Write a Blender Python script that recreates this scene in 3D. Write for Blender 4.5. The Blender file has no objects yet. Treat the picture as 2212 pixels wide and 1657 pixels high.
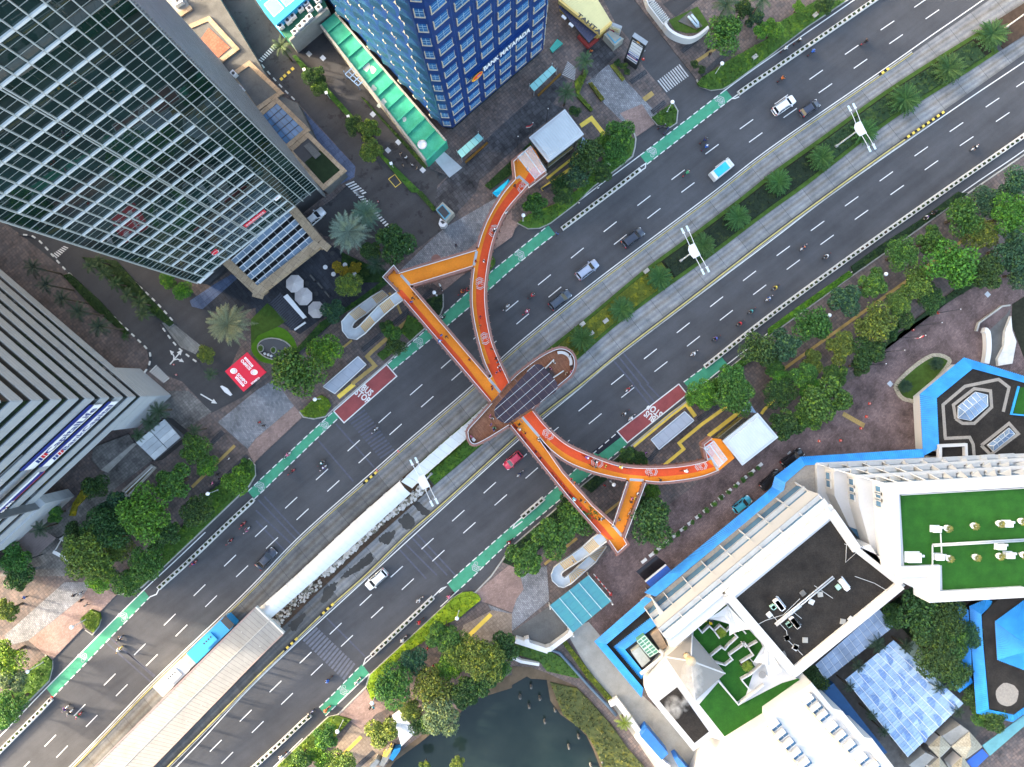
import bpy,math,random
from mathutils import Vector,Matrix
random.seed(11)
sc=bpy.context.scene
R=math.radians
# ---------- camera, sky, sun, exposure
S=0.085
H=134.0
CX,CY=1106.0,828.5
cam_d=bpy.data.cameras.new('camera');cam=bpy.data.objects.new('camera',cam_d)
sc.collection.objects.link(cam)
cam.location=(0,0,H);cam.rotation_euler=(0,0,0)
cam_d.sensor_width=36;cam_d.sensor_fit='HORIZONTAL'
cam_d.lens=36*H/(2212*S);cam_d.clip_start=1;cam_d.clip_end=3000
sc.camera=cam
SUN_EL=15.0
sdir=Vector((0.965,-0.262,0)).normalized()*math.cos(R(SUN_EL))+Vector((0,0,-math.sin(R(SUN_EL))))
world=bpy.data.worlds.new('World');sc.world=world;world.use_nodes=True
wn=world.node_tree.nodes;wl=world.node_tree.links
sky=wn.new('ShaderNodeTexSky');sky.sky_type='NISHITA';sky.sun_disc=False
sky.sun_elevation=R(SUN_EL);sky.sun_rotation=math.atan2(-sdir.x,-sdir.y)
sky.air_density=1.0;sky.dust_density=6.0;sky.ozone_density=0.3
bg=wn['Background'];bg.inputs['Strength'].default_value=0.15
wl.new(sky.outputs[0],bg.inputs['Color'])
sun_d=bpy.data.lights.new('sun','SUN');sun=bpy.data.objects.new('sun',sun_d)
sc.collection.objects.link(sun)
sun_d.energy=1.8;sun_d.angle=R(2.5);sun_d.color=(1.0,0.86,0.68)
sun.rotation_euler=sdir.to_track_quat('-Z','Y').to_euler()
vs=sc.view_settings;vs.view_transform='Standard';vs.look='None';vs.gamma=1
vs.use_curve_mapping=False;vs.exposure=3.1
sc.cycles.use_denoising=True;sc.cycles.max_bounces=6;sc.cycles.transparent_max_bounces=8
sc.cycles.sample_clamp_indirect=6
# ---------- plan helpers
TILES={}
for c in range(4):
 for r in range(4):
  TILES['%d%d'%(c,r)]=(553.0*c,(0,414.75,829.5,1242.5)[r],0.2503)
TILES['Z1']=(990.8,737.3,0.14598);TILES['Z2']=(1036.9,218.9,0.12517)
TILES['Z3']=(449.3,414.75,0.12517);TILES['Z4']=(1520.7,852.5,0.10432)
TILES['D']=(0,0,1.0)
def P(tag,*xy):
 ox,oy,k=TILES[tag]
 return[(ox+xy[i]*k,oy+xy[i+1]*k)for i in range(0,len(xy),2)]
def W(p,h=0.0):
 k=S*(H-h)/H
 return Vector(((p[0]-CX)*k,(CY-p[1])*k,h))
def W2(pts,h=0.0):
 return[W(p,h).xy for p in pts]
def WS(h=0.0):
 return S*(H-h)/H
def hit(p,p0,n):
 """point on the vertical plane (p0, n) seen in direction p"""
 o=Vector((0,0,H));d=W(p,0)-o
 t=(p0-o).dot(n)/d.dot(n)
 return o+d*t
def spline(pts,step=3.0):
 """Catmull-Rom through plan points, resampled"""
 out=[];n=len(pts)
 for i in range(n-1):
  p0=pts[max(i-1,0)];p1=pts[i];p2=pts[i+1];p3=pts[min(i+2,n-1)]
  L=math.hypot(p2[0]-p1[0],p2[1]-p1[1]);m=max(1,int(L/step))
  for j in range(m):
   t=j/m;t2=t*t;t3=t2*t
   out.append(tuple(0.5*(2*p1[k]+(-p0[k]+p2[k])*t+(2*p0[k]-5*p1[k]+4*p2[k]-p3[k])*t2+(-p0[k]+3*p1[k]-3*p2[k]+p3[k])*t3)for k in(0,1)))
 out.append(pts[-1]);return out
def along(pts,step,start=0.0):
 """(x, y, angle) every step along a world polyline"""
 res=[];d=start
 acc=0.0
 for i in range(len(pts)-1):
  a=Vector(pts[i]);b=Vector(pts[i+1]);L=(b-a).length
  while d<=acc+L and L>1e-9:
   t=(d-acc)/L;q=a+(b-a)*t
   res.append((q.x,q.y,math.atan2(b.y-a.y,b.x-a.x)));d+=step
  acc+=L
 return res
def inside(x,y,poly):
 r=False;j=len(poly)-1
 for i in range(len(poly)):
  xi,yi=poly[i];xj,yj=poly[j]
  if(yi>y)!=(yj>y)and x<(xj-xi)*(y-yi)/(yj-yi)+xi:r=not r
  j=i
 return r
def area(poly):
 return sum(poly[i-1][0]*poly[i][1]-poly[i][0]*poly[i-1][1]for i in range(len(poly)))/2
def offset_line(pts,d):
 """shift an open world polyline to its left by d (mitred)"""
 out=[];n=len(pts)
 for i in range(n):
  a=Vector(pts[max(i-1,0)]);b=Vector(pts[i]);c=Vector(pts[min(i+1,n-1)])
  d1=(b-a)if i>0 else(c-b);d2=(c-b)if i<n-1 else(b-a)
  d1=d1.normalized();d2=d2.normalized();t=(d1+d2)
  if t.length<1e-6:t=d1.copy()
  t.normalize();nrm=Vector((-t.y,t.x));k=max(0.35,nrm.dot(Vector((-d1.y,d1.x))))
  q=b+nrm*(d/k);out.append((q.x,q.y))
 return out
def inset(poly,d):
 """shrink a closed world polygon by d"""
 s=1 if area(poly)>0 else-1;n=len(poly);out=[]
 for i in range(n):
  a=Vector(poly[i-1]);b=Vector(poly[i]);c=Vector(poly[(i+1)%n])
  d1=(b-a).normalized();d2=(c-b).normalized();t=(d1+d2)
  if t.length<1e-6:t=d1.copy()
  t.normalize();nrm=Vector((-t.y,t.x))*s;k=max(0.35,abs(nrm.dot(Vector((-d1.y,d1.x)))))
  q=b+nrm*(d/k);out.append((q.x,q.y))
 return out
# ---------- mesh builder
class MB:
 def __init__(s):s.v=[];s.f=[];s.m=[]
 def poly(s,pts,mi=0):
  b=len(s.v);s.v+=[tuple(p)for p in pts];s.f.append(tuple(range(b,b+len(pts))));s.m.append(mi);return s
 def sheet(s,pts,z,mi=0):
  if area(pts)<0:pts=pts[::-1]
  return s.poly([(p[0],p[1],z)for p in pts],mi)
 def prism(s,pts,z0,z1,mi=0,side=None,bottom=False,top=True):
  if area(pts)<0:pts=pts[::-1]
  n=len(pts);b=len(s.v)
  zz=z1 if callable(z1)else(lambda x,y:z1)
  s.v+=[(p[0],p[1],z0)for p in pts]+[(p[0],p[1],zz(p[0],p[1]))for p in pts]
  if top:s.f.append(tuple(range(b+n,b+2*n)));s.m.append(mi)
  for i in range(n):
   j=(i+1)%n
   s.f.append((b+i,b+j,b+n+j,b+n+i));s.m.append(mi if side is None else side)
  if bottom:s.f.append(tuple(range(b+n-1,b-1,-1)));s.m.append(mi)
  return s
 def box(s,c,sz,rz=0.0,mi=0,ry=0.0):
  M=Matrix.Translation(c)@Matrix.Rotation(rz,4,'Z')@Matrix.Rotation(ry,4,'Y')
  b=len(s.v);x,y,z=sz[0]/2,sz[1]/2,sz[2]/2
  for q in((-x,-y,-z),(x,-y,-z),(x,y,-z),(-x,y,-z),(-x,-y,z),(x,-y,z),(x,y,z),(-x,y,z)):
   s.v.append(tuple(M@Vector(q)))
  for f in((0,3,2,1),(4,5,6,7),(0,1,5,4),(1,2,6,5),(2,3,7,6),(3,0,4,7)):
   s.f.append(tuple(b+i for i in f));s.m.append(mi)
  return s
 def tube(s,path,r,n=6,mi=0,cap=True):
  path=[Vector(p)for p in path];rings=[]
  for i,p in enumerate(path):
   t=(path[min(i+1,len(path)-1)]-path[max(i-1,0)]).normalized()
   u=t.cross(Vector((0,0,1)))
   if u.length<1e-3:u=Vector((1,0,0))
   u.normalize();w=t.cross(u);rr=r[i]if isinstance(r,(list,tuple))else r
   b=len(s.v);rings.append(b)
   for k in range(n):
    a=2*math.pi*k/n
    s.v.append(tuple(p+(u*math.cos(a)+w*math.sin(a))*rr))
  for a,b in zip(rings,rings[1:]):
   for k in range(n):
    s.f.append((a+k,b+k,b+(k+1)%n,a+(k+1)%n));s.m.append(mi)
  if cap:
   s.f.append(tuple(rings[0]+k for k in range(n)));s.m.append(mi)
   s.f.append(tuple(rings[-1]+n-1-k for k in range(n)));s.m.append(mi)
  return s
 def lathe(s,prof,c=(0,0,0),n=10,mi=0,axis='Z'):
  b0=len(s.v)
  for(r,z)in prof:
   for k in range(n):
    a=2*math.pi*k/n;q=(r*math.cos(a),r*math.sin(a),z)
    if axis=='Y':q=(q[0],q[2],q[1])
    if axis=='X':q=(q[2],q[0],q[1])
    s.v.append((c[0]+q[0],c[1]+q[1],c[2]+q[2]))
  for i in range(len(prof)-1):
   for k in range(n):
    a=b0+i*n+k;b=b0+i*n+(k+1)%n
    s.f.append((a,b,b+n,a+n));s.m.append(mi)
  s.f.append(tuple(b0+n-1-k for k in range(n)));s.m.append(mi)
  s.f.append(tuple(b0+(len(prof)-1)*n+k for k in range(n)));s.m.append(mi)
  return s
 def strip(s,pts,w,z,mi=0):
  """flat ribbon along an open world polyline"""
  L=offset_line(pts,w/2);Rr=offset_line(pts,-w/2)
  for i in range(len(pts)-1):
   s.poly([(Rr[i][0],Rr[i][1],z),(Rr[i+1][0],Rr[i+1][1],z),(L[i+1][0],L[i+1][1],z),(L[i][0],L[i][1],z)],mi)
  return s
 def wall(s,pts,w,z0,z1,mi=0,z0b=None,z1b=None):
  """box-section wall along an open world polyline"""
  L=offset_line(pts,w/2);Rr=offset_line(pts,-w/2);n=len(pts);b=len(s.v)
  for i in range(n):
   t=i/max(1,n-1);a0=z0 if z0b is None else z0+(z0b-z0)*t;a1=z1 if z1b is None else z1+(z1b-z1)*t
   s.v+=[(Rr[i][0],Rr[i][1],a0),(L[i][0],L[i][1],a0),(L[i][0],L[i][1],a1),(Rr[i][0],Rr[i][1],a1)]
  for i in range(n-1):
   k=b+4*i
   for f in((0,4,5,1),(1,5,6,2),(2,6,7,3),(3,7,4,0)):
    s.f.append(tuple(k+q for q in f[::-1]));s.m.append(mi)
  s.f.append((b,b+1,b+2,b+3));s.m.append(mi)
  k=b+4*(n-1);s.f.append((k+3,k+2,k+1,k));s.m.append(mi)
  return s
 def mesh(s,name,mats,off=(0,0,0),smooth=False):
  me=bpy.data.meshes.new(name)
  v=s.v if off==(0,0,0)else[(a[0]-off[0],a[1]-off[1],a[2]-off[2])for a in s.v]
  me.from_pydata(v,[],s.f)
  if not isinstance(mats,(list,tuple)):mats=[mats]
  for m in mats:me.materials.append(m)
  if len(mats)>1:me.polygons.foreach_set('material_index',s.m)
  if smooth:me.polygons.foreach_set('use_smooth',[True]*len(me.polygons))
  me.update();return me
def tag(o,label=None,cat=None,group=None,kind=None):
 if label:o['label']=label
 if cat:o['category']=cat
 if group:o['group']=group
 if kind:o['kind']=kind
 return o
def link(name,data,parent=None,loc=(0,0,0),rot=(0,0,0)):
 o=bpy.data.objects.new(name,data);sc.collection.objects.link(o)
 o.location=loc;o.rotation_euler=rot
 if parent is not None:o.parent=parent
 return o
def thing(name,label,cat,loc=(0,0,0),group=None,rz=0.0):
 return tag(link(name,None,None,loc,(0,0,rz)),label,cat,group)
def part(name,mb,mats,root,smooth=False,kind=None,label=None):
 """mesh part of a thing; the builder holds world coordinates"""
 off=tuple(root.location)if root is not None else(0,0,0)
 if root is not None and root.parent is not None:off=tuple(Vector(off)+root.parent.location)
 o=link(name,mb.mesh(name,mats,off,smooth),root)
 return tag(o,label,kind=kind)
def solo(name,mb,mats,label,cat,group=None,smooth=False,kind=None):
 return tag(link(name,mb.mesh(name,mats,smooth=smooth)),label,cat,group,kind)
def struct(name,mb,mats,parent=None,kind='structure'):
 o=link(name,mb.mesh(name,mats),parent)
 if parent is None:o['kind']=kind
 return o
def copy_tree(o,parent=None,color=None):
 c=o.copy();sc.collection.objects.link(c);c.parent=parent
 if color is not None:c.color=color
 for ch in o.children:
  if ch.name in DONT:continue
  copy_tree(ch,c,color)
 return c
DONT=set()
# ---------- materials
MATS={}
def nodes(name):
 m=bpy.data.materials.new(name);m.use_nodes=True;nt=m.node_tree
 return m,nt.nodes,nt.links,nt.nodes['Principled BSDF']
def mapped(nd,lk,rot=0.0,scale=(1,1,1),obj=False):
 g=nd.new('ShaderNodeTexCoord').outputs['Object']if obj else nd.new('ShaderNodeNewGeometry').outputs['Position']
 mp=nd.new('ShaderNodeMapping');mp.vector_type='POINT'
 mp.inputs['Rotation'].default_value=(0,0,-rot);mp.inputs['Scale'].default_value=scale
 m2=nd.new('ShaderNodeMapping');m2.inputs['Scale'].default_value=scale
 mp.inputs['Scale'].default_value=(1,1,1)
 lk.new(g,mp.inputs['Vector']);lk.new(mp.outputs[0],m2.inputs['Vector'])
 return m2.outputs[0]
def noise(nd,lk,vec,scale=1.0,detail=4.0,rough=0.6):
 n=nd.new('ShaderNodeTexNoise');n.inputs['Scale'].default_value=scale
 n.inputs['Detail'].default_value=detail;n.inputs['Roughness'].default_value=rough
 lk.new(vec,n.inputs['Vector']);return n.outputs['Fac']
def ramp(nd,lk,fac,stops):
 r=nd.new('ShaderNodeValToRGB');e=r.color_ramp.elements
 while len(e)>1:e.remove(e[-1])
 for i,(p,c)in enumerate(stops):
  k=e[0]if i==0 else e.new(p)
  k.position=p;k.color=(*c,1)if len(c)==3 else c
 lk.new(fac,r.inputs[0]);return r.outputs[0]
def mix(nd,lk,a,b,fac,mode='MIX'):
 m=nd.new('ShaderNodeMix');m.data_type='RGBA';m.blend_type=mode
 for sock,val in((m.inputs[6],a),(m.inputs[7],b),(m.inputs[0],fac)):
  if hasattr(val,'is_output'):lk.new(val,sock)
  elif isinstance(val,(int,float)):sock.default_value=val
  else:sock.default_value=(*val,1)if len(val)==3 else val
 return m.outputs[2]
def bump(nd,lk,b,h,strength=0.3,dist=0.05):
 n=nd.new('ShaderNodeBump');n.inputs['Strength'].default_value=strength;n.inputs['Distance'].default_value=dist
 lk.new(h,n.inputs['Height']);lk.new(n.outputs[0],b.inputs['Normal'])
def sc_(c,k):return tuple(min(1,max(0,x*k))for x in c)
def M(name,c,r=0.7,n=0.18,s=0.8,metal=0.0,bmp=0.0,c2=None,spec=None,dirt=0.0,rot=0.0,aniso=(1,1,1),fine=0.0,obj=False):
 """plain surface: base colour with two scales of wear"""
 if name in MATS:return MATS[name]
 m,nd,lk,b=nodes(name)
 v=mapped(nd,lk,rot,aniso,obj)
 f=noise(nd,lk,v,s,5,0.65)
 col=ramp(nd,lk,f,[(0.25,sc_(c,1-n)),(0.75,c2 if c2 else sc_(c,1+n))])
 if fine:
  f2=noise(nd,lk,v,s*14,3,0.7)
  col=mix(nd,lk,col,ramp(nd,lk,f2,[(0.3,(1-fine,)*3),(0.7,(1,)*3)]),1.0,'MULTIPLY')
 if dirt:
  f3=noise(nd,lk,v,s*0.35,6,0.75)
  col=mix(nd,lk,col,sc_(c,0.35),ramp(nd,lk,f3,[(0.52,(0,0,0)),(0.72,(dirt,)*3)]))
 lk.new(col,b.inputs['Base Color']);b.inputs['Roughness'].default_value=r;b.inputs['Metallic'].default_value=metal
 b.inputs['Specular IOR Level'].default_value=spec if spec is not None else(0.2 if r>=.55 else .5)
 if bmp:bump(nd,lk,b,noise(nd,lk,v,s*10,4,0.7),bmp,0.05)
 MATS[name]=m;return m
def BR(name,c1,c2,mortar,bw=0.6,bh=0.3,rot=0.0,r=0.75,gap=0.02,dirt=0.25,off=0.5):
 """laid pavers"""
 m,nd,lk,b=nodes(name);v=mapped(nd,lk,rot)
 t=nd.new('ShaderNodeTexBrick');lk.new(v,t.inputs['Vector']);t.offset=off
 t.inputs['Color1'].default_value=(*c1,1);t.inputs['Color2'].default_value=(*c2,1);t.inputs['Mortar'].default_value=(*mortar,1)
 t.inputs['Scale'].default_value=1;t.inputs['Mortar Size'].default_value=gap;t.inputs['Bias'].default_value=0
 t.inputs['Brick Width'].default_value=bw;t.inputs['Row Height'].default_value=bh
 f=noise(nd,lk,v,0.25,6,0.7);f2=noise(nd,lk,v,3.0,4,0.7)
 col=mix(nd,lk,t.outputs['Color'],ramp(nd,lk,f,[(0.3,(1-dirt*1.6,)*3),(0.65,(1.1,)*3)]),1.0,'MULTIPLY')
 col=mix(nd,lk,col,ramp(nd,lk,f2,[(0.25,(0.72,)*3),(0.7,(1.12,)*3)]),1.0,'MULTIPLY')
 lk.new(col,b.inputs['Base Color']);b.inputs['Roughness'].default_value=r;b.inputs['Specular IOR Level'].default_value=.2
 bump(nd,lk,b,t.outputs['Fac'],-0.4,0.02)
 MATS[name]=m;return m
ANG=math.atan2(0.785,1.0)
def asphalt(name,c,wet=0.0):
 m,nd,lk,b=nodes(name)
 v=mapped(nd,lk,ANG,(0.03,0.45,1));v0=mapped(nd,lk,0,(1,1,1))
 f=noise(nd,lk,v,1.0,5,0.6);f2=noise(nd,lk,v0,0.12,6,0.7);f3=noise(nd,lk,v0,9.0,3,0.8)
 col=ramp(nd,lk,f,[(0.25,sc_(c,0.82)),(0.75,sc_(c,1.22))])
 col=mix(nd,lk,col,ramp(nd,lk,f2,[(0.3,(0.8,)*3),(0.7,(1.2,)*3)]),1.0,'MULTIPLY')
 col=mix(nd,lk,col,ramp(nd,lk,f3,[(0.3,(0.82,)*3),(0.7,(1.15,)*3)]),1.0,'MULTIPLY')
 lk.new(col,b.inputs['Base Color']);b.inputs['Roughness'].default_value=0.8;b.inputs['Specular IOR Level'].default_value=.2
 if wet:
  f4=noise(nd,lk,v0,0.4,6,0.75)
  c2=mix(nd,lk,col,sc_(c,0.45),ramp(nd,lk,f4,[(0.56,(0,0,0)),(0.62,(wet,)*3)]))
  lk.new(c2,b.inputs['Base Color'])
 bump(nd,lk,b,f3,0.15,0.03);MATS[name]=m;return m
def OC(name,r=0.4,metal=0.0,n=0.1,coat=0.0,s=2.0):
 """paint or cloth whose colour is the object's own colour"""
 m,nd,lk,b=nodes(name);oi=nd.new('ShaderNodeObjectInfo')
 f=noise(nd,lk,mapped(nd,lk,0,(1,1,1),True),s,3,0.6)
 lk.new(mix(nd,lk,oi.outputs['Color'],ramp(nd,lk,f,[(0.3,(1-n,)*3),(0.7,(1,)*3)]),1.0,'MULTIPLY'),b.inputs['Base Color'])
 b.inputs['Roughness'].default_value=r;b.inputs['Metallic'].default_value=metal;b.inputs['Coat Weight'].default_value=coat
 MATS[name]=m;return m
def leafmat(name,c=None,tip=None,shine=0.42,var=0.55,tipamt=0.5,scale=0.55):
 """foliage: object colour (or fixed), every leaf its own tone, paler young shoots in patches"""
 m,nd,lk,b=nodes(name);geo=nd.new('ShaderNodeNewGeometry');oi=nd.new('ShaderNodeObjectInfo')
 base=oi.outputs['Color']if c is None else c
 v=mapped(nd,lk,0,(1,1,1));f=noise(nd,lk,v,scale,3,0.6)
 lo=mix(nd,lk,base,(1-var,)*3,1.0,'MULTIPLY');hi=mix(nd,lk,base,(1+var*0.8,)*3,1.0,'MULTIPLY')
 col=mix(nd,lk,lo,hi,geo.outputs['Random Per Island'])
 t=tip if tip else mix(nd,lk,base,(3.0,2.3,1.0),1.0,'MULTIPLY')
 col=mix(nd,lk,col,t,ramp(nd,lk,f,[(0.54,(0,0,0)),(0.66,(tipamt,)*3)]))
 lk.new(col,b.inputs['Base Color']);b.inputs['Roughness'].default_value=shine+0.2
 b.inputs['Specular IOR Level'].default_value=0.25
 tr=nd.new('ShaderNodeBsdfTranslucent');lk.new(col,tr.inputs['Color'])
 ms=nd.new('ShaderNodeMixShader');ms.inputs[0].default_value=0.22
 lk.new(b.outputs[0],ms.inputs[1]);lk.new(tr.outputs[0],ms.inputs[2])
 lk.new(ms.outputs[0],nd['Material Output'].inputs['Surface']);MATS[name]=m;return m
def glassmat(name,c,r=0.04,ior=1.8,metal=0.0,alpha=1.0,n=0.25,s=0.3):
 m,nd,lk,b=nodes(name);f=noise(nd,lk,mapped(nd,lk),s,3,0.6)
 lk.new(ramp(nd,lk,f,[(0.3,sc_(c,1-n)),(0.7,sc_(c,1+n))]),b.inputs['Base Color'])
 b.inputs['Roughness'].default_value=r;b.inputs['IOR'].default_value=ior;b.inputs['Metallic'].default_value=metal
 b.inputs['Alpha'].default_value=alpha;MATS[name]=m;return m
m_asph=asphalt('asphalt',(0.062,0.063,0.068))
m_asph2=asphalt('asphalt_side_lane',(0.050,0.050,0.053))
m_asphw=asphalt('asphalt_wet',(0.058,0.057,0.059),0.8)
m_earth=M('earth',(0.10,0.075,0.05),0.95,0.4,0.4,bmp=0.4)
m_white=M('white_road_paint',(0.62,0.62,0.60),0.6,0.12,1.2,dirt=0.25)
m_worn=M('worn_white_paint',(0.40,0.41,0.42),0.7,0.3,2.5,dirt=0.5)
m_ghost=M('blacked_out_paint',(0.075,0.08,0.105),0.7,0.25,2.0)
m_green=M('green_lane_paint',(0.06,0.29,0.17),0.65,0.22,0.5,dirt=0.35,fine=0.2)
m_red=M('bus_stop_red',(0.27,0.065,0.065),0.65,0.18,0.6,dirt=0.3,fine=0.2)
m_yellow=M('yellow_paint',(0.72,0.52,0.09),0.65,0.15,1.0,dirt=0.3)
m_black=M('black_rubber',(0.015,0.015,0.016),0.6,0.2)
m_kerb=M('kerb_concrete',(0.38,0.37,0.34),0.85,0.2,0.9,dirt=0.5,fine=0.2)
m_kerbw=M('white_painted_kerb',(0.62,0.61,0.57),0.75,0.12,1.1,dirt=0.3,fine=0.15)
m_conc=M('concrete',(0.30,0.30,0.28),0.85,0.18,0.5,dirt=0.35,fine=0.2,bmp=0.1)
m_concd=M('dark_concrete',(0.13,0.13,0.125),0.85,0.25,0.4,dirt=0.45,fine=0.25,bmp=0.1)
m_steel=M('galvanised_steel',(0.55,0.57,0.58),0.35,0.1,1.0,metal=0.6)
m_wmetal=M('white_metal',(0.62,0.63,0.64),0.35,0.05,0.6)
m_dark=M('dark_metal',(0.03,0.032,0.036),0.45,0.2)
m_wwall=M('white_render',(0.60,0.595,0.58),0.75,0.05,0.35,dirt=0.12)
m_soil=M('soil',(0.060,0.040,0.028),0.95,0.35,1.5,bmp=0.5)
# ---------- the long road lines (plan units)
QX,QY=0.787,-0.617
def qof(p):return p[0]*QX+p[1]*QY
class Line:
 def __init__(s,pts):
  pts=sorted(pts,key=qof);a,b=pts[0],pts[1];c,d=pts[-2],pts[-1]
  def ext(u,v,L):
   k=L/math.hypot(v[0]-u[0],v[1]-u[1]);return(v[0]+(v[0]-u[0])*k,v[1]+(v[1]-u[1])*k)
  pts=[ext(pts[2],a,500)]+pts+[ext(pts[-3],d,500)]
  sp=spline(pts,12);sm=sp[:]
  for _ in range(10):
   sm=[sm[0]]+[((sm[i-1][0]+2*sm[i][0]+sm[i+1][0])/4,(sm[i-1][1]+2*sm[i][1]+sm[i+1][1])/4)for i in range(1,len(sm)-1)]+[sm[-1]]
  s.p=sm;s.q=[qof(p)for p in sm]
 def at(s,q):
  i=0;n=len(s.q)
  lo,hi=0,n-2
  while lo<hi:
   mid=(lo+hi+1)//2
   if s.q[mid]<=q:lo=mid
   else:hi=mid-1
  i=lo;t=(q-s.q[i])/max(1e-6,s.q[i+1]-s.q[i])
  return(s.p[i][0]+(s.p[i+1][0]-s.p[i][0])*t,s.p[i][1]+(s.p[i+1][1]-s.p[i][1])*t)
 def span(s,q0,q1,step=14.0):
  n=max(1,int(abs(q1-q0)/step));return[s.at(q0+(q1-q0)*i/n)for i in range(n+1)]
L1=Line([(1845,0),(1659,128),(1574,189),(1381,337),(1281,410.5),(1188.6,483.6),(1106,551),(1051,595),(951,685),(836,787.7),(719.5,889.6),(553,1044.8),(435.6,1157.5),(345.5,1242.5),(310,1275),(101.4,1485),(0,1590.5)])
L2=Line([(1876.8,8.8),(1658,159),(1594,202.8),(1384,365.5),(1321,414),(1213.6,494.9),(1124,565),(1009,668),(851,798),(733,901),(545.7,1082),(523,1102),(410.5,1210),(375,1243),(343,1270),(112.6,1508),(95,1528),(0,1623)])
L3=Line([(150,1657),(328,1473),(490.6,1317.6),(563,1246),(648,1157.5),(821,1004.7),(866,964.7),(1021,832),(1106,752.7),(1266,622.5),(1381,535),(1541.6,414.7),(1659,323),(1899,156.5),(2019.5,71.3),(2084.5,27)])
L5=Line([(2207,10),(2119.6,65),(2022,125),(1902,202.8),(1779,292.9),(1659,378),(1621.7,410),(1476.5,519.9),(1393.9,580),(1268.7,685),(1163.6,770),(1053.6,869.6),(903.5,1002),(863.4,1037),(778,1112),(678,1205),(638,1244),(585,1297),(370,1505),(222,1657)])
L6=Line([(2182,96),(2084.5,160),(1919,265),(1729,411),(1659,459.8),(1531.5,557),(1456.5,610),(1331,703),(1246,778),(1031,969.7),(928.5,1056),(898.4,1085),(828.4,1147.4),(728,1240),(620.6,1345),(553,1410),(330,1634)])
L7=Line([(2037,245),(1909.3,333),(1797,414),(1659,516),(1489,647.5),(1343.8,757.7),(1257,829.5),(1168.6,897),(1106,952),(943.5,1099.9),(881,1152.4),(790,1243),(715.7,1307.6),(640.6,1380),(553,1464),(370.5,1648)])
L8=Line([(2210,135),(2165,165),(2049.5,242.8),(1799,418),(1659,525),(1331,772.7),(1261,832),(1106,963),(796,1246),(553,1473),(380.5,1657)])
L9=Line([(2212,293),(2034.5,416),(1871.8,530),(1659,685),(1541.6,777.7),(1521.5,792.7),(1345,925),(1176,1075),(1127,1117.4),(963.5,1263),(936,1290),(803,1415),(784.6,1432),(685.7,1534),(670.6,1543),(553,1653)])
L10=Line([(2212,325),(2080,414.7),(1659,719.5),(1519,829.5),(1484.5,856),(1356,959),(1106,1166),(1026,1242.5),(982,1282),(798,1455),(704.4,1545),(590.5,1657)])
def WL(line,q0,q1,h=0.0,step=14.0):return W2(line.span(q0,q1,step),h)
QA,QB=-1250,1900
# ---------- ground
ground=struct('ground',MB().sheet([(-700,-700),(700,-700),(700,700),(-700,700)],-2.4),m_earth)
far_se=[(p[0]+62,p[1]+76)for p in L10.span(QA,QB,60)]
road_poly=W2(far_se)+[(420,420),(-420,420),(-420,-300)]
road=struct('road',MB().sheet(road_poly,0.0),m_asph)
def mark(name,mb,mat,parent=None):
 return struct(name,mb,mat,parent or road)
ZM=0.006
for(ln,q0,q1)in((L1,-1200,-360),(L1,690,880),(L1,1110,1900),(L3,-1200,1900),(L8,-1200,1900),(L10,-1200,-470),(L10,-360,-270),(L10,-60,-10),(L10,670,1900)):
 mark('edge_line',MB().strip(WL(ln,q0,q1),0.18,ZM),m_white)
rows=[[(2055,-40),(1989.5,6),(1917,55),(1839.8,107.7),(1763,161.5),(1687.8,214.8),(1612.5,268.4),(1538,322.4),(1464.8,377.5),(1391,433.5),(1318,489.9),(1247,546.7),(1176,604.5),(1106,661),(1036,721),(966,784),(899,842),(831,902),(764,962.7),(695.7,1024.8),(629,1086),(564,1147.4),(497,1211),(431,1275),(366.7,1338.4),(302,1402.7),(237,1467.8),(172,1534),(108.6,1600),(52,1657)],[(2088,-19),(2014,31),(1935.6,84.6),(1858.8,137.7),(1783,190.7),(1707,244),(1632.5,297),(1559,351),(1486,405),(1412.6,461),(1340,517.4),(1269,574.5),(1198.6,631),(1129,689),(1059,748),(988.6,810),(923,867.8),(854.6,927.6),(787.8,988.5),(720,1049.8),(653.6,1111),(587.5,1173),(523,1234),(456,1298.8),(392,1362),(328,1426),(263,1491),(198,1557.4),(134,1623.8),(72,1690)],[(2285,127),(2210,178),(2144,221.5),(2066,274.6),(1990,327),(1914.5,381),(1839.7,434.8),(1766,488),(1692,542),(1619,596),(1548,651.8),(1476,708),(1405,764.5),(1334,819.8),(1263.7,877),(1193,934),(1124.8,992),(1058,1053.5),(990,1114),(923.5,1174.5),(857,1235),(790,1296),(725,1358),(660,1420.7),(595,1483),(530.7,1546),(466,1611),(402,1675)],[(2242,201),(2166,252.8),(2088,305),(2012,357),(1938,410.5),(1861,464),(1786.7,518),(1713.6,571.7),(1641,626),(1569,681),(1498,737),(1427.7,792),(1356,848),(1285.7,904.6),(1217,962),(1148.6,1021.8),(1081.7,1080),(1014,1140),(947,1200.5),(881,1262),(814.6,1323),(749.5,1384.4),(684.4,1446.5),(620,1509.6),(556.8,1570.4),(491,1637),(428,1700)]]
dash_me=MB().box((0,0,0),(3.0,0.16,0.006)).mesh('lane_dash',m_white)
for rw in rows:
 for i,p in enumerate(rw):
  a=rw[max(i-1,0)];b=rw[min(i+1,len(rw)-1)]
  w=W(p);link('lane_dash',dash_me,road,(w.x,w.y,0.006),(0,0,math.atan2(-(a[1]-b[1]),a[0]-b[0])))
def q_(x,y):return qof((x,y))
def band(name,la,lb,qa0,qa1,mat,z,step=10.0,over=0.0):
 A=la.span(qa0,qa1,step);B=lb.span(qa0,qa1,step)
 return mark(name,MB().sheet(W2(A)+W2(B)[::-1],z),mat)
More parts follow.
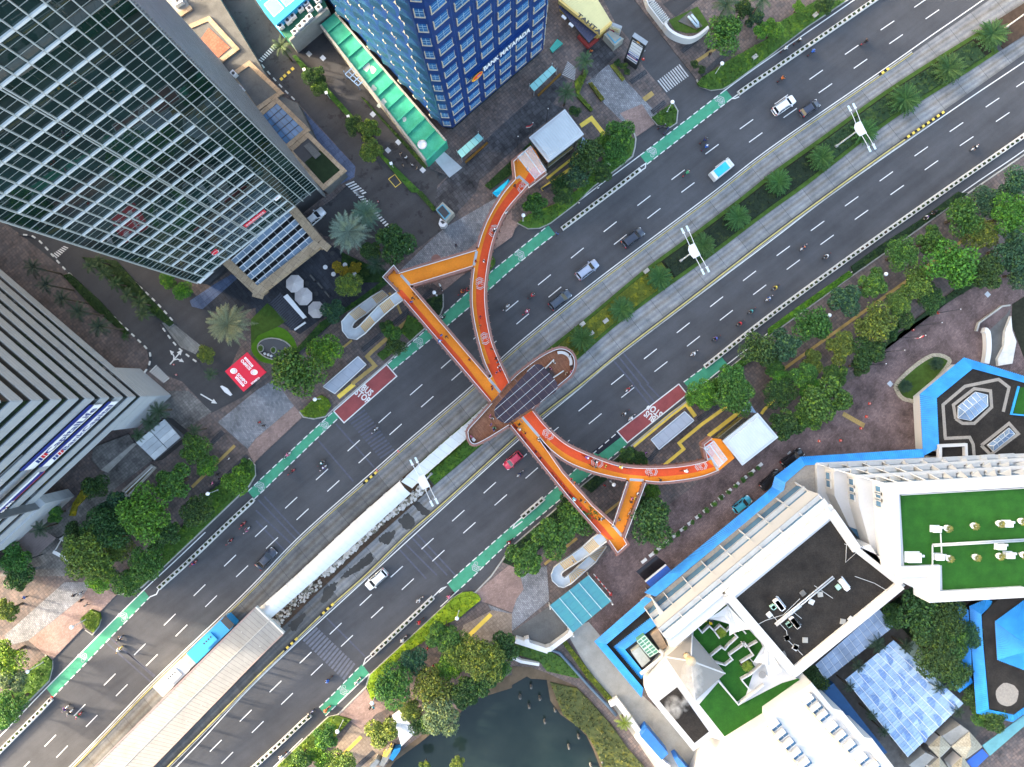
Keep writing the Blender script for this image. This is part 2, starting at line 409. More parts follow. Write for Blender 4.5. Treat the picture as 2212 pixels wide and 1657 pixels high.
def dashed(line,q0,q1,on=1.0,off=0.55,w=0.2):
 pts=WL(line,q0,q1,0,6)
 for(x,y,a)in along(pts,on+off,on/2):
  link('cycle_lane_dash',cyc_me,road,(x,y,0.011),(0,0,a))
cyc_me=MB().box((0,0,0),(1.0,0.17,0.006)).mesh('cycle_lane_dash',m_white)
greens_nw=[(q_(1396,353),q_(1577,205)),(q_(845,795),q_(1192,496)),(q_(541,1068),q_(731,896)),(q_(107,1496),q_(316,1282))]
for a,b in greens_nw:
 band('green_cycle_lane',L1,L2,a,b,m_green,0.005);dashed(L1,a,b);dashed(L2,a,b)
greens_se=[(q_(1490,842),q_(1562,775)),(q_(976,1273),q_(1348,950)),(q_(697,1538),q_(790,1445))]
for a,b in greens_se:
 band('green_cycle_lane',L9,L10,a,b,m_green,0.005);dashed(L9,a,b);dashed(L10,a,b)
def text_mb(s,size,mat_off=0.0,bold=0.012):
 cu=bpy.data.curves.new('lettering','FONT');cu.body=s;cu.size=size;cu.align_x='CENTER';cu.align_y='CENTER';cu.offset=bold*size
 cu.resolution_u=2
 o=bpy.data.objects.new('lettering',cu);sc.collection.objects.link(o)
 dg=bpy.context.evaluated_depsgraph_get();me=bpy.data.meshes.new_from_object(o.evaluated_get(dg))
 bpy.data.objects.remove(o);bpy.data.curves.remove(cu)
 mb=MB();mb.v=[tuple(v.co)for v in me.vertices];mb.f=[tuple(p.vertices)for p in me.polygons];mb.m=[0]*len(mb.f)
 bpy.data.meshes.remove(me);return mb
def placed(mb,Mx):
 o=MB();o.v=[tuple(Mx@Vector(p))for p in mb.v];o.f=mb.f;o.m=mb.m;return o
def cycle_symbol():
 mb=MB()
 def ring(cx,cy,r,w):
  n=14
  for k in range(n):
   a,b=2*math.pi*k/n,2*math.pi*(k+1)/n
   mb.poly([(cx+r*math.cos(a),cy+r*math.sin(a),0),(cx+(r+w)*math.cos(a),cy+(r+w)*math.sin(a),0),(cx+(r+w)*math.cos(b),cy+(r+w)*math.sin(b),0),(cx+r*math.cos(b),cy+r*math.sin(b),0)])
 ring(-0.55,0,0.27,0.09);ring(0.55,0,0.27,0.09)
 for a,b in(((-0.55,0),(-0.15,0.5)),((-0.15,0.5),(0.35,0.5)),((0.35,0.5),(0.0,0.0)),((0,0),(-0.55,0)),((0,0),(-0.2,0.62)),((0.55,0),(0.3,0.68)),((0.3,0.68),(0.5,0.72))):
  mb.strip([a,b],0.09,0.0)
 return mb
def chevron(w=0.9,t=0.12):
 mb=MB();mb.strip([(-w,-0.45),(0,0),(w,-0.45)],t,0);return mb
sym=cycle_symbol().mesh('cycle_symbol',m_worn);chev=MB()
chev.strip([(-0.8,0.75),(0,1.2),(0.8,0.75)],0.13,0)
chev_me=chev.mesh('chevron',m_worn)
def lane_symbol(p,ang,z=0.012,parent=None,mats=None):
 w=W(p);a=ang
 o1=link('cycle_symbol',sym,parent or road,(w.x,w.y,z),(0,0,a));d=0.55
 for k in(0,-.34):link('chevron',chev_me,parent or road,(w.x-math.sin(a)*k,w.y+math.cos(a)*k,z),(0,0,a))
for(p,flip)in[(P('20',1782,880)[0],0),(P('20',1195,1320)[0],0),(P('21',55,555)[0],0),(P('11',1390,1305)[0],0),(P('12',575,370)[0],0),(P('12',20,895)[0],0),(P('03',1048,365)[0],0),(P('03',700,715)[0],0)]:
 lane_symbol(p,ANG-R(90))
for p in[P('12',1915,1570)[0],P('13',775,985)[0]]:
 lane_symbol(p,ANG+R(90))
def bus_box(pts,txt_ang,pc):
 w=W2(pts);o=mark('bus_stop_box',MB().sheet(w,0.010),m_red)
 mb=MB();mb.strip(w+[w[0]],0.2,0.015);struct('box_outline',mb,m_white,o)
 c=W(pc)
 for i,s in enumerate(('BUS','STOP')):
  t=text_mb(s,1.55,bold=0.03);Mx=Matrix.Translation((c.x,c.y,0.016))@Matrix.Rotation(txt_ang,4,'Z')@Matrix.Translation((0,.68-1.36*i,0))@Matrix.Diagonal((.82,1.1,1,1))
  struct('lettering',placed(t,Mx),m_white,o)
bus_box(P('12',670,235,760,335)+[(857,812.8),(835,787.6)],R(-38),P('12',938,82)[0])
bus_box(P('22',1440,0,1512,90,995,508,908,410),R(142),P('22',1212,252)[0])
mark('asphalt_patch',MB().sheet(W2(P('22',915,415,945,455,745,610,690,585)),0.008),asphalt('fresh_asphalt',(0.022,0.024,0.034)))
def ghost(p0,p1,w=0.35,mat=None,name='old_marking'):
 mark(name,MB().strip(W2([p0,p1]),w,0.004),mat or m_ghost)
for i in range(14):
 t=i/13;a=(P('12',940,225)[0]);b=P('12',1190,560)[0];c=P('12',800,320)[0];d=P('12',1070,640)[0]
 ghost((a[0]+(b[0]-a[0])*t,a[1]+(b[1]-a[1])*t),(c[0]+(d[0]-c[0])*t,c[1]+(d[1]-c[1])*t),0.32,name='old_crossing_stripe')
for i in range(15):
 t=i/14;a=P('13',530,455)[0];b=P('13',850,760)[0];c=P('13',410,570)[0];d=P('13',750,900)[0]
 ghost((a[0]+(b[0]-a[0])*t,a[1]+(b[1]-a[1])*t),(c[0]+(d[0]-c[0])*t,c[1]+(d[1]-c[1])*t),0.42,M('faded_stripe',(0.12,0.125,0.15),0.7,0.25,1.5),'old_crossing_stripe')
gp=[('12',690,345,1020,720),('12',70,970,390,1315),('12',20,1000,350,1345),('12',0,1090,310,1385),('12',0,1180,250,1440),('12',1385,1290,1720,1650),('12',1340,1320,1650,1650),('12',1280,1370,1560,1650),('12',1230,1420,1470,1680),('13',610,370,940,700),('21',960,1390,1180,1657),('21',920,1420,1110,1657),('21',880,1460,1050,1657),('22',1040,0,1190,180),('22',1100,0,1225,150),('22',1165,0,1275,115),('03',950,540,1330,880),('03',915,580,1300,920),('03',1100,670,1340,870),('12',540,490,840,840)]
for g in gp:
 a,b=P(g[0],*g[1:]);ghost(a,b,0.28)
# ---------- bus lanes of concrete slabs
def slabmat():
 m,nd,lk,b=nodes('bus_lane_concrete');uv=nd.new('ShaderNodeUVMap').outputs[0]
 sep=nd.new('ShaderNodeSeparateXYZ');lk.new(uv,sep.inputs[0])
 cb=nd.new('ShaderNodeCombineXYZ');mu=nd.new('ShaderNodeMath');mu.operation='MULTIPLY';mu.inputs[1].default_value=0.05
 lk.new(sep.outputs[0],mu.inputs[0]);lk.new(mu.outputs[0],cb.inputs[0]);lk.new(sep.outputs[1],cb.inputs[1])
 f=noise(nd,lk,cb.outputs[0],6.0,5,0.65)
 ad=nd.new('ShaderNodeMath');ad.operation='MULTIPLY_ADD';ad.inputs[1].default_value=0.14;lk.new(f,ad.inputs[0]);lk.new(sep.outputs[1],ad.inputs[2])
 tr=ramp(nd,lk,ad.outputs[0],[(0.0,(0.20,0.20,0.195)),(0.16,(0.34,0.34,0.34)),(0.26,(0.235,0.245,0.26)),(0.36,(0.33,0.332,0.335)),(0.5,(0.25,0.23,0.205)),(0.64,(0.35,0.35,0.345)),(0.76,(0.25,0.258,0.272)),(0.87,(0.36,0.36,0.355)),(1.0,(0.24,0.235,0.225))])
 v0=mapped(nd,lk);g=noise(nd,lk,v0,0.5,6,0.7);g2=noise(nd,lk,v0,7,3,0.7);oi=nd.new('ShaderNodeObjectInfo')
 col=mix(nd,lk,tr,ramp(nd,lk,g,[(0.3,(0.62,)*3),(0.7,(1.15,)*3)]),1.0,'MULTIPLY')
 col=mix(nd,lk,col,ramp(nd,lk,g2,[(0.3,(0.8,)*3),(0.7,(1.08,)*3)]),1.0,'MULTIPLY')
 col=mix(nd,lk,col,ramp(nd,lk,oi.outputs['Random'],[(0.0,(0.86,)*3),(1.0,(1.06,)*3)]),1.0,'MULTIPLY')
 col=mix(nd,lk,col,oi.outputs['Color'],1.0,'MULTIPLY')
 lk.new(col,b.inputs['Base Color']);b.inputs['Roughness'].default_value=0.8;b.inputs['Specular IOR Level'].default_value=.2;bump(nd,lk,b,g2,0.1,0.02);return m
m_slab=slabmat()
def slab_lane(name,la,lb,q0,q1,qstep=58.0,shade=None):
 root=link(name,None);root['kind']='structure';n=int((q1-q0)/qstep)
 for i in range(n):
  a,b=q0+i*qstep+0.35,q0+(i+1)*qstep-0.35
  A=W2(la.span(a,b,30));B=W2(lb.span(a,b,30));me=bpy.data.meshes.new('slab');k=len(A)
  c=W(la.at((a+b)/2))
  me.from_pydata([(p[0]-c.x,p[1]-c.y,0.02)for p in A+B],[],[(j+k,j+k+1,j+1,j)for j in range(k-1)])
  uvl=me.uv_layers.new(name='UVMap')
  for poly in me.polygons:
   for li in poly.loop_indices:
    vi=me.loops[li].vertex_index;uvl.data[li].uv=((vi%k)/(k-1)*5+i*5,0.0 if vi<k else 1.0)
  me.materials.append(m_slab);o=link('slab',me,root,(c.x,c.y,0))
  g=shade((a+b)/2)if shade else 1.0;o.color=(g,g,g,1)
 return root
L4=Line([(p[0]+5,p[1]+6)for p in L3.p[10:-10:6]]);L7i=Line([(p[0]-3,p[1]-3)for p in L7.p[10:-10:6]])
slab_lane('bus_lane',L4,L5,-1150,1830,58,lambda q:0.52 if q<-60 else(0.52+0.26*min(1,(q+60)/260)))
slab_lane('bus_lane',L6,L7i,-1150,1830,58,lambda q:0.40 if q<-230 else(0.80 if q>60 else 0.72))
m_kerby=M('yellow_kerb',(0.50,0.42,0.16),0.75,0.2,1.2,dirt=0.6,fine=0.2)
k1=[(p[0]+3.0,p[1]+3.6)for p in L3.span(-1200,1480,14)]
struct('kerb',MB().wall(W2(k1),0.22,0,0.16),m_kerb)
struct('kerb',MB().wall(W2([(p[0]+2.2,p[1]+2.6)for p in k1]),0.14,0,0.12),m_kerby)
k2=L7.span(-1200,1410,14)
struct('kerb',MB().wall(W2(k2),0.24,0,0.16),m_kerby)
struct('kerb',MB().wall(W2([(p[0]+2.6,p[1]+3.0)for p in k2]),0.16,0,0.10),m_kerb)
def hazard_kerb(line,q0,q1,dx,dy,lab):
 root=thing('hazard_kerb',lab,'kerb',tuple(W(line.at(q0))))
 for i,(x,y,a)in enumerate(along(W2([(p[0]+dx,p[1]+dy)for p in line.span(q0,q1,6)]),0.55)):
  part('block',MB().box((x,y,0.14),(0.5,0.42,0.26),a),m_yellow if i%2 else m_black,root)
hazard_kerb(L7,q_(1955,300),q_(2035,245),0,-2,'yellow and black striped kerb blocks beside the palm median, right of the lamp')
hazard_kerb(L3,q_(1898,160),q_(1918,145),4,3,'short yellow and black kerb blocks by the upper bus lane, top right')
hazard_kerb(L3,q_(785,1042),q_(812,1018),5,4,'yellow and black striped kerb end beside the old crossing')
hazard_kerb(L7,q_(693,1325),q_(717,1303),0,0,'yellow and black kerb blocks beside the broken bus lane slabs')
hazard_kerb(L7,q_(617,1402),q_(644,1378),0,0,'yellow and black kerb blocks by the end of the station roof')
# ---------- median island
m_grass=M('grass',(0.060,0.115,0.020),0.9,0.35,1.2,fine=0.4,bmp=0.5)
m_bed=M('planting_soil',(0.020,0.022,0.014),0.95,0.4,2.0,bmp=0.6)
med=L5.span(92,1628,14)+L6.span(92,1628,14)[::-1]
struct('median',MB().prism(W2(med),-0.02,0.2),m_grass)
midl=[((a[0]*.87+b[0]*.13),(a[1]*.87+b[1]*.13))for a,b in zip(L5.span(250,1615,14),L6.span(250,1615,14))]
midr=[((a[0]*.13+b[0]*.87),(a[1]*.13+b[1]*.87))for a,b in zip(L5.span(250,1615,14),L6.span(250,1615,14))]
struct('planting_bed',MB().sheet(W2(midl+midr[::-1]),0.215),m_bed)
struct('median',MB().prism(W2(L5.span(1640,1900,14)+L6.span(1640,1900,14)[::-1]),-0.02,0.2),m_soil)
struct('median',MB().prism(W2(L5.span(-1150,88,14)+L6.span(-1150,88,14)[::-1]),-0.02,0.2),m_soil)
# ---------- pavements either side
m_walk=BR('footway_pavers',(0.115,0.10,0.098),(0.19,0.145,0.13),(0.06,0.055,0.052),0.55,0.55,ANG,dirt=0.3,off=0.0)
m_cob=BR('grey_cobbles',(0.20,0.205,0.22),(0.30,0.305,0.32),(0.10,0.10,0.11),0.42,0.30,ANG+R(90),dirt=0.3)
m_pink=BR('pink_pavers',(0.28,0.19,0.165),(0.34,0.235,0.205),(0.17,0.13,0.115),0.42,0.21,ANG,dirt=0.22)
m_brick=BR('brown_brick_paving',(0.185,0.128,0.122),(0.25,0.178,0.168),(0.07,0.055,0.055),0.30,0.22,ANG,dirt=0.42)
m_stone=BR('dark_stone_setts',(0.075,0.074,0.080),(0.125,0.122,0.130),(0.03,0.03,0.03),0.8,0.8,ANG,dirt=0.5,off=0.0)
m_slate=BR('dark_slate_terrace',(0.035,0.040,0.050),(0.055,0.060,0.072),(0.02,0.02,0.025),1.6,0.7,ANG+R(90),dirt=0.2)
m_bluestone=BR('blue_stone_apron',(0.085,0.115,0.19),(0.11,0.145,0.235),(0.06,0.07,0.10),1.0,1.0,R(-53),dirt=0.15,off=0.0)
ZP=0.13
kerbB=(P('20',790,-900,790,0,890,200,1000,330,1130,575,1380,875,1430,960,1420,1060,1360,1100,1235,1075,1065,1190,1060,1270,1040,1350,940,1430)+P('20',700,1610)+P('21',560,95,330,270,240,312,140,315,60,285,0,345)+P('11',2060,500,1620,855,1615,990,1590,1060,1330,1290,1130,1475)+P('12',665,225,600,280,500,300,400,292,0,668)+P('02',2190,700,2200,790,2150,880,1720,1290,1330,1657)+P('03',1230,100,1130,155,1020,160,860,322,870,380,850,450,800,510,720,455,450,738,450,800,420,915,0,1335)+[(-120,1690),(-420,1990),(-900,1990),(-900,-560)])
struct('pavement',MB().prism(W2(kerbB),-0.05,ZP),m_walk)
kerbA=P('20',1060,-900,1060,0,1250,250,1400,450,1592,690,1620,745,1720,780,1830,765,1900,722,2209,495)+P('30',345,228,690,0)+[(2300,-330),(2300,-560)]
struct('pavement',MB().prism(W2(kerbA),-0.05,ZP),m_walk)
pond_l=P('13',2209,970,1920,1060,1780,1160,1700,1300,1540,1340,1420,1440,1200,1600,1080,1760)+[(740,1900),(600,2100)]
pond_r=P('23',0,945,130,870,160,890,300,900,330,1080,420,1200,560,1300,640,1380,700,1500,760,1657,900,1900)+[(1400,2100)]
kerbC=([(2700,20)]+P('30',2209,1335)+P('31',1740,0,1180,405,740,712,0,1250)+P('21',2209,1255,1700,1657)+P('22',1530,130,1040,525,880,655,600,880,470,1000,0,1400)+P('12',2030,1657)+P('13',1890,150,1780,150,1700,195,980,862,948,965,705,1205,620,1225,540,1300,170,1657)+[(440,1810),(150,2100)]+pond_l[::-1]+pond_r+[(1400,2400),(3100,2400),(3100,20)])
struct('pavement',MB().prism(W2(kerbC),-2.35,ZP),[m_walk])
def edging(pts,w=0.2,z=0.2):
 struct('kerb',MB().wall(W2(pts),w,0,z),m_kerb)
edging(P('20',1592,690,1620,745,1720,780,1830,765,1900,722,2209,495)+P('30',345,228,690,0),0.25)
edging(P('20',1200,1015,1250,1078,1360,1102,1420,1062,1430,960,1385,878),0.22)
edging(P('20',1045,1125,1068,1200,1060,1275,1040,1352,940,1432,700,1612)+P('21',560,95,330,270,240,312,140,317,45,268),0.25)
edging(P('12',375,240,410,285,500,302,600,282,665,222)+P('11',1130,1475,1330,1290,1590,1060,1617,990,1615,880),0.22)
edging(P('02',2150,640,2200,700,2205,790,2150,882,1720,1292,1330,1657)+P('03',1230,100,1130,157,1020,162),0.25)
edging(P('03',780,290,862,322,872,380,852,450,800,512,740,470),0.2)
edging(P('03',395,685,452,740,452,800,422,917,0,1337),0.3)
edging([(2700,20)]+P('30',2209,1335)+P('31',1740,0,1180,405,740,712,0,1250)+P('21',2209,1255,1700,1657)+P('22',1530,130,1040,525,880,655,600,880,470,1000,0,1400)+P('12',2030,1657)+P('13',1890,150,1780,150,1700,195,980,862,948,965,705,1205,620,1225,540,1300,170,1657),0.25)
NPV=[0]
def pave(name,pts,mat,dz=0.004,parent=None):
 NPV[0]+=1;return struct(name,MB().sheet(W2(pts),ZP+.004+.0011*NPV[0]),mat,parent)
pave('cobbled_apron',P('11',2060,60,1610,320,1240,680,1340,740,1500,770,2130,240,2209,130,2209,0),m_cob)
pave('pink_apron',P('11',1500,772,1620,852,2055,498,2209,390)+P('21',45,268,0,240)+P('11',2209,160,2130,242),m_pink)
pave('cobbled_apron',P('20',640,715,830,560,980,700,1270,1000,960,1060,780,880),m_cob)
pave('pink_apron',P('20',930,980,1120,900,1230,1070,1066,1185,1040,1110),m_pink,0.008)
pave('cobbled_apron',P('02',1880,330,2209,60)+P('12',160,-40,330,190,0,470)+P('02',2209,470,2140,560),m_cob)
pave('pink_apron',P('12',0,472,330,192,375,240,395,288,0,660)+P('02',2195,690,2140,565),m_pink,0.004)
pave('cobbled_apron',P('03',40,520,560,60,800,60,700,200,250,560,100,600),m_cob)
pave('pink_apron',P('03',250,562,700,202,800,60,1010,165,862,318,780,290,690,380,718,452,450,732,395,685),m_pink,0.008)
pave('stone_forecourt',P('10',1540,1657,1700,1480,2209,1000)+P('20',0,1000,420,640,480,700,350,900,450,940,140,1170,0,1310)+P('10',2209,1310,1930,1560,1900,1657)+P('11',1640,290,1540,150,1480,20),m_stone)
pave('stone_forecourt',P('20',620,420,760,330,900,480,700,680,560,600),m_stone)
pave('side_lane',[(425,-90),(436,0),(553,127),(640,218),(770,362),(766,385),(720,430),(660,470),(700,510),(760,520),(830,548),(878,556),(965,490),(938,445),(945,402),(967,380),(930,365),(920,347),(692,54),(636,92),(597,62),(553,10),(520,-90)],m_asphw)
pave('side_lane',[(-60,420),(300,500),(425,640),(470,690),(520,745),(500,790),(553,800),(553,832),(526,857),(458,892),(395,825),(325,795),(318,755),(250,690),(140,582),(47,508),(-60,430)],m_asph2)
pave('slate_terrace',P('11',0,990,250,720,620,440,760,520,960,720,1100,780,760,1010,560,1100,380,1230),m_slate)
pave('slate_terrace',P('01',1720,1010,1900,800,2209,560)+P('11',120,960,0,1100)+P('01',2209,1000,2000,1050),m_slate,0.005)
pave('stone_apron',P('10',300,930,350,890,860,1440,850,1530,600,1657)+P('11',240,180,330,60)+P('10',560,1657,780,1530,740,1460,340,990),m_bluestone,0.008)
pave('stone_apron',P('01',1640,940,1850,800,2000,710,2060,740,1750,1012,1660,990),m_bluestone,0.010)
pave('stone_forecourt',P('02',0,1657,480,1180,800,880,1100,560,1420,60,1630,60,1830,240,1560,420,1340,640,1000,900,740,1240,560,1657),BR('grey_stone_forecourt',(0.15,0.145,0.14),(0.22,0.21,0.20),(0.08,0.08,0.075),0.5,0.5,ANG,dirt=0.4,off=0.0))
fore=P('31',2209,560,2040,680,1530,955,1320,1105,1060,1290,880,1480,800,1570)+P('22',2209,380,1660,805,1360,1035,1040,1290,800,1480,640,1657)+P('23',690,0,860,160,700,300,660,480,900,900,1300,900)+[(1800,1300),(2300,1300),(2300,530)]
pave('brick_forecourt',fore,m_brick)
pave('pink_apron',P('13',945,970,705,1200,810,1250,930,1340,1030,1200,1150,1140,1000,1070),m_pink)
pave('pink_apron',P('13',1895,150,2209,-110)+P('23',60,-40,100,120,40,200)+P('13',2209,320,2000,240,1930,220),m_pink)
pave('cobbled_apron',P('23',40,200,100,122,62,-38,300,-80,320,220,230,290,0,480)+P('13',2120,460,2000,250,2209,330),m_cob,0.008)
pave('footway',P('13',830,1290,950,1345,1110,1460,1080,1657,620,1657,690,1480),BR('sunlit_footway',(0.26,0.20,0.155),(0.33,0.26,0.20),(0.17,0.14,0.11),0.55,0.55,ANG,dirt=0.2,off=0.0),0.006)  # paler, warmer copy of the footway pavers: sunlight put into the colour
pave('footway',P('13',1790,430,2040,300,2209,330,2209,520,1900,600,1760,560),MATS['sunlit_footway'],0.012)
pave('service_yard',P('23',460,470,660,400,760,520,1010,930,1240,1140,1860,1657,1700,2100,1400,1900,850,1100,700,900),m_conc,0.008)
pave('service_yard',P('23',0,490,330,260,520,500,300,620,30,560),m_concd,0.010)
pave('pond_bank',P('13',2209,860,2060,900,1930,960,1780,1100,1700,1240,1540,1280,1400,1400,1180,1560,1060,1730)+pond_l[7::-1],m_earth);pave('pond_bank',pond_r[:11]+P('23',1160,1800,1000,1500,860,1300,680,1080,560,960,300,840,160,790,0,780),m_earth)
pave('courtyard_paving',P('33',200,850,950,250,1750,300,1900,1200,1500,1900,900,1800),M('courtyard_stone',(0.11,0.105,0.10),0.8,0.3,1.0,fine=0.2),0.014)
water_m,nd,lk,b=nodes('pond_water')
f=noise(nd,lk,mapped(nd,lk),0.12,4,0.6)
lk.new(ramp(nd,lk,f,[(0.3,(0.006,0.014,0.014)),(0.75,(0.016,0.026,0.024))]),b.inputs['Base Color'])
b.inputs['Roughness'].default_value=0.12;b.inputs['IOR'].default_value=1.38;bump(nd,lk,b,noise(nd,lk,mapped(nd,lk),1.5,3,0.6),0.03,0.05)
struct('pond',MB().sheet(W2([(780,1420),(1420,1420),(1560,2150),(500,2150)]),-0.9),water_m)
def tactile(*pts,w=0.5,mat=None):
 struct('tactile_strip',MB().strip(W2(list(pts)),w,ZP+0.052+.0007*len(pts)+.0001*(int(pts[0][0])%20)),mat or m_yellow)
m_yel2=M('faded_yellow',(0.36,0.25,0.09),0.75,0.2,1.0,dirt=0.4)
tactile(*P('20',700,1310,790,1230),w=0.55);tactile(*P('20',255,1640,560,1420),w=0.7);tactile(*P('Z2',1150,1340,1690,910),w=0.45)
tactile(*P('20',590,1090,685,1025,795,1165),w=0.8)
tactile(*P('20',1135,865,1215,805),w=0.9,mat=m_yel2);tactile(*P('20',1580,540,1750,425),w=0.6,mat=m_yel2)
tactile(*P('11',1150,870,1220,970,1255,1055),w=0.45,mat=m_yel2);tactile(*P('11',1310,1110,1010,1370,960,1420,1030,1500,830,1657),w=0.7,mat=m_yel2)
tactile(*P('12',850,0,710,115),w=0.8);tactile(*P('11',830,1280,750,1345),w=0.4,mat=m_yel2)
tactile(*P('02',2030,530,1660,890),w=0.55,mat=m_yel2);tactile(*P('22',1045,535,1370,265,1500,170,1580,280),w=0.75)
tactile(*P('22',1850,195,1640,345,1440,510,1480,560,1300,710),w=0.6);tactile(*P('Z4',80,860,750,340),w=0.7);tactile(*P('Z4',1180,400,1240,310,1470,80),w=0.55)
tactile(*P('22',940,1010,800,1120),w=0.5,mat=m_yel2);tactile(*P('22',560,1330,280,1555),w=0.5,mat=m_yel2)
tactile(*P('13',2030,335,1790,565),w=0.75);tactile(*P('13',910,1390,700,1600),w=0.6)
tactile(*P('31',1900,260,60,1580),w=0.55,mat=m_yel2)
def grid_strip(*pts,w=0.9):
 struct('drain_grating',MB().strip(W2(list(pts)),w,ZP+0.060+.0002*(int(pts[0][0])%20)),m_gr)
m_gr=BR('drain_mesh',(0.03,0.032,0.036),(0.05,0.052,0.058),(0.10,0.10,0.11),0.3,0.3,ANG,gap=0.03)
grid_strip(*P('11',1530,840,920,1370));grid_strip(*P('11',760,1010,360,1420),w=0.7);grid_strip(*P('02',1930,410,1830,510));grid_strip(*P('02',2140,620,1800,950))
grid_strip(*P('20',1460,450,1600,345));grid_strip(*P('20',1630,655,1900,430));grid_strip(*P('20',1020,715,1160,620));grid_strip(*P('20',1205,975,1320,880));grid_strip(*P('22',1830,150,1600,310));grid_strip(*P('22',1290,520,1180,660));grid_strip(*P('13',1020,1520,870,1657));grid_strip(*P('20',260,1640,520,1480),w=0.5)
def zebra(p0,p1,q0,q1,n,z=ZP+0.055,par=None,mat=None):
 root=link('zebra_crossing',None);root['kind']='structure'
 for i in range(n):
  t=(i+0.25)/n;t2=(i+0.75)/n
  L=lambda a,b,k:(a[0]+(b[0]-a[0])*k,a[1]+(b[1]-a[1])*k)
  link('stripe',MB().sheet(W2([L(p0,p1,t),L(p0,p1,t2),L(q0,q1,t2),L(q0,q1,t)]),z).mesh('stripe',mat or m_worn),root)
zebra(*P('20',1250,700,1450,550,1330,800,1530,655),11,0.012)
zebra(*P('10',20,525,160,380,50,545,190,410),9,mat=m_white)
zebra(*P('10',770,1590,890,1700,840,1560,960,1670),6,mat=m_white)
zebra(*P('11',840,0,1330,530,890,-10,1340,500),26,mat=m_white)
zebra(*P('01',450,545,560,465,490,580,600,480),7,mat=m_white)
zebra(*P('01',1290,1550,1420,1650,1350,1490,1470,1610),9,mat=m_white)
zebra(*P('20',430,650,480,530,540,700,550,590),9,mat=m_worn)
# ---------- footbridge
ZD=6.2
def deckmat(name,c,c2=None):
 m=M(name,c,0.65,0.12,0.35,c2=c2,dirt=0.18,fine=0.15);return m
m_or=deckmat('orange_deck',(0.95,0.285,0.025));m_rd=deckmat('red_deck',(0.80,0.10,0.028))
m_plum=M('plum_brown_steel',(0.20,0.095,0.075),0.5,0.15,1.0,dirt=0.2)
m_wood=BR('timber_deck',(0.27,0.115,0.065),(0.35,0.16,0.09),(0.14,0.06,0.035),2.4,0.15,ANG+R(90),dirt=0.2,gap=0.012)
m_under=M('bridge_steel_underside',(0.11,0.07,0.06),0.6,0.15)
m_grey=M('pale_grey_step',(0.46,0.49,0.51),0.7,0.1,0.8,dirt=0.3)
bridge=thing('footbridge','orange and red footbridge with curved and straight arms over the whole avenue','footbridge',tuple(W((1106,870))))
def deck(pts,z=ZD,mat=m_or,name='deck',th=0.9):
 return part(name,MB().prism(W2(pts,z),z-th,z,0,1,bottom=True),[mat,m_plum],bridge)
def lay(pts,z,mat,name,parent=None):
 return part(name,MB().sheet(W2(pts,z),z),mat,parent or bridge)
arm2_r=[(1142,400)]+P('11',2165,160,2080,330,2030,490,1995,690,1980,850,1985,1000,2005,1150,2040,1300,2100,1450)+[(1101.7,827.8)]
arm2_l=[(1112,386.6)]+P('11',2130,10,2020,190,1950,350,1905,505,1880,640,1862,800,1860,960,1880,1120,1920,1300,1970,1470)+[(1060.9,814)]
arm4_u=[(1152,887)]+P('22',300,370,460,510,640,600,850,680,1000,712,1200,722,1400,712,1560,690,1680,660)
arm4_l=P('22',235,465,320,560,450,660,600,730,800,790,1010,830,1135,840,1290,852,1500,830,1650,800,1785,750)
a2r,a2l,a4u,a4l=spline(arm2_r,4),spline(arm2_l,4),spline(arm4_u,4),spline(arm4_l,4)
arm1_L=[(829.3,598.5),(859.6,630),(872,648.8),(990.8,787.7),(1059.4,868.7)]
arm1_R=[(850.5,576),(887,617.5),(1055,812)]
deck([(829.3,598.5),(850.5,576),(887,617.5),(1058,818),(1090,857),(1066,876),(1059.4,868.7),(872,648.8)])
deck(a2r+[(1090,838),(1086,856),(1070,838),(1056,818)]+a2l[::-1],ZD-0.008)
deck([(861,592),(1030,541.2),(1032,560),(1023.7,575),(887,617.5)],ZD-0.016)
deck([(1095,915)]+[(1130,890),(1152,887)]+a4u[1:]+[(1553,1017)]+a4l[::-1]+[(1164.8,946),(1126,901)],ZD-0.008)
deck([(1101.7,919),(1126,896),(1168,948),(1216,1019.8),(1281,1092),(1326,1133.7),(1346,1160),(1356,1176),(1333.8,1196.2),(1314,1167.5),(1296,1152.5),(1223.7,1069.8)])
deck([(1358.8,1034),(1391,1037),(1350,1160),(1326,1133.7)],ZD-0.016)
deck(P('Z2',600,1340,565,1030,650,960,870,760,960,850,1150,1240,850,1470,840,1440),ZD-0.024)
deck(P('22',1680,660,1650,520,1720,465,1830,480,1920,640,1785,750),ZD-0.024)
def lerp(a,b,t):return(a[0]+(b[0]-a[0])*t,a[1]+(b[1]-a[1])*t)
def between(A,B,t0,t1,n=60):
 fa=lambda L,k:L[min(len(L)-1,int(k*(len(L)-1)))]
 X=[lerp(fa(A,i/n),fa(B,i/n),t0)for i in range(n+1)];Y=[lerp(fa(A,i/n),fa(B,i/n),t1)for i in range(n+1)]
 return X+Y[::-1]
lay(between(a2l,a2r,0.33,0.94)+P('Z1',640,765)[:0],ZD+0.004,m_rd,'red_lane')
lay(P('Z1',420,330,540,600,635,775,800,690,750,620,560,330)[0:3]+P('Z1',690,720,745,620,600,330),ZD+0.008,m_rd,'red_lane')
lay(P('Z2',760,1380,845,1440,1110,1225,960,1120,860,1200),ZD-0.012,m_rd,'red_lane')
lay([(857,627),(870,645),(988,784),(1058,866),(1063,862),(1046,842),(998,778),(880,640),(868,626)],ZD+0.005,m_rd,'red_lane')
lay(between(a4u,a4l,0.06,0.60),ZD+0.004,m_rd,'red_lane')
lay([(1130,899),(1150,888),(1168,905),(1188,928),(1180,955),(1166,940)],ZD+0.008,m_rd,'red_lane')
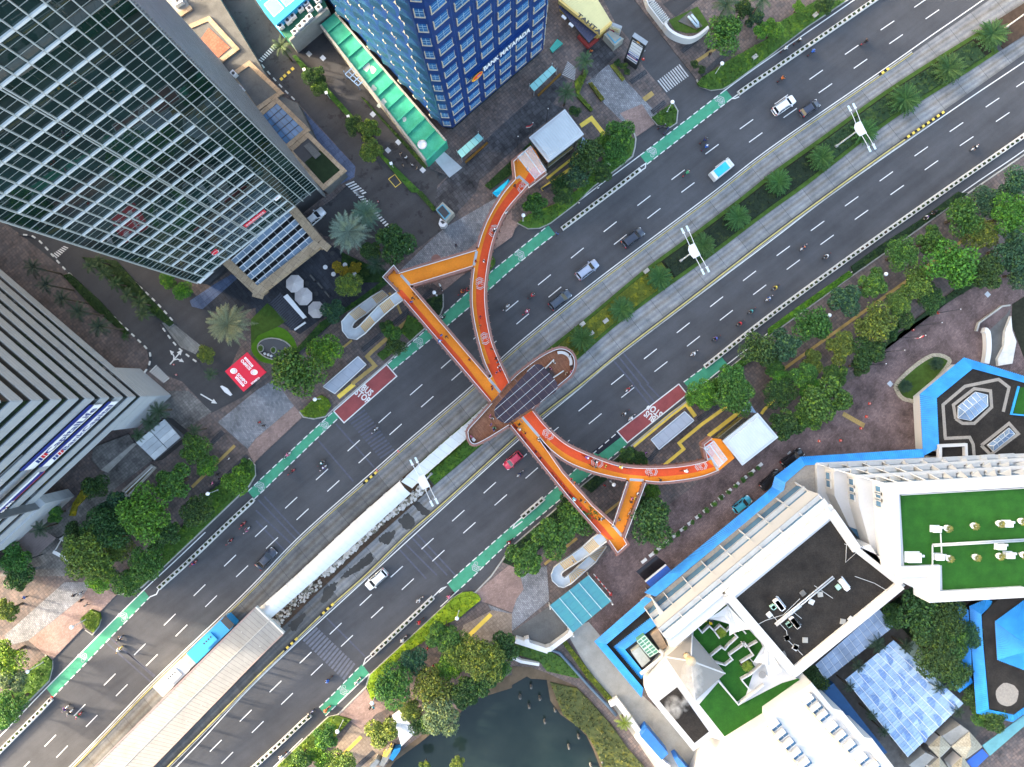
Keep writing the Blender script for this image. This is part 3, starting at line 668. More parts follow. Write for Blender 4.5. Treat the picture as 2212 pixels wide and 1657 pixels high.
lay(P('22',1690,655,1660,525,1720,475,1760,560,1730,640),ZD-0.012,m_rd,'red_lane')
lay([(1104,919),(1224,1067),(1297,1150),(1313,1164),(1326,1166),(1305,1140),(1233,1062),(1112,914)],ZD+0.005,m_rd,'red_lane')
def joint(*p,w=0.45):
 part('joint_strip',MB().strip(W2(list(p),ZD),w,ZD+0.014),m_grey,bridge)
joint(*P('Z1',450,560,640,785));joint(*P('Z1',930,1110,1190,1410));joint(*P('11',1250,715,1330,805));joint(*P('11',1905,510,1880,635));joint(*P('22',1015,825,1135,832));joint(*P('22',870,1220,950,1315));joint(*P('Z2',625,1335,680,1300,840,1440),w=0.4);joint(*P('22',1680,655,1725,640,1775,745),w=0.4)
sym_w=cycle_symbol().mesh('cycle_symbol',m_white);chev2_me=[MB().strip([(-0.85,g*(0.55+k)),(0,g*(1.0+k)),(0.85,g*(0.55+k))],0.13,0).mesh('chevron',m_white)for g in(1,-1)for k in(0,.34)]
for(p,a)in((P('11',2052,335)[0],R(-20)),(P('11',1932,790)[0],R(5)),(P('11',1975,1265)[0],R(12)),(P('Z2',740,1480)[0],R(-30)),(P('22',312,435)[0],R(50)),(P('22',735,680)[0],R(70)),(P('22',1203,757)[0],R(90)),(P('22',1632,708)[0],R(98))):
 w=W(p,ZD)
 for nm,me in[('cycle_symbol',sym_w)]+[('chevron',q)for q in chev2_me]:
  o=link(nm,me,bridge,(w.x-bridge.location.x,w.y-bridge.location.y,ZD+0.012),(0,0,a));o.scale=(0.8,0.8,1)
fin_me=MB().box((0,0,-0.1),(0.10,0.34,1.3)).mesh('fin',m_plum)
def parapet(pts,side=1,fins=True,rail=True,z=ZD):
 w=W2(pts,z+1)
 if(Vector(w[0])-Vector(w[-1])).length<0.01:pass
 part('parapet',MB().wall(offset_line(w,0.12*side),0.36,z-0.75,z+1.15),m_plum,bridge)
 if rail:
  rl=offset_line(w,-0.16*side)
  part('handrail',MB().wall(rl,0.08,z+1.0,z+1.2),m_wmetal,bridge)
 if fins:
  for(x,y,a)in along(offset_line(w,0.34*side),1.25,0.6):
   link('fin',fin_me,bridge,(x-bridge.location.x,y-bridge.location.y,z-0.05),(0,0,a))
parapet([(859.6,630),(829.3,598.5),(850.5,576),(861,589)],-1)
parapet([(872,648.8),(990.8,787.7),(1059.4,868.7)],-1)
parapet([(861,589),(1029,539)],1)
parapet([(1022,576.5),(887,618)],1)
parapet([(887,618),(1056,816),(1060.9,812)],1,fins=False)
parapet(a2l[:[i for i,p in enumerate(a2l)if p[1]<540][-1]],-1)
parapet(a2l[[i for i,p in enumerate(a2l)if p[1]>577][0]:],-1)
parapet(a2r,1)
parapet(P('Z2',600,1340,565,1030,650,960,760,870),1,fins=False);parapet(P('Z2',1150,1240,850,1470,842,1440),-1,fins=False)
parapet(a4u,1);parapet(P('22',1680,660,1650,520,1720,465),1,fins=False)
i6=[i for i,p in enumerate(a4l)if p[0]<1358][-1];i7=[i for i,p in enumerate(a4l)if p[0]>1391][0]
parapet(a4l[:i6],-1);parapet(a4l[i7:],-1)
parapet([(1101.7,919),(1223.7,1069.8),(1296,1152.5)],-1);parapet([(1314,1167.5),(1333.8,1196.2),(1356,1176),(1348,1162)],-1)
parapet([(1164.8,946),(1216,1019.8),(1281,1092),(1326,1133)],1,fins=False)
parapet([(1326,1133),(1357,1040)],-1);parapet([(1348,1162),(1393,1042)],1)
plat=spline([(1009,935),(1012,925),(1035,900),(1058,874),(1080,850),(1106,818),(1130,797),(1158,776),(1185,760),(1208,752),(1225,755),(1238,766),(1243,785),(1236,808),(1213,829),(1190,847),(1165,868),(1150,885),(1125,903),(1105,916),(1080,932),(1050,950),(1025,961),(1013,952),(1009,935)],5)
part('platform',MB().prism(W2(plat[:-1],ZD),ZD-1.1,ZD+0.02,0,1,bottom=True),[m_wood,m_plum],bridge)
def plat_seg(x0,x1,lower):
 return[p for p in plat if(p[0]>=x0 and p[0]<=x1)]
ip=lambda x,y:min(range(len(plat)),key=lambda i:(plat[i][0]-x)**2+(plat[i][1]-y)**2)
iA,iB,iC,iD=ip(1060,872),ip(1102,822),ip(1152,884),ip(1102,918)
parapet((plat[iD:-1]+plat[:iA+1]),1);parapet(plat[iB:iC+1],1)
part('planter_edge',MB().wall(W2(plat[iA:iB],ZD),0.16,ZD+0.02,ZD+0.3),m_plum,bridge)
for a,b in((P('Z1',1280,400,1410,270)),(P('Z1',1400,540,1555,435))):
 part('stair_well_wall',MB().wall(W2([a,b],ZD+1),0.18,ZD+0.02,ZD+1.1),m_kerbw,bridge)
part('stair_well',MB().sheet(W2(P('Z1',1290,420,1330,380,1430,500,1390,530),ZD),ZD+0.03),m_dark,bridge)
for i in range(4):
 p=P('Z1',1330+12*i,440-12*i,1400+12*i,520-12*i)
 part('step',MB().strip(W2(p,ZD),0.12,ZD+0.04+0.002*i),m_under,bridge)
def bench_arc(i0,i1,off):
 pts=offset_line(W2(plat[i0:i1],ZD+0.5),-off)
 part('bench',MB().wall(pts,0.5,ZD+0.02,ZD+0.5),m_wwall,bridge)
bench_arc(ip(1205,753),ip(1240,798),0.75);bench_arc(ip(1018,958),ip(1010,945),0.75)
can=P('Z1',1120,350,1170,335,1230,350,1270,390,1400,540,1450,600,1465,660,1455,720,1420,765,1220,895,1020,1030,740,1210,700,1213,640,1197,570,1150,535,1100,525,1050,535,980,560,940,700,790,930,530,1060,400)
ZC=9.6;canw=W2(can,ZC)
if area(canw)<0:canw=canw[::-1]
def clip(poly,conv):
 for i in range(len(conv)):
  a=conv[i];b=conv[(i+1)%len(conv)];out=[]
  sd=lambda p:(b[0]-a[0])*(p[1]-a[1])-(b[1]-a[1])*(p[0]-a[0])
  for j in range(len(poly)):
   p=poly[j-1];q=poly[j];dp,dq=sd(p),sd(q)
   if(dp>=0)!=(dq>=0):
    t=dp/(dp-dq);out.append((p[0]+(q[0]-p[0])*t,p[1]+(q[1]-p[1])*t))
   if dq>=0:out.append(q)
  poly=out
  if len(poly)<3:return None
 return poly
m_solar=glassmat('solar_glass',(0.050,0.040,0.052),0.5,1.12,alpha=0.95)
canopy=part('solar_canopy',MB(),m_solar,bridge)
cu=Vector((0.757,0.654));cv=Vector((-0.654,0.757));cc=Vector(canw[0])*0
for p in canw:cc+=Vector(p)/len(canw)
du,dv=1.46,1.36
def cpt(u,v):q=cc+cu*u+cv*v;return(q.x,q.y)
for i in range(-7,8):
 for j in range(-4,5):
  g=0.03
  c=clip([cpt(i*du+g,j*dv+g),cpt((i+1)*du-g,j*dv+g),cpt((i+1)*du-g,(j+1)*dv-g),cpt(i*du+g,(j+1)*dv-g)],canw)
  if c and abs(area(c))>0.1:part('solar_panel',MB().prism(c,ZC,ZC+0.05,bottom=True),m_solar,canopy)
def chord(u0,v0,d):
 seg=[]
 for i in range(len(canw)):
  a=Vector(canw[i]);b=Vector(canw[(i+1)%len(canw)]);nrm=Vector((-d.y,d.x));o=Vector(cpt(u0,v0))
  fa,fb=(a-o).dot(nrm),(b-o).dot(nrm)
  if fa*fb<0:seg.append(tuple(a+(b-a)*(fa/(fa-fb))))
 return seg
for j in range(-3,5):
 s_=chord(0,j*dv,cu)
 if len(s_)==2 and-3<=j<=2:part('white_bar',MB().wall(s_,0.07,ZC+0.055,ZC+0.11),m_grey,canopy)
for i in range(-6,8):
 s_=chord(i*du,0,cv)
 if len(s_)==2:part('cross_bar',MB().wall(s_,0.035,ZC+0.052,ZC+0.075),m_concd,canopy)
for p in P('Z1',700,1000,860,1040,900,700,1100,820,1150,520,1300,650):
 w=W(p,8);part('column',MB().tube([(w.x,w.y,ZD),(w.x,w.y,ZC)],0.12,8),m_plum,bridge)
for p in P('Z1',760,980,1000,760,1220,560):
 w=W(p,8);part('rafter',MB().wall([(w.x-3.3*0.654,w.y+3.3*0.757)[:2],(w.x+3.3*0.654,w.y-3.3*0.757)[:2]],0.14,ZC-0.3,ZC-0.05),m_plum,bridge)
for p in((905,660),(1035,700),(1040,560),(1120,870),(1080,905),(1180,800),(1240,1050),(1330,1150),(1300,1010),(1450,1025),(1120,372),(945,565),(1365,1090)):
 w=W(p,3);part('pier',MB().lathe([(0.55,0.0),(0.45,0.6),(0.42,4.4),(0.9,5.3)],(w.x,w.y,0),10),m_plum,bridge)
m_tread=M('stair_grey',(0.42,0.45,0.47),0.75,0.12,0.7,dirt=0.25);m_nose=M('yellow_tread',(0.62,0.36,0.06),0.7,0.15,1.5,dirt=0.3)
def stair(outer,inner,heights,steps,lab):
 """outer and inner edges are matching plan points; heights at those points; steps = segment index of flights"""
 root=part('stair',MB(),m_tread,bridge)
 for i in range(len(outer)-1):
  h0,h1=heights[i],heights[i+1]
  if i in steps:
   n=steps[i]
   for k in range(n):
    t0,t1=k/n,(k+1)/n;z=h0+(h1-h0)*(k+0.5)/n
    q=[lerp(outer[i],outer[i+1],t0),lerp(outer[i],outer[i+1],t1),lerp(inner[i],inner[i+1],t1),lerp(inner[i],inner[i+1],t0)]
    part('step',MB().prism(W2(q,z),z-0.22,z,bottom=True),m_tread,root)
    e=[lerp(q[0],q[1],0.0),lerp(q[0],q[1],0.55),lerp(q[3],q[2],0.55),lerp(q[3],q[2],0.0)]
    part('tread_edge',MB().prism(W2(e,z),z,z+0.012),m_nose,root)
  else:
   q=[outer[i],outer[i+1],inner[i+1],inner[i]];mb=MB();zs=[h0,h1,h1,h0]
   top=[tuple(W(q[k],zs[k]))for k in range(4)];a=area([t[:2]for t in top])
   if a<0:top=top[::-1]
   mb.poly(top);mb.poly([(p[0],p[1],p[2]-0.3)for p in top[::-1]])
   for k in range(4):
    p_,n_=top[k],top[(k+1)%4]
    mb.poly([(p_[0],p_[1],p_[2]-0.3),(n_[0],n_[1],n_[2]-0.3),n_,p_])
   part('landing',mb,m_tread,root)
 for line in(outer,inner):
  for i in range(len(line)-1):
   a=W(line[i],heights[i]);b=W(line[i+1],heights[i+1])
   if(a-b).length<0.2:continue
   part('balustrade',MB().wall([a.xy,b.xy],0.07,a.z+0.02,a.z+0.75,z0b=b.z+0.02,z1b=b.z+0.75),m_wwall,root)
stair(P('11',1275,932,1200,985,1110,1062,1030,1135,945,1222,870,1275,800,1262,752,1200,745,1120,805,1050,890,985,1000,905,1095,850),P('11',1215,868,1150,915,1060,985,980,1070,895,1160,865,1182,842,1180,832,1165,850,1130,870,1112,965,1045,1050,970,1145,895),[6.2,6.2,4.9,4.9,3.5,3.5,3.5,3.5,3.5,3.5,2.2,2.2,0.2],{1:8,3:8,9:8,11:9},'')
stair(P('22',755,1280,690,1325,600,1405,510,1470,400,1545,360,1580,335,1640)+P('23',345,40,400,90,440,98)+P('23',505,70)+P('22',640,1600,720,1530,815,1395),P('22',820,1350,752,1400,665,1465,560,1535,450,1605,430,1625,425,1645,430,1657)+P('22',450,1668,465,1660,490,1640,550,1585,660,1480,760,1405),[6.2,6.2,4.9,4.9,3.5,3.5,3.5,3.5,3.5,3.5,3.5,2.2,2.2,0.2],{1:8,3:8,10:8,12:9},'')
m_clear=glassmat('clear_glass',(0.60,0.68,0.72),0.06,1.45,alpha=0.28)
for pts in(P('Z2',650,960,870,780,1140,1190,950,1340),P('Z4',0,1110,200,960,480,1340,300,1510)):
 w=W2(pts,9.0);pr=part('porch_roof',MB().prism(w,9.0,9.05,bottom=True),m_clear,bridge)
 part('roof_frame',MB().strip(w+[w[0]],0.14,9.07),m_steel,pr)
 part('roof_frame',MB().strip([lerp(w[0],w[1],.55),lerp(w[3],w[2],.55)],0.2,9.075),m_grey,pr)
 for q in w:part('porch_post',MB().tube([(q[0],q[1],ZD),(q[0],q[1],9.0)],0.06,6),m_steel,bridge)
# ---------- lifts
m_roofw=M('white_sheet_roof',(0.50,0.545,0.56),0.5,0.05,0.5,dirt=0.1)
m_tint=glassmat('tinted_lift_glass',(0.06,0.075,0.075),0.05,1.6,alpha=0.62)
def lift(roof,lab,h=10.4):
 w=W2(roof,h)
 if area(w)<0:w=w[::-1]
 c=Vector((sum(p[0]for p in w)/4,sum(p[1]for p in w)/4,0));root=thing('lift_tower',lab,'lift tower',tuple(c))
 part('roof_edge',MB().prism(w,h-0.5,h-0.1,bottom=True),m_steel,root)
 inn=inset(w,0.55);part('gutter',MB().strip([*inset(w,0.3),inset(w,0.3)[0]],0.12,h-0.08),m_grey,root)
 a,b,cc_,d=inn;L1_=(Vector(b)-Vector(a)).length;L2_=(Vector(cc_)-Vector(b)).length
 if L1_<L2_:a,b,cc_,d=b,cc_,d,a
 n=int(max(L1_,L2_)/0.42);part('roof_sheet',MB().prism(inn,h-0.1,h+0.12),m_roofw,root)
 for i in range(n+1):
  t=i/n;p=lerp(a,b,t);q=lerp(d,cc_,t)
  part('rib',MB().wall([p,q],0.12,h+0.12,h+0.19),m_steel,root)
 body=inset(w,0.75);n=len(body)
 for i in range(n):
  p,q=body[i],body[(i+1)%n];m=max(2,int((Vector(q)-Vector(p)).length/2.2))
  for k in range(m):
   for z0,z1 in((0.2,3.4),(3.45,6.8),(6.85,h-0.5)):
    part('glass_panel',MB().wall([lerp(p,q,k/m+0.004),lerp(p,q,(k+1)/m-0.004)],0.05,z0,z1),m_tint,root)
  part('corner_post',MB().box((p[0],p[1],h/2),(0.2,0.2,h-0.2)),m_dark,root)
  for z in(3.42,6.82):part('transom',MB().wall([p,q],0.1,z-0.04,z+0.04),m_steel,root)
 core=inset(w,2.6);part('lift_car',MB().prism(core,0.2,h-1.2),m_dark,root)
lift(P('Z2',1465,130,1795,565,1180,1050,845,620),'glass lift tower with white ribbed roof beside the dark stone forecourt')
lift(P('Z4',1115,375,1545,885,800,1470,390,960),'glass lift tower with white ribbed roof beside the brick forecourt')
for nm,pts,hh in(('entrance_canopy',P('Z2',1770,610,1885,745,1700,890),3.4),('entrance_canopy',P('Z4',715,325,935,145,1080,380),3.4)):
 o=solo(nm,MB().prism(W2(pts,hh),hh,hh+0.12,bottom=True),glassmat('blue_canopy_glass' if 'blue_canopy_glass' not in MATS else 'blue_canopy_glass2',(0.22,0.32,0.45),0.12,1.5),'pale blue glass canopy at the foot of the %s lift tower'%('upper' if pts[0][1]<500 else 'lower'),'canopy')
# ---------- bus shelters
def shelter(pts,lab,h=2.9):
 w=W2(pts,h);c=W(pts[0]);root=thing('bus_shelter',lab,'bus shelter',(c.x,c.y,ZP))
 m_sh=M('shelter_roof_grey',(0.24,0.27,0.31),0.5,0.12,0.7,dirt=0.2)
 part('roof',MB().prism(w,h-0.25,h,bottom=True),m_sh,root)
 a,b,c_,d=w
 for i in range(6):
  p=[lerp(a,b,(i+.04)/6),lerp(a,b,(i+.96)/6),lerp(d,c_,(i+.96)/6),lerp(d,c_,(i+.04)/6)]
  p=[lerp(lerp(p[0],p[3],.12),lerp(p[0],p[3],.12),0),lerp(p[1],p[2],.12),lerp(p[1],p[2],.88),lerp(p[0],p[3],.88)]
  part('roof_panel',MB().prism(p,h,h+0.03),M('shelter_panel',(0.28,0.31,0.36),0.45,0.1,0.7),root)
 for p,q in((a,b),(b,c_),(c_,d),(d,a)):part('rim',MB().wall([p,q],0.14,h-0.2,h+0.08),m_steel,root)
 for t in(.08,.36,.64,.92):
  q=lerp(d,c_,t);part('post',MB().box((q[0],q[1],h/2),(0.12,0.12,h)),m_dark,root)
 p=[lerp(lerp(a,d,.7),lerp(b,c_,.7),.15),lerp(lerp(a,d,.7),lerp(b,c_,.7),.85)];part('bench',MB().wall(p,0.4,0.4,0.5),m_steel,root)
shelter(P('11',580,1680,880,1420,950,1490,680,1740),'grey flat-roofed bus shelter beside the upper red bus stop box')
shelter(P('22',1200,480,1490,238,1570,315,1270,565),'grey flat-roofed bus shelter beside the lower red bus stop box')
# ---------- skywalk, white canopy and station
sky_p=P('12',2000,165,2035,190,1820,465,1450,790,1345,900,1255,845,1370,730,1640,490)
o=thing('skywalk','pale grey walkway roof running from the footbridge to the white canopy','walkway',tuple(W((950,990))))
hs=4.6;A=P('12',2000,165,1830,330,1640,490,1370,730,1255,845);B=P('12',2035,190,1940,310,1820,465,1450,790,1345,900)
def samp(L,t):
 d=[0]
 for i in range(len(L)-1):d.append(d[-1]+math.hypot(L[i+1][0]-L[i][0],L[i+1][1]-L[i][1]))
 x=t*d[-1]
 for i in range(len(L)-1):
  if x<=d[i+1]+1e-9:return lerp(L[i],L[i+1],(x-d[i])/max(1e-9,d[i+1]-d[i]))
 return L[-1]
m_skyw=M('skywalk_roof',(0.50,0.55,0.58),0.6,0.1,0.5,dirt=0.2)
for i in range(14):
 q=[samp(A,i/14+.001),samp(A,(i+1)/14-.001),samp(B,(i+1)/14-.001),samp(B,i/14+.001)]
 part('roof_panel',MB().prism(W2(q,hs),hs-0.15,hs,bottom=True),m_skyw,o)
for L in(A,B):
 part('roof_edge',MB().wall(W2([samp(L,i/20)for i in range(21)],hs),0.12,hs-0.3,hs+0.05),m_kerbw,o)
for i in range(8):
 for L in(A,B):
  w=W(samp(L,(i+.5)/8),hs);part('column',MB().box((w.x,w.y,hs/2),(0.2,0.2,hs)),m_steel,o)
root=thing('vaulted_canopy','long white vaulted fabric canopy leading to the station roof','canopy',tuple(W((760,1160))))
A=P('12',1240,836,900,1135,620,1395,340,1657)+P('13',25,285);B=P('12',1335,945,1010,1240,760,1465,545,1657)+P('13',130,372)
m_fab=M('white_fabric',(0.60,0.60,0.585),0.6,0.03,0.6,dirt=0.08)
def vault(a0,a1,b0,b1,z,rise,n=8):
 mb=MB();P0,P1,Q0,Q1=W(a0,z),W(a1,z),W(b0,z),W(b1,z)
 for k in range(n):
  def pt(S0,S1,t):q=S0.lerp(S1,t);return(q.x,q.y,z+rise*math.sin(math.pi*t))
  t0,t1=k/n,(k+1)/n
  mb.poly([pt(P0,Q0,t0),pt(P1,Q1,t0),pt(P1,Q1,t1),pt(P0,Q0,t1)])
 return mb
N=26
for i in range(N):
 part('fabric_bay',vault(samp(A,i/N),samp(A,(i+1)/N),samp(B,i/N),samp(B,(i+1)/N),3.6,0.9+(0.02 if i%2 else 0)),m_fab,root)
 a,b=W(samp(A,i/N),3.6),W(samp(B,i/N),3.6)
 part('hoop',MB().tube([(a.x+(b.x-a.x)*k/6,a.y+(b.y-a.y)*k/6,3.63+0.93*math.sin(math.pi*k/6))for k in range(7)],0.022,5),m_steel,root)
 if i%3==0:
  for q in(a,b):part('column',MB().box((q.x,q.y,1.8),(0.14,0.14,3.6)),m_steel,root)
root=thing('bus_station','long grey ribbed roof of the median bus station, lower left','bus station',tuple(W((400,1520))))
hS=5.0;A=[(553,1311),(200,1661),(60,1800)];B=[(613,1368),(553,1427),(325,1661),(190,1800)]
m_str=M('station_roof',(0.26,0.255,0.24),0.65,0.1,0.4,dirt=0.3,fine=0.1)
NS=66
for i in range(NS):
 a0,a1,b0,b1=samp(A,i/NS),samp(A,(i+0.94)/NS),samp(B,i/NS),samp(B,(i+0.94)/NS)
 c0,c1=lerp(a0,b0,.5),lerp(a1,b1,.5)
 for(p,q,r_,s_,za,zb)in((a0,a1,c1,c0,hS,hS+.15),(c0,c1,b1,b0,hS+.15,hS)):
  mb=MB();t=[W(p,za),W(q,za),W(r_,zb),W(s_,zb)]
  mb.poly([tuple(x)for x in t]if area([x.xy for x in t])>0 else[tuple(x)for x in t[::-1]]);part('roof_sheet',mb,m_str,root)
for L in(A,B):
 part('fascia',MB().wall(W2([samp(L,i/12)for i in range(13)],hS),0.18,hS-0.5,hS+0.06),M('station_fascia',(0.30,0.22,0.20),0.7,0.15),root)
part('fascia',MB().wall(W2([A[0],B[0]],hS),0.25,hS-0.6,hS+0.2),m_kerbw,root)
part('roof_deck',MB().prism(W2(A+B[::-1],hS),hS-0.3,hS-0.06),m_concd,root)
part('ridge_cap',MB().wall(W2([lerp(samp(A,i/12),samp(B,i/12),.5)for i in range(13)],hS+.15),0.16,hS+0.12,hS+0.2),m_kerb,root)
part('platform',MB().prism(inset(W2([samp(A,i/8)for i in range(9)]+[samp(B,i/8)for i in range(8,-1,-1)],1.1),1.5),0.2,1.1),m_conc,root)
for i in range(1,14):
 for t in(.2,.8):
  w=W(lerp(samp(A,i/14),samp(B,i/14),t),3);part('column',MB().box((w.x,w.y,3),(0.25,0.25,4)),m_steel,root)
def rubble(poly,n,smin,smax,mats,name,lab):
 w=W2(poly);xs=[p[0]for p in w];ys=[p[1]for p in w];mb=MB();c=0
 while c<n:
  x=random.uniform(min(xs),max(xs));y=random.uniform(min(ys),max(ys))
  if not inside(x,y,w):continue
  c+=1;s_=random.uniform(smin,smax);k=random.choice((4,5,6));a0=random.random()*6
  pts=[(x+s_*random.uniform(.6,1.1)*math.cos(a0+6.283*j/k),y+s_*random.uniform(.6,1.1)*math.sin(a0+6.283*j/k))for j in range(k)]
  mb.prism(pts,0.18,0.2+random.uniform(.05,.3),random.randrange(len(mats)))
 return tag(link(name,mb.mesh(name,mats)),lab,'rubble',None,'stuff')
m_rub=M('broken_concrete',(0.42,0.40,0.37),0.9,0.3,2.0,dirt=0.3)
rubble(P('12',1330,960,1420,880,1500,870,1390,990,1120,1180,620,1657,560,1657),520,0.12,0.5,[m_rub,M('pale_stone',(0.55,0.53,0.50),0.9,0.2,2.0),M('mossy_stone',(0.16,0.15,0.12),0.95,0.3,2.0)],'rubble','broken pale concrete rubble lying on the soil beside the white canopy')
rubble(P('13',540,0,600,60,330,300,200,440,140,370),180,0.1,0.4,[m_rub,MATS['mossy_stone']],'rubble','broken stones on dark soil near the station roof corner')
m_tar=asphalt('tar_patch',(0.045,0.044,0.042))
for pts in(P('12',1230,1180,1310,1110,1370,1200,1300,1260),P('12',1380,1010,1500,1100,1450,1130,1360,1040),P('12',1110,1290,1210,1270,1140,1380,1060,1350),P('12',930,1500,990,1460,1000,1540,800,1657,740,1657),P('13',590,120,700,60,640,200,560,240),P('13',280,430,400,330,420,360,330,480)):
 struct('tar_patch',MB().sheet(W2([(q[0]+random.uniform(-2.2,2.2),q[1]+random.uniform(-2.2,2.2))for q in spline(pts+[pts[0]],3)[:-1]]),0.028),m_tar)
# ---------- planter divider blocks
m_pl=M('white_block',(0.60,0.59,0.55),0.8,0.1,1.5,dirt=0.35,fine=0.2)
mbk=MB()
for(x,y,sx,sy)in((0,0.29,0.94,0.14),(0,-0.29,0.94,0.14),(0.40,0,0.15,0.44),(-0.40,0,0.15,0.44)):mbk.box((x,y,0.24),(sx,sy,0.44))
blk_me=mbk.mesh('block_frame',m_pl);soil_me=MB().box((0,0,0.2),(0.66,0.45,0.3)).mesh('block_soil',m_soil)
leaf_d=leafmat('divider_plant_leaf',(0.035,0.07,0.022),var=0.6)
def tuft(seed,n=26,r=0.26,hgt=0.3,ls=0.13):
 rg=random.Random(seed);mb=MB()
 for k in range(n):
  a=rg.random()*6.283;q=r*math.sqrt(rg.random());x,y=q*math.cos(a),q*math.sin(a)*0.75;z=0.36+hgt*rg.random()
  u=Vector((rg.uniform(-1,1),rg.uniform(-1,1),rg.uniform(-.3,.5))).normalized()*ls;v=Vector((rg.uniform(-1,1),rg.uniform(-1,1),0.3)).normalized()*ls
  c=Vector((x,y,z));mb.poly([tuple(c-u),tuple(c+v*.6),tuple(c+u),tuple(c-v*.6)])
 return mb.mesh('plant',leaf_d)
tufts=[tuft(i)for i in range(5)]
TENS=('','','twenty','thirty','forty','fifty','sixty','seventy','eighty')
ORD=('first','second','third','fourth','fifth','sixth','seventh','eighth','ninth','tenth','eleventh','twelfth','thirteenth','fourteenth','fifteenth','sixteenth','seventeenth','eighteenth','nineteenth')
def NTH(i):
 n=i+1
 if n<20:return ORD[n-1]
 return TENS[n//10][:-1]+'ieth' if n%10==0 else TENS[n//10]+'-'+ORD[n%10-1]
def divider(line,a,b,lab,grp):
 q0,q1=sorted((qof(a),qof(b)));pts=WL(line,q0,q1,0,5)
 struct('divider_kerb',MB().wall(pts,0.86,0.0,0.10),m_kerbw)
 for i,(x,y,an)in enumerate(along(pts,1.045,0.5)):
  t=thing('planter_block','white planter block %%s, %s from its left end'%NTH(i),'planter',(x,y,0.08),grp,an);t['label']=t['label']%lab
  link('block_frame',blk_me,t);link('block_soil',soil_me,t)
  if random.random()<0.9:o=link('plant',tufts[i%5],t);o.rotation_euler=(0,0,random.random()*6)
divider(L2,(1960,-50),(1594,202.8),'in the top right divider row','planter blocks, top right divider')
divider(L2,(1384,365.5),(1213.6,494.9),'in the row below the lift shrubs','planter blocks, divider right of the curved arm')
divider(L2,(545.7,1082),(343,1270),'in the row below the grey tower trees','planter blocks, left divider')
divider(L2,(112.6,1508),(-60,1680),'in the row at the lower left corner','planter blocks, lower left divider')
divider(L9,(2290,240),(1521.5,792.7),'in the long row beside the right wood','planter blocks, long right divider')
divider(L9,(1176,1077),(1127,1117),'in the short row by the lower arm','planter blocks, short row by the lower arm')
divider(L9,(936,1290),(803,1415),'in the row beside the lime hedge','planter blocks, divider by the sunlit hedge')
divider(L9,(670,1543),(520,1685),'in the row at the bottom edge','planter blocks, bottom divider')
def nose(*pts):mark('divider_nose',MB().strip(W2(list(pts)),0.2,0.02),m_white)
nose(*P('20',1950,815,1900,850,1925,850,1960,835));nose(*P('20',1110,1440,1155,1410,1150,1450,1110,1475));nose(*P('13',1530,185,1600,115,1640,100,1580,150));nose(*P('13',985,690,945,720,925,775,1000,705));nose(*P('22',85,1150,20,1210,10,1245,90,1185));nose(*P('03',1375,115,1350,165,1300,185))
# ---------- towers and buildings on the upper side
TILES.update({'Y1':(1290.3,34.56,0.07648),'Y2':(472.35,748.85,0.06258),'Y3':(0,852.5,0.16686),'Y4':(1002.3,46.1,0.08344),'Y5':(1290.3,1198.2,0.16686),'Y6':(1497.7,1209.7,0.13906)})
class Face:
 """a vertical wall plane from world point a towards b; outward normal to the right of a->b"""
 def __init__(s,a,b):
  s.a=Vector((a[0],a[1],0));d=Vector((b[0]-a[0],b[1]-a[1],0));s.L=d.length;s.u=d.normalized()
  s.n=Vector((s.u.y,-s.u.x,0));s.rz=math.atan2(s.u.y,s.u.x)
 def pt(s,u,z,out=0.0):
  q=s.a+s.u*u+s.n*out;return Vector((q.x,q.y,z))
 def px(s,p,out=0.0):
  q=hit(p,s.a+s.n*out,s.n);return((q-s.a).dot(s.u),q.z)
 def box(s,mb,u0,u1,z0,z1,o0,o1,mi=0):
  q=[s.pt(u0,0,o0).xy,s.pt(u1,0,o0).xy,s.pt(u1,0,o1).xy,s.pt(u0,0,o1).xy]
  return mb.prism(q,z0,z1,mi,bottom=True)
 def mat4(s,u,z,out):
  """frame with x along the wall, y up, z outward"""
  p=s.pt(u,z,out);M4=Matrix.Identity(4)
  for i,v in enumerate((s.u,Vector((0,0,1)),s.n)):
   for k in range(3):M4[k][i]=v[k]
  for k in range(3):M4[k][3]=p[k]
  return M4
 def text(s,name,body,u,z,size,out,mat,root,width=None,bold=0.02,shear=0):
  t=text_mb(body,size,bold=bold)
  if width:
   xs=[p[0]for p in t.v];k=width/(max(xs)-min(xs));t.v=[(p[0]*k,p[1],p[2])for p in t.v]
  return part(name,placed(t,s.mat4(u,z,out)),mat,root)
def in_frame(v,m=30):
 if v.z>H-5:return False
 k=H/(H-v.z)/S;x=CX+v.x*k;y=CY-v.y*k
 return-m<x<2212+m and-m<y<1657+m
# ---- glass tower
m_gl=glassmat('tower_glass',(0.006,0.020,0.018),0.008,1.6,n=0.6,s=0.12)
m_al=M('white_aluminium',(0.66,0.68,0.68),0.4,0.06,0.5);m_al2=M('grey_mullion',(0.34,0.36,0.35),0.45,0.08,0.5,metal=0.2)
m_mul=M('pale_mullion',(0.46,0.48,0.46),0.45,0.08,0.5);m_rib=M('ribbed_cladding',(0.22,0.225,0.22),0.5,0.3,0.8,metal=0.2)
z0=6.4;A=W((423,610),z0).xy;B=W((684.4,406),z0).xy
F=Face(A,B);NB=16;bw=F.L/NB;FH=4.0;NF=18
gt=thing('glass_tower','tall dark green glass office tower with white ledges, top left','tower',(A[0],A[1],0))
back=[F.pt(0,0,-0.3).xy,F.pt(F.L,0,-0.3).xy,F.pt(F.L,0,-30).xy,F.pt(0,0,-46).xy]
part('core',MB().prism(back,0,102),m_dark,gt)
pane_me=None
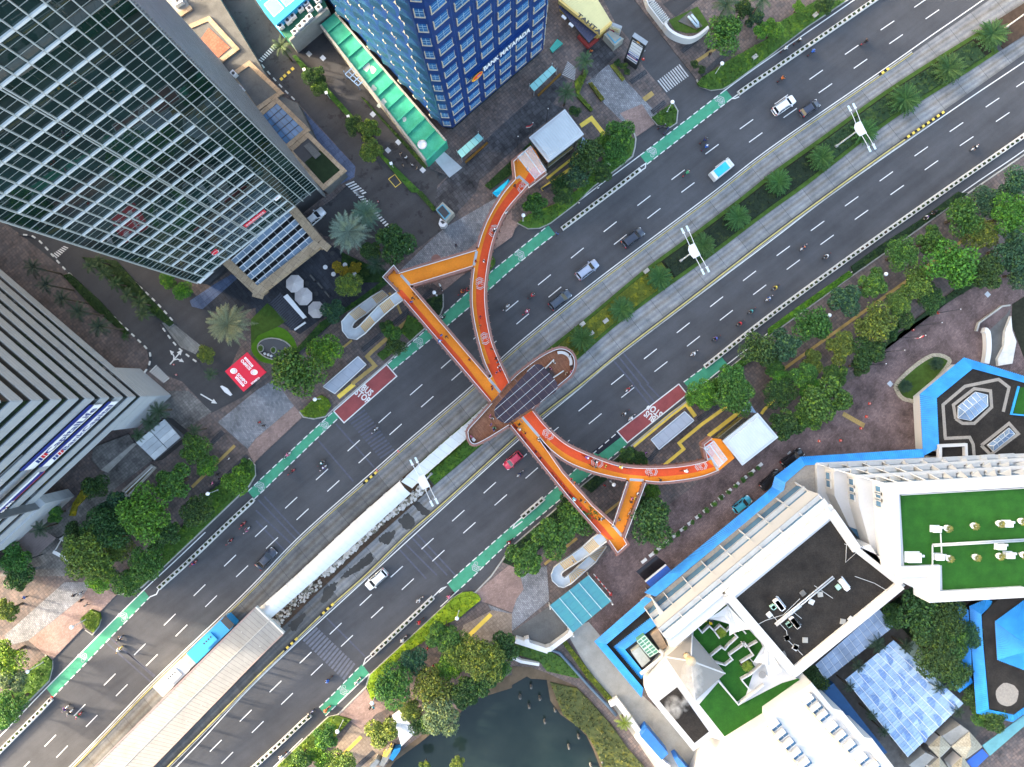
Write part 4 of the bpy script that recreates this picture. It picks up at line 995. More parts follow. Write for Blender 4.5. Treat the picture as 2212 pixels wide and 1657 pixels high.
bx=MB();b2=Face((0,0),(1,0));bx.box((0,0,0),(bw-0.10,0.06,FH-0.12));pane_me=bx.mesh('window_pane',m_gl)
rest=MB()
for f in range(24):
 for i in range(NB):
  c=F.pt((i+.5)*bw,z0+FH*(f+.5),0.0)
  if f<NF:
   o=link('window_pane',pane_me,gt,(c.x-A[0],c.y-A[1],c.z),(0,0,F.rz));j=(random.Random(f*31+i)).uniform(-.004,.004);o.rotation_euler=(j,0,F.rz+j)
  else:rest.box(tuple(c),(bw-0.1,0.06,FH-0.12),F.rz)
part('window_pane',rest,m_gl,gt,kind='stuff')
for f in range(25):
 z=z0+FH*f
 part('ledge',F.box(MB(),bw*.96,13*bw,z-0.15,z+0.15,-0.2,0.23),m_al,gt);part('ledge',F.box(MB(),13*bw+.01,F.L+.1,z-.06,z+.06,-.2,.08),m_al2,gt);part('ledge',F.box(MB(),-.1,bw*.95,z-.06,z+.06,-.2,.08),m_al2,gt)
 if f<24:
  for dz in(1.35,2.7):part('transom',F.box(MB(),0,F.L,z+dz-0.04,z+dz+0.04,-0.05,0.045),m_al2,gt)
for i in range(NB+1):
 for du in((-.13,.13)if i==8 else(0,)):
  part('mullion',F.box(MB(),i*bw-0.045+du,i*bw+0.045+du,z0-0.4,102,-0.1,0.30),m_mul,gt)
Fn=Face(B,back[2])
part('side_wall',MB().prism([Fn.pt(0,0,0.05).xy,Fn.pt(30,0,0.05).xy,Fn.pt(30,0,-0.25).xy,Fn.pt(0,0,-0.25).xy],0,102),m_rib,gt)
ribs=MB()
for k in range(190):Fn.box(ribs,0.1,30,1+k*0.53,1.26+k*0.53,0.05,0.30)
part('cladding_ribs',ribs,m_rib,gt,kind='stuff')
# ---- stone podium in front of the tower
m_tan=BR('tan_stone',(0.33,0.24,0.155),(0.42,0.315,0.21),(0.16,0.12,0.09),1.5,1.0,R(52),dirt=0.15,off=0.0)
pod=thing('entrance_podium','tan stone entrance frame with glass louvre roof at the foot of the glass tower','building',tuple(W((560,540))))
hp=5.6
def beam(p,h,w=1.5,d=1.4,name='stone_beam',mat=None):
 ww=W2(p,h);part(name,MB().wall(ww,w,h-d,h),mat or m_tan,pod)
 L=sum((Vector(ww[i+1])-Vector(ww[i])).length for i in range(len(ww)-1))
beam(P('Z3',1385,215,1920,850),hp);beam(P('Z3',1930,850,2060,960),hp-0.004,1.3);beam(P('Z3',1900,880,860,1700)+P('11',0,910),hp-0.008)
beam(P('Z3',290,1180,860,1730),hp-0.012);beam(P('Z3',0,1120,300,1180),hp-0.016,1.2);beam(P('Z3',0,1020,1215,40),hp+0.9,0.5,0.6)
beam(P('Z3',540,870,1060,430),hp+0.2,1.1,0.5);beam(P('Z3',1215,40,1385,215),hp+0.004,1.8);beam(P('Z3',1400,130,1800,-120),hp-0.02,1.6)
part('soffit',MB().prism(inset(W2(P('Z3',340,1160,1370,260,1900,890,860,1690),3.4),0.2),3.3,3.4),m_dark,pod)
part('podium_wall',MB().prism(W2(P('Z3',0,1050,1215,60,1390,240,340,1150),4.2),0.15,4.2),m_dark,pod)
m_lou=glassmat('louvre_glass',(0.17,0.24,0.32),0.10,1.6,n=0.3,s=0.2)
for i in range(4):
 a0=P('Z3',365+125*i,1210+143*i)[0];a1=P('Z3',1410+127*i,300+147*i)[0];b0=P('Z3',433+125*i,1278+143*i)[0];b1=P('Z3',1478+127*i,368+147*i)[0]
 hl=5.2;fr=part('louvre_frame',MB(),m_wmetal,pod)
 for(p,q)in((a0,a1),(b0,b1)):part('frame_bar',MB().wall(W2([p,q],hl),0.16,hl-0.1,hl+0.06),m_wmetal,fr)
 for k in range(9):
  q=[lerp(a0,a1,(k+.03)/9),lerp(a0,a1,(k+.97)/9),lerp(b0,b1,(k+.97)/9),lerp(b0,b1,(k+.03)/9)]
  part('louvre_pane',MB().prism(W2(q,hl),hl-0.04,hl,bottom=True),m_lou,fr)
  part('frame_bar',MB().wall(W2([lerp(a0,a1,k/9),lerp(b0,b1,k/9)],hl),0.10,hl-0.06,hl+0.05),m_wmetal,fr)
  q2=[lerp(a0,a1,k/9),P('Z3',365+125*i-50,1210+143*i-70)[0]]
for k in range(10):
 a=lerp(P('Z3',370,1200)[0],P('Z3',1400,300)[0],k/9);b=lerp(P('Z3',830,1690)[0],P('Z3',1860,800)[0],k/9)
 part('rafter',MB().wall(W2([a,b],4.9),0.08,4.7,4.95),m_steel,pod)
for p in P('Z3',1910,870,880,1680,330,1170,1390,230):
 w=W(p,3);part('stone_column',MB().box((w.x,w.y,2.2),(1.3,1.3,4.1),F.rz),m_tan,pod)
Ff=Face(F.pt(0,0,2.2).xy,F.pt(F.L,0,2.2).xy)
def board(face,px0,px1,hgt,out,mat,root,name='sign_board',th=0.12):
 (u0,za),(u1,zb)=face.px(px0,out),face.px(px1,out);z=(za+zb)/2
 part(name,face.box(MB(),u0,u1,z-hgt/2,z+hgt/2,out-th,out),mat,root);return u0,u1,z
m_redp=M('red_panel',(0.72,0.02,0.045),0.45,0.05);m_wtxt=M('white_lettering',(0.85,0.85,0.85),0.5,0.03);m_navy=M('navy_panel',(0.015,0.03,0.20),0.45,0.08)
sg=thing('wall_sign','red INSURANCE sign on the glass tower entrance','sign',tuple(Ff.pt(5,5.5)))
u0,u1,z=board(Ff,P('Z3',640,605)[0],P('Z3',985,325)[0],1.15,0.3,m_redp,sg);Ff.text('lettering','INSURANCE',(u0+u1)/2,z,0.9,0.32,m_wtxt,sg,width=(u1-u0)*.86)
sg=thing('wall_sign','white arch logo with red marks on the glass tower entrance, right of INSURANCE','sign',tuple(Ff.pt(8,5.5)))
u0,u1,z=board(Ff,P('Z3',1150,140)[0],P('Z3',1260,75)[0],1.0,0.3,m_wtxt,sg);Ff.text('lettering','W',u0+.5,z+.25,0.5,0.32,m_redp,sg)
Ff.text('lettering','INDOSIAR',*Ff.px(P('Z3',1050,225)[0],0.3),0.55,0.3,M('grey_letters',(0.5,0.5,0.5),0.5),sg,width=1.6)if False else None
sg=thing('wall_sign','red disc logo with white ring on the glass tower entrance','sign',tuple(Ff.pt(1,5.5)))
u,z=Ff.px(P('Z3',130,1050)[0],0.3)
def disc(face,u,z,r,out,th=0.06,n=18,sx=1.0):
 mb=MB();pts=[face.pt(u+sx*r*math.cos(6.2832*k/n),z+r*math.sin(6.2832*k/n),out)for k in range(n)]
 return mb.poly([tuple(p)for p in pts])
part('ring',disc(Ff,u,z,0.62,0.30),m_wtxt,sg);part('disc',disc(Ff,u,z,0.5,0.32),m_redp,sg);part('backing',Ff.box(MB(),u-.5,u+.5,z-.5,z+.5,0,.25),m_redp,sg)
sg=thing('light_box_sign','long white and turquoise sign box at the left corner of the glass tower','sign',tuple(W((450,590))))
w=W2(P('01',1680,770,1890,585,1915,600,1705,785),5.4);part('box',MB().prism(w,4.2,5.4,bottom=True),m_wtxt,sg)
t=text_mb('BSI',0.9,bold=.03);c=W(P('01',1730,740)[0],5.4);part('lettering',placed(t,Matrix.Translation((c.x,c.y,5.42))@Matrix.Rotation(R(41),4,'Z')),M('turquoise_print',(0.02,0.36,0.40),0.5),sg)
part('dark_screen',MB().prism(W2(P('01',1720,790,1925,610,1965,655,1790,800),3.6),3.2,3.6),m_dark,sg)
# ---- low blocks between the glass tower and the side lane
low=thing('podium_annex','low stone annex with roof openings beside the glass tower and the side lane','building',tuple(W((620,300))))
part('base',MB().prism(W2([(330,-60),(440,-60)]+P('10',0,500,190,820,360,890,500,1180,760,1480,590,1640,480,1540,0,1000)+[(553,260),(260,-60)],3.4),0.1,3.4),m_concd,low)
for b_ in(P('00',1590,250,1800,160,2040,420,1870,550,1590,250),P('00',1360,10,1500,160,1650,60),P('00',2000,650,2150,545,2420,800,2209,945,2000,650),P('10',20,1000,180,865,440,1120,260,1270,20,1000),P('10',290,1300,450,1165,755,1470,580,1615,290,1300)):part('stone_border',MB().wall(W2(b_,3.7),.8,3.3,3.72+.003*(int(b_[0][0])%7)),m_tan,low)
def inlay(pts,z,mat,name,root):return part(name,MB().prism(W2(pts,z),z-0.5,z),mat,root)
inlay(P('00',1600,250,1800,170,2030,420,1870,540),3.6,m_concd,'terrace',low);inlay(P('00',1730,340,1800,240,1985,410,1870,510),3.66,BR('red_tiles',(0.34,0.11,0.07),(0.40,0.14,0.09),(0.2,0.08,0.05),0.5,0.5,R(45)),'tiled_floor',low)
inlay(P('00',1390,10,1500,150,1640,60,1560,-80),3.6,m_conc,'plant_deck',low);inlay(P('00',2000,660,2140,560,2400,800,2209,930),3.6,m_concd,'plant_deck',low)
inlay(P('10',40,1000,180,880,420,1120,260,1250),3.6,glassmat('skylight_blue',(0.06,0.14,0.26),0.08,1.6),'skylight',low)
for k in range(5):
 for(p,q)in((lerp(P('10',40,1000)[0],P('10',180,880)[0],k/4),lerp(P('10',260,1250)[0],P('10',420,1120)[0],k/4)),):
  part('skylight_bar',MB().wall(W2([p,q],3.7),0.08,3.55,3.7),m_dark,low)
for k in range(6):
 p,q=lerp(P('10',40,1000)[0],P('10',260,1250)[0],k/5),lerp(P('10',180,880)[0],P('10',420,1120)[0],k/5);part('skylight_bar',MB().wall(W2([p,q],3.7),0.06,3.55,3.69),m_dark,low)
inlay(P('10',310,1300,450,1180,740,1470,580,1600),3.6,m_dark,'sunken_court',low);inlay(P('10',420,1400,560,1290,735,1470,585,1598),3.64,M('dark_turf',(0.018,0.034,0.014),0.9,0.3,1.0,fine=0.3),'turf',low)
inlay(P('10',410,1260,460,1230,560,1330,510,1370),3.9,m_concd,'stair',low)
def ac_unit(p,h,rz,lab,size=(1.1,0.8,0.9),group=None):
 w=W(p,h);t=thing('air_conditioner',lab,'air conditioner',(w.x,w.y,h),group,rz)
 for nm,mb,m in(('casing',MB().box((0,0,size[2]/2+.06),size),m_wmetal),('fan_grille',MB().lathe([(0.3,0),(0.3,0.03),(0.08,0.05)],(0,0,size[2]+.06),12),m_dark)):
  link(nm,mb.mesh(nm,m),t)
 for sx in(-.4,.4):link('foot',MB().box((sx*size[0],0,0.03),(0.1,size[1],0.06)).mesh('foot',m_steel),t)
ac_unit(P('00',1550,30)[0],3.6,R(30),'white air conditioner with a black fan on the roof beside the glass tower',(1.6,1.3,1.0))
for i,p in enumerate(P('00',2030,650,2010,700,2045,740,2090,780)):ac_unit(p,3.6,R(-45),'white roof unit on the stone annex, %s from the top'%('first','second','third','fourth')[i])
# ---- grey banded tower at left
CB=W((370,854.5)).xy
d1=Vector((-1,0.86)).normalized();d2=Vector((-1,-0.934)).normalized()
FN=Face(tuple(Vector(CB)+d1*0),tuple(Vector(CB)+d1*0+d1*-1))
a_ne=tuple(Vector(CB)+d1*46);FN=Face(CB,a_ne);FN.n=Vector((-d1.y,d1.x,0));FN.n=FN.n if FN.n.x>0 else-FN.n
a_se=tuple(Vector(CB)+d2*46);FS=Face(a_se,CB)
if FS.n.x<0:FS.n=-FS.n
if FS.n.y>0:FS.n=-FS.n
ct=thing('banded_tower','grey panel-clad office tower with dark ribbon windows, left edge','tower',(CB[0],CB[1],0))
m_pan=M('grey_white_panel',(0.36,0.38,0.40),0.5,0.08,0.15,dirt=0.15);m_rw=glassmat('ribbon_glass',(0.008,0.012,0.012),0.05,1.6)
inn=[tuple((Vector(CB)-FN.n.xy*.08-FS.n.xy*.08)),tuple(Vector(a_ne)-FN.n.xy*.08),tuple(Vector(a_ne)+Vector(a_se)-Vector(CB)),tuple(Vector(a_se)-FS.n.xy*.08)]
part('core',MB().prism(inn,8.4,96,bottom=True),m_rw,ct);part('lobby',MB().prism(inset(inn,5.0),.1,8.4),m_concd,ct)
jog=27.0;NPAN=[0]
rest=MB()
PW=3.0;zb0=8.6
pan_mb=MB()
for k in range(3):pan_mb.box((0,0,-1.3+0.76*k+0.43),(PW-0.05,0.14,0.72))
pan_me=pan_mb.mesh('panel',m_pan)
for f in range(22):
 z=zb0+1.15+4.0*f+0.0
 for face,nm in((FN,'n'),(FS,'s')):
  for i in range(15):
   u=(i+.5)*PW
   uu=u if nm=='n' else face.L-u
   out=0.0
   if nm=='s' and u>jog:out=1.0
   c=face.pt(uu,z+1.3-1.15,out)
   if in_frame(c,60)and NPAN[0]<300:
    NPAN[0]+=1;link('panel',pan_me,ct,(c.x-CB[0],c.y-CB[1],c.z),(0,0,face.rz))
   else:rest.box(tuple(c),(PW-.05,.14,2.25),face.rz)
part('panel',rest,m_pan,ct,kind='stuff')
jb=[FS.pt(FS.L-jog,0,0.9).xy,FS.pt(0,0,0.9).xy,FS.pt(0,0,-0.4).xy,FS.pt(FS.L-jog,0,-0.4).xy]
part('bay_core',MB().prism(jb,0,96),m_rw,ct)
part('bay_return',MB().prism([FS.pt(FS.L-jog+.02,0,1.35).xy,FS.pt(FS.L-jog+.3,0,1.35).xy,FS.pt(FS.L-jog+.3,0,-.3).xy,FS.pt(FS.L-jog+.02,0,-.3).xy],0,96),M('dark_panel',(0.10,0.11,0.12),0.5,0.2),ct)
for(ua,ub,o)in((FS.L-8.5,FS.L,0.08),(FS.L-jog-11,FS.L-jog+1.5,1.4)):
 for k in range(5):part('base_panel',FS.box(MB(),ua,ub,0.1+1.7*k,1.74+1.7*k,-0.4,o),m_pan,ct)
for k in range(5):part('base_panel',FN.box(MB(),0,7.5,0.1+1.7*k,1.74+1.7*k,-0.4,0.08),m_pan,ct)
part('entrance_floor',MB().prism(W2(P('02',820,545,1120,430,1170,500,880,740,800,650)),0.14,0.45),MATS['grey_stone_forecourt'],ct)
for k in range(3):part('entrance_step',MB().prism(W2(P('02',1110+18*k,490+6*k,1150+18*k,500+8*k,900+18*k,750+8*k,865+18*k,730+6*k)),0.14,0.40-0.07*k),m_kerb,ct)
m_blue_l=M('blue_lettering',(0.01,0.035,0.20),0.5,0.05);m_red_l=M('red_lettering',(0.55,0.01,0.02),0.5,0.05)
def bank_sign(p0,p1,hgt,txt,lab,stripe):
 sg=thing('banner_sign',lab,'sign',tuple(FS.pt(FS.L-10,12)))
 u0,u1,z=board(FS,p0,p1,hgt,0.5,m_wtxt,sg)
 part('stripe',FS.box(MB(),u0,u1,z+hgt/2,z+hgt/2+stripe,0.36,0.5),m_navy,sg)
 L=u1-u0;FS.text('lettering',txt,u0+L*.60,z-.05,hgt*1.0,0.53,m_blue_l,sg,width=L*.70,bold=.02)
 for k in range(4):
  mb=MB();uu=u0+L*(.09+.038*k);q=[FS.pt(uu,z-hgt*.33,.53),FS.pt(uu+.42,z-hgt*.33,.53),FS.pt(uu+1.0,z+hgt*.33,.53),FS.pt(uu+.58,z+hgt*.33,.53)]
  part('emblem_bar',mb.poly([tuple(x)for x in q]),m_blue_l if k<2 else m_red_l,sg)
bank_sign(P('Y3',375,970)[0],P('Y3',1275,135)[0],2.3,'CapitalLife','white and blue CapitalLife banner on the grey tower',0.9)
bank_sign(P('Y3',610,925)[0],P('Y3',1470,95)[0],1.9,'BankCapital','white BankCapital banner on the grey tower, below CapitalLife',0.7)
FS2=Face(tuple(FS.pt(0,0,1.4).xy),tuple(FS.pt(FS.L,0,1.4).xy));FS2.n=FS.n
sg=thing('banner_sign','blue BRI banner with red edge on the grey tower, lower left','sign',tuple(FS.pt(5,10)))
u0,u1,z=board(FS2,P('Y3',0,1530)[0],P('Y3',525,1010)[0],1.1,0.4,m_navy,sg)
part('stripe',FS2.box(MB(),u0,u1,z-.72,z-.55,0.28,0.4),M('red_edge',(0.6,0.05,0.03),0.5),sg);part('stripe',FS2.box(MB(),u0,u1,z+.55,z+.85,0.28,0.4),m_wtxt,sg)
FS2.text('lettering','BRI',*FS2.px(P('Y3',130,1415)[0],.43),1.0,0.43,m_wtxt,sg,bold=.04);FS2.text('emblem','(B)',*FS2.px(P('Y3',45,1500)[0],.43),0.8,0.43,m_wtxt,sg,bold=.04)
o=thing('flat_canopy_roof','pale grey flat roof panels beside the palms below the grey tower','roof',tuple(W((345,960))))
q=P('02',1170,505,1420,300,1560,460,1330,660);
for i in range(4):
 for j in range(2):
  c=[lerp(lerp(q[0],q[1],j/2+.01),lerp(q[3],q[2],j/2+.01),i/4+.005),lerp(lerp(q[0],q[1],(j+1)/2-.01),lerp(q[3],q[2],(j+1)/2-.01),i/4+.005),lerp(lerp(q[0],q[1],(j+1)/2-.01),lerp(q[3],q[2],(j+1)/2-.01),(i+1)/4-.005),lerp(lerp(q[0],q[1],j/2+.01),lerp(q[3],q[2],j/2+.01),(i+1)/4-.005)]
  part('roof_panel',MB().prism(W2(c,3.2),3.05,3.2),M('pale_roof_panel'+('b' if(i+j)%3==0 else ''),(0.40,0.43,0.45)if(i+j)%3 else(0.52,0.55,0.56),0.6,0.1,0.6,dirt=0.3),o)
part('dark_edge',MB().prism(W2(P('02',1420,300,1600,450,1330,670,1325,650,1560,460),3.1),0.2,3.1),m_dark,o)
for p in q:w=W(p,2);part('post',MB().box((w.x,w.y,1.6),(.15,.15,3)),m_dark,o)
o=thing('carport_roof','brown ribbed carport roof at the left edge below the grey tower','roof',tuple(W((75,1160))))
q=P('02',130,1350,290,1200,485,1330,310,1490)
for i in range(12):part('roof_sheet',MB().prism(W2([lerp(q[0],q[3],i/12+.002),lerp(q[1],q[2],i/12+.002),lerp(q[1],q[2],(i+.94)/12),lerp(q[0],q[3],(i+.94)/12)],3.5),3.4,3.5),M('brown_roof',(0.155,0.125,0.12),0.7,0.15,0.8),o)
for p in q:w=W(p,2);part('post',MB().box((w.x,w.y,1.7),(.15,.15,3.3)),m_dark,o)
solo('white_gate_beam',MB().prism(W2(P('02',450,1460,465,1435,580,1490,580,1530),2.5),0.15,2.5),m_wwall,'white rounded gate beam beside the dark trees at the left','gate')
o=thing('fish_pond','long narrow brown-floored pool with a white rim below the grey tower','pool',tuple(W((300,1030))))
q=P('02',1065,915,1315,690,1360,720,1110,985);part('rim',MB().prism(W2(q),0.14,0.55),m_kerb,o);part('water',MB().sheet(inset(W2(q),0.4),0.56),M('brown_water',(0.10,0.075,0.03),0.2,0.3),o);part('pipe',MB().tube([(*W(p,.8).xy,.8)for p in P('02',1085,935,1315,715)],0.12),m_wmetal,o)
# ---- blue tower
BL=W((970,298)).xy;BRt=W((1183,113)).xy;FB=Face(BL,BRt)
if FB.n.y>0:FB.n=-FB.n
bt=thing('blue_tower','blue bank tower with rows of framed windows, top centre','tower',(BL[0],BL[1],0))
dSW=(W((703,5)).xy-BL).normalized();a_sw=tuple(BL+dSW*66);FW=Face(a_sw,BL)
if FW.n.x>0:FW.n=-FW.n
def bluemat():
 m,nd,lk,b=nodes('blue_cladding');v=mapped(nd,lk);f=noise(nd,lk,v,0.5,5,0.6)
 lk.new(ramp(nd,lk,f,[(0.3,(0.006,0.026,0.115)),(0.7,(0.010,0.046,0.18))]),b.inputs['Base Color']);b.inputs['Roughness'].default_value=0.35;b.inputs['IOR'].default_value=1.35;return m
m_blue=bluemat();m_cream=M('cream_frame',(0.50,0.44,0.34),0.6,0.1,1.0);m_bwin=glassmat('blue_window',(0.02,0.12,0.30),0.3,1.3);m_fin=glassmat('pale_blue_fin',(0.022,0.085,0.17),0.35,1.35)
RB=FB.pt(FB.L,0);cham=1.3
foot=[FB.pt(cham,0).xy,FB.pt(FB.L-cham,0).xy,(FB.pt(FB.L,0,-cham)).xy,FB.pt(FB.L,0,-60).xy,FW.pt(0,0).xy,FW.pt(FW.L-cham,0).xy]  # rear stretched deeper, out of view, to shade the upper right corner
part('wall',MB().prism(foot,3.0,104),m_blue,bt)
part('glass_base',MB().prism(inset(foot,0.7),0.1,3.0),glassmat('base_glass',(0.02,0.05,0.06),0.06,1.6),bt)
def window_mesh(wd,hg):
 fr=MB();fr.box((0,0.08,-hg/2),(wd+.2,0.2,0.12));fr.box((wd/2,0.08,0),(0.12,0.2,hg));fr.box((-wd/2,0.03,0),(0.05,0.06,hg))
 pn=MB().box((0,0.02,0),(wd-.1,0.05,hg-.1));br=MB()
 for k in(-.1,.28):br.box((0,0.05,k*hg*.8),(wd-.15,0.06,0.08))
 br.box((0,0.075,0),(0.07,0.11,hg-.1));return fr.mesh('window',m_cream),pn.mesh('pane',m_bwin),br.mesh('blind_bar',M('pale_bar',(0.26,0.40,0.52),0.5,0.05))
wm=window_mesh(2.35,1.95);wc=window_mesh(1.2,1.95)
def put_window(face,u,z,ms,out=0.0,flip=False):
 p=face.pt(u,z,out);rz=math.atan2(face.n.y,face.n.x)-R(90)
 o=link('window',ms[0],bt,(p.x-BL[0],p.y-BL[1],z),(0,0,rz))
 link('pane',ms[1],o);link('blind_bar',ms[2],o)
FHb=3.83;NFb=14
for f in range(NFb):
 z=5.2+FHb*f
 for c in range(6):put_window(FB,(c+.5)*(FB.L-2*cham)/6+cham,z,wm)
 for(pa,pb)in((foot[5],foot[0]),(foot[1],foot[2])):
  fc=Face(pa,pb);mid=Vector(pa)*.5+Vector(pb)*.5
  if fc.n.xy.dot(mid-FB.pt(FB.L/2,0,-15).xy)<0:fc.n=-fc.n
  put_window(fc,fc.L/2,z,wc)
bayfin=MB();bayfin.prism([(-1.1,0),(1.1,0),(0.8,0.6)],-0.9,0.9,bottom=True);bay_me=bayfin.mesh('bay_fin',m_fin)
frm=MB().box((0.9,0.3,-0.95),(0.9,0.6,0.10)).box((1.15,.06,0),(0.08,0.2,1.9)).mesh('fin_frame',m_cream)
for f in range(NFb):
 z=5.2+FHb*f
 for c in range(9):
  u=FW.L-(c+.7)*4.1
  if u<1:continue
  p=FW.pt(u,z+(0.9 if c%2 else 0),0);rz=math.atan2(FW.n.y,FW.n.x)-R(90)
  if not in_frame(p,60):continue
  o=link('bay_fin',bay_me,bt,(p.x-BL[0],p.y-BL[1],p.z),(0,0,rz))
  if(c+f)%2==0 or c<2:link('fin_frame',frm,o)
for i in range(1,6):part('panel_joint',FB.box(MB(),cham+i*(FB.L-2*cham)/6-.02,cham+i*(FB.L-2*cham)/6+.02,3.2,104,-.02,.015),M('joint_blue',(0.05,0.10,0.25),0.5),bt)
for c in(1,4):part('light_strip',FW.box(MB(),FW.L-4.1*c-0.15,FW.L-4.1*c,8,60,0,.12),M('pale_strip',(0.5,0.6,0.66),0.4),bt)
sg=thing('rooftop_sign','white BANK MAYAPADA lettering on the blue tower','sign',tuple(FB.pt(6,10)))
u0,za=FB.px(P('Y4',500,1270)[0],.5);u1,zb=FB.px(P('Y4',1700,165)[0],.5)
FB.text('lettering','BANK MAYAPADA',(u0+u1)/2,(za+zb)/2,2.1,0.62,m_wtxt,sg,width=(u1-u0),bold=.03)
part('rail',FB.box(MB(),u0-3,u1,(za+zb)/2+.75,(za+zb)/2+.95,0,.5),m_blue,sg)
u,z=FB.px(P('Y4',335,1420)[0],.5)
part('emblem_disc',disc(FB,u,z,.95,.6,sx=1.25),M('amber_emblem',(0.85,0.40,0.03),0.5),sg);part('emblem_flame',disc(FB,u+.1,z+.15,.55,.63,sx=1.7),M('orange_emblem',(0.75,0.08,0.03),0.5),sg);part('emblem_core',disc(FB,u+.25,z+.1,.25,.66,sx=1.4),M('mauve_emblem',(0.45,0.25,0.45),0.5),sg)
for i,q in enumerate((P('20',150,740,345,565,385,605,190,790),P('10',1735,1310,1920,1150,1965,1195,1775,1365))):
 o=thing('glass_canopy','turquoise glass canopy at the %s of the blue tower front'%('right end','left end')[i],'canopy',tuple(W(q[0])))
 for k in range(5):part('pane',MB().prism(W2([lerp(q[0],q[1],(k+.03)/5),lerp(q[0],q[1],(k+.97)/5),lerp(q[3],q[2],(k+.97)/5),lerp(q[3],q[2],(k+.03)/5)],3.0),2.92,3.0),M('turquoise_glass',(0.24,0.52,0.50),0.25,0.1,0.7),o)
 part('planter',MB().prism(W2([(p[0]+6,p[1]+8)for p in(lerp(q[3],q[0],-.1),lerp(q[2],q[1],-.1),lerp(q[2],q[1],-.35),lerp(q[3],q[0],-.35))]),.14,.6),M('rust_hedge',(0.16,0.085,0.02),0.9,0.3,3.0,bmp=.5),o)
 for p in q:w=W(p,2);part('post',MB().tube([(w.x,w.y,.1),(w.x,w.y,2.95)],.06),m_steel,o)
solo('pool_corner',MB().prism(W2(P('20',325,420,390,335,440,375,350,450),.6),.1,.6),M('teal_pool',(0.02,0.26,0.21),0.2,0.2),'small teal pool at the right corner of the blue tower','pool')
# ---- green terrace beside the blue tower
o=thing('green_terrace','long bright green waterproofed terrace roof along the blue tower','roof',tuple(W((860,230))))
q=P('10',555,215,680,110,1640,1215,1465,1385);m_gt=M('green_waterproofing',(0.035,0.40,0.24),0.55,0.2,0.6,c2=(0.07,0.44,0.30),dirt=0.5,fine=0.25);m_gt2=M('worn_white_patch',(0.42,0.48,0.44),0.8,0.2,1.0)
hg=3.4;part('roof',MB().prism(W2(q,hg),.1,hg,0,1),[m_gt,m_concd],o)
for i in range(11):
 t=(i+.6)/10.6;part('upstand',MB().wall(W2([lerp(q[0],q[3],t),lerp(q[1],q[2],t)],hg+.2),.42,hg,hg+.25),m_gt,o)
for(p,r_)in((P('10',950,570)[0],9),(P('10',1010,600)[0],7),(P('10',1100,880)[0],7),(P('10',1060,910)[0],5),(P('10',1015,760)[0],6),(P('10',1280,1030)[0],5)):
 part('worn_patch',MB().sheet(W2([(p[0]+r_*random.uniform(.6,1.2)*math.cos(a*.7),p[1]+r_*1.2*random.uniform(.6,1.2)*math.sin(a*.7))for a in range(9)],hg),hg+.012),m_gt2,o)
part('parapet',MB().wall(W2([q[0],q[3]],hg+.4),.35,.1,hg+.5),m_conc,o);part('parapet',MB().wall(W2([q[1],q[2]],hg+.4),.3,.1,hg+.5),m_conc,o);part('parapet',MB().wall(W2([q[3],q[2]],hg+.4),.3,.1,hg+.3),m_gt,o)
w=W(P('10',1435,1250)[0],4.5);dsh=thing('satellite_dish','white satellite dish on the green terrace roof','satellite dish',(w.x,w.y,hg+.2));part('dish',MB().lathe([(.02,4.3),(.5,4.4),(.85,4.65),(.87,4.68),(.5,4.46)],(w.x,w.y,0),16),m_wmetal,dsh,True);part('mast',MB().tube([(w.x,w.y,hg),(w.x,w.y,4.35)],.06),m_steel,dsh)
o=thing('pergola_frame','small blue steel frame with glass panels over the side lane','pergola',tuple(W((760,165))));q=P('10',770,640,850,565,960,670,880,740)
for k in range(4):
 part('bar',MB().wall(W2([lerp(q[0],q[3],k/3),lerp(q[1],q[2],k/3)],3.3),.14,3.2,3.35),M('blue_steel',(0.16,0.27,0.45),0.5),o);part('bar',MB().wall(W2([lerp(q[0],q[1],k/3),lerp(q[3],q[2],k/3)],3.3),.12,3.2,3.33),MATS['blue_steel'],o)
for p in q:w=W(p,2);part('post',MB().box((w.x,w.y,1.7),(.14,.14,3.2)),MATS['blue_steel'],o)
solo('ramp_apron',MB().prism(W2(P('10',1530,1370,1600,1290,1780,1450,1670,1535)),.1,.22),m_grey,'pale ribbed loading ramp at the end of the green terrace','ramp')
o=thing('sports_deck','bright blue sports deck roof with pale courts, top edge','roof',tuple(W((600,10))));q=[(540,-80)]+P('10',0,0,175,215,420,0)+[(720,-80)]
part('deck',MB().prism(W2(q,6),.1,6),M('deck_blue',(0.03,0.27,0.50),0.6,0.12,0.5),o)
for c in(P('10',70,40,150,-30,240,70,155,145),P('10',180,-40,250,-90,330,0,260,55),P('10',0,-60,60,-100,100,-50,40,0)):part('court',MB().sheet(W2(c,6),6.01),M('court_green',(0.16,0.46,0.45),0.6,0.1,0.6),o);part('court_line',MB().strip(W2(c+[c[0]],6),.1,6.02),m_white,o)
o=thing('plant_deck','green roof deck crowded with white air conditioners beside the blue sports deck','roof',tuple(W((650,40))));q=P('10',175,218,420,0,560,-60,620,70,330,320,290,350)
part('deck',MB().prism(W2(q,4.5),.1,4.5),M('deck_green',(0.03,0.14,0.09),0.7,0.3,0.8,dirt=.4),o)
part('parapet',MB().wall(W2([q[5],q[3]],4.8),.4,.1,5.0),m_conc,o)
PQ=P('10',220,240,285,195,325,155,390,90,440,45,470,90,540,20,345,290,390,245,430,205,470,165,550,85)
for i,p in enumerate(PQ):
 ac_unit(p,4.5,R(38),'white air conditioner on the green plant deck, %s from the left'%NTH(sorted(range(12),key=lambda k:PQ[k][0]).index(i)),(1.1,.85,.9),'air conditioners on the green plant deck')
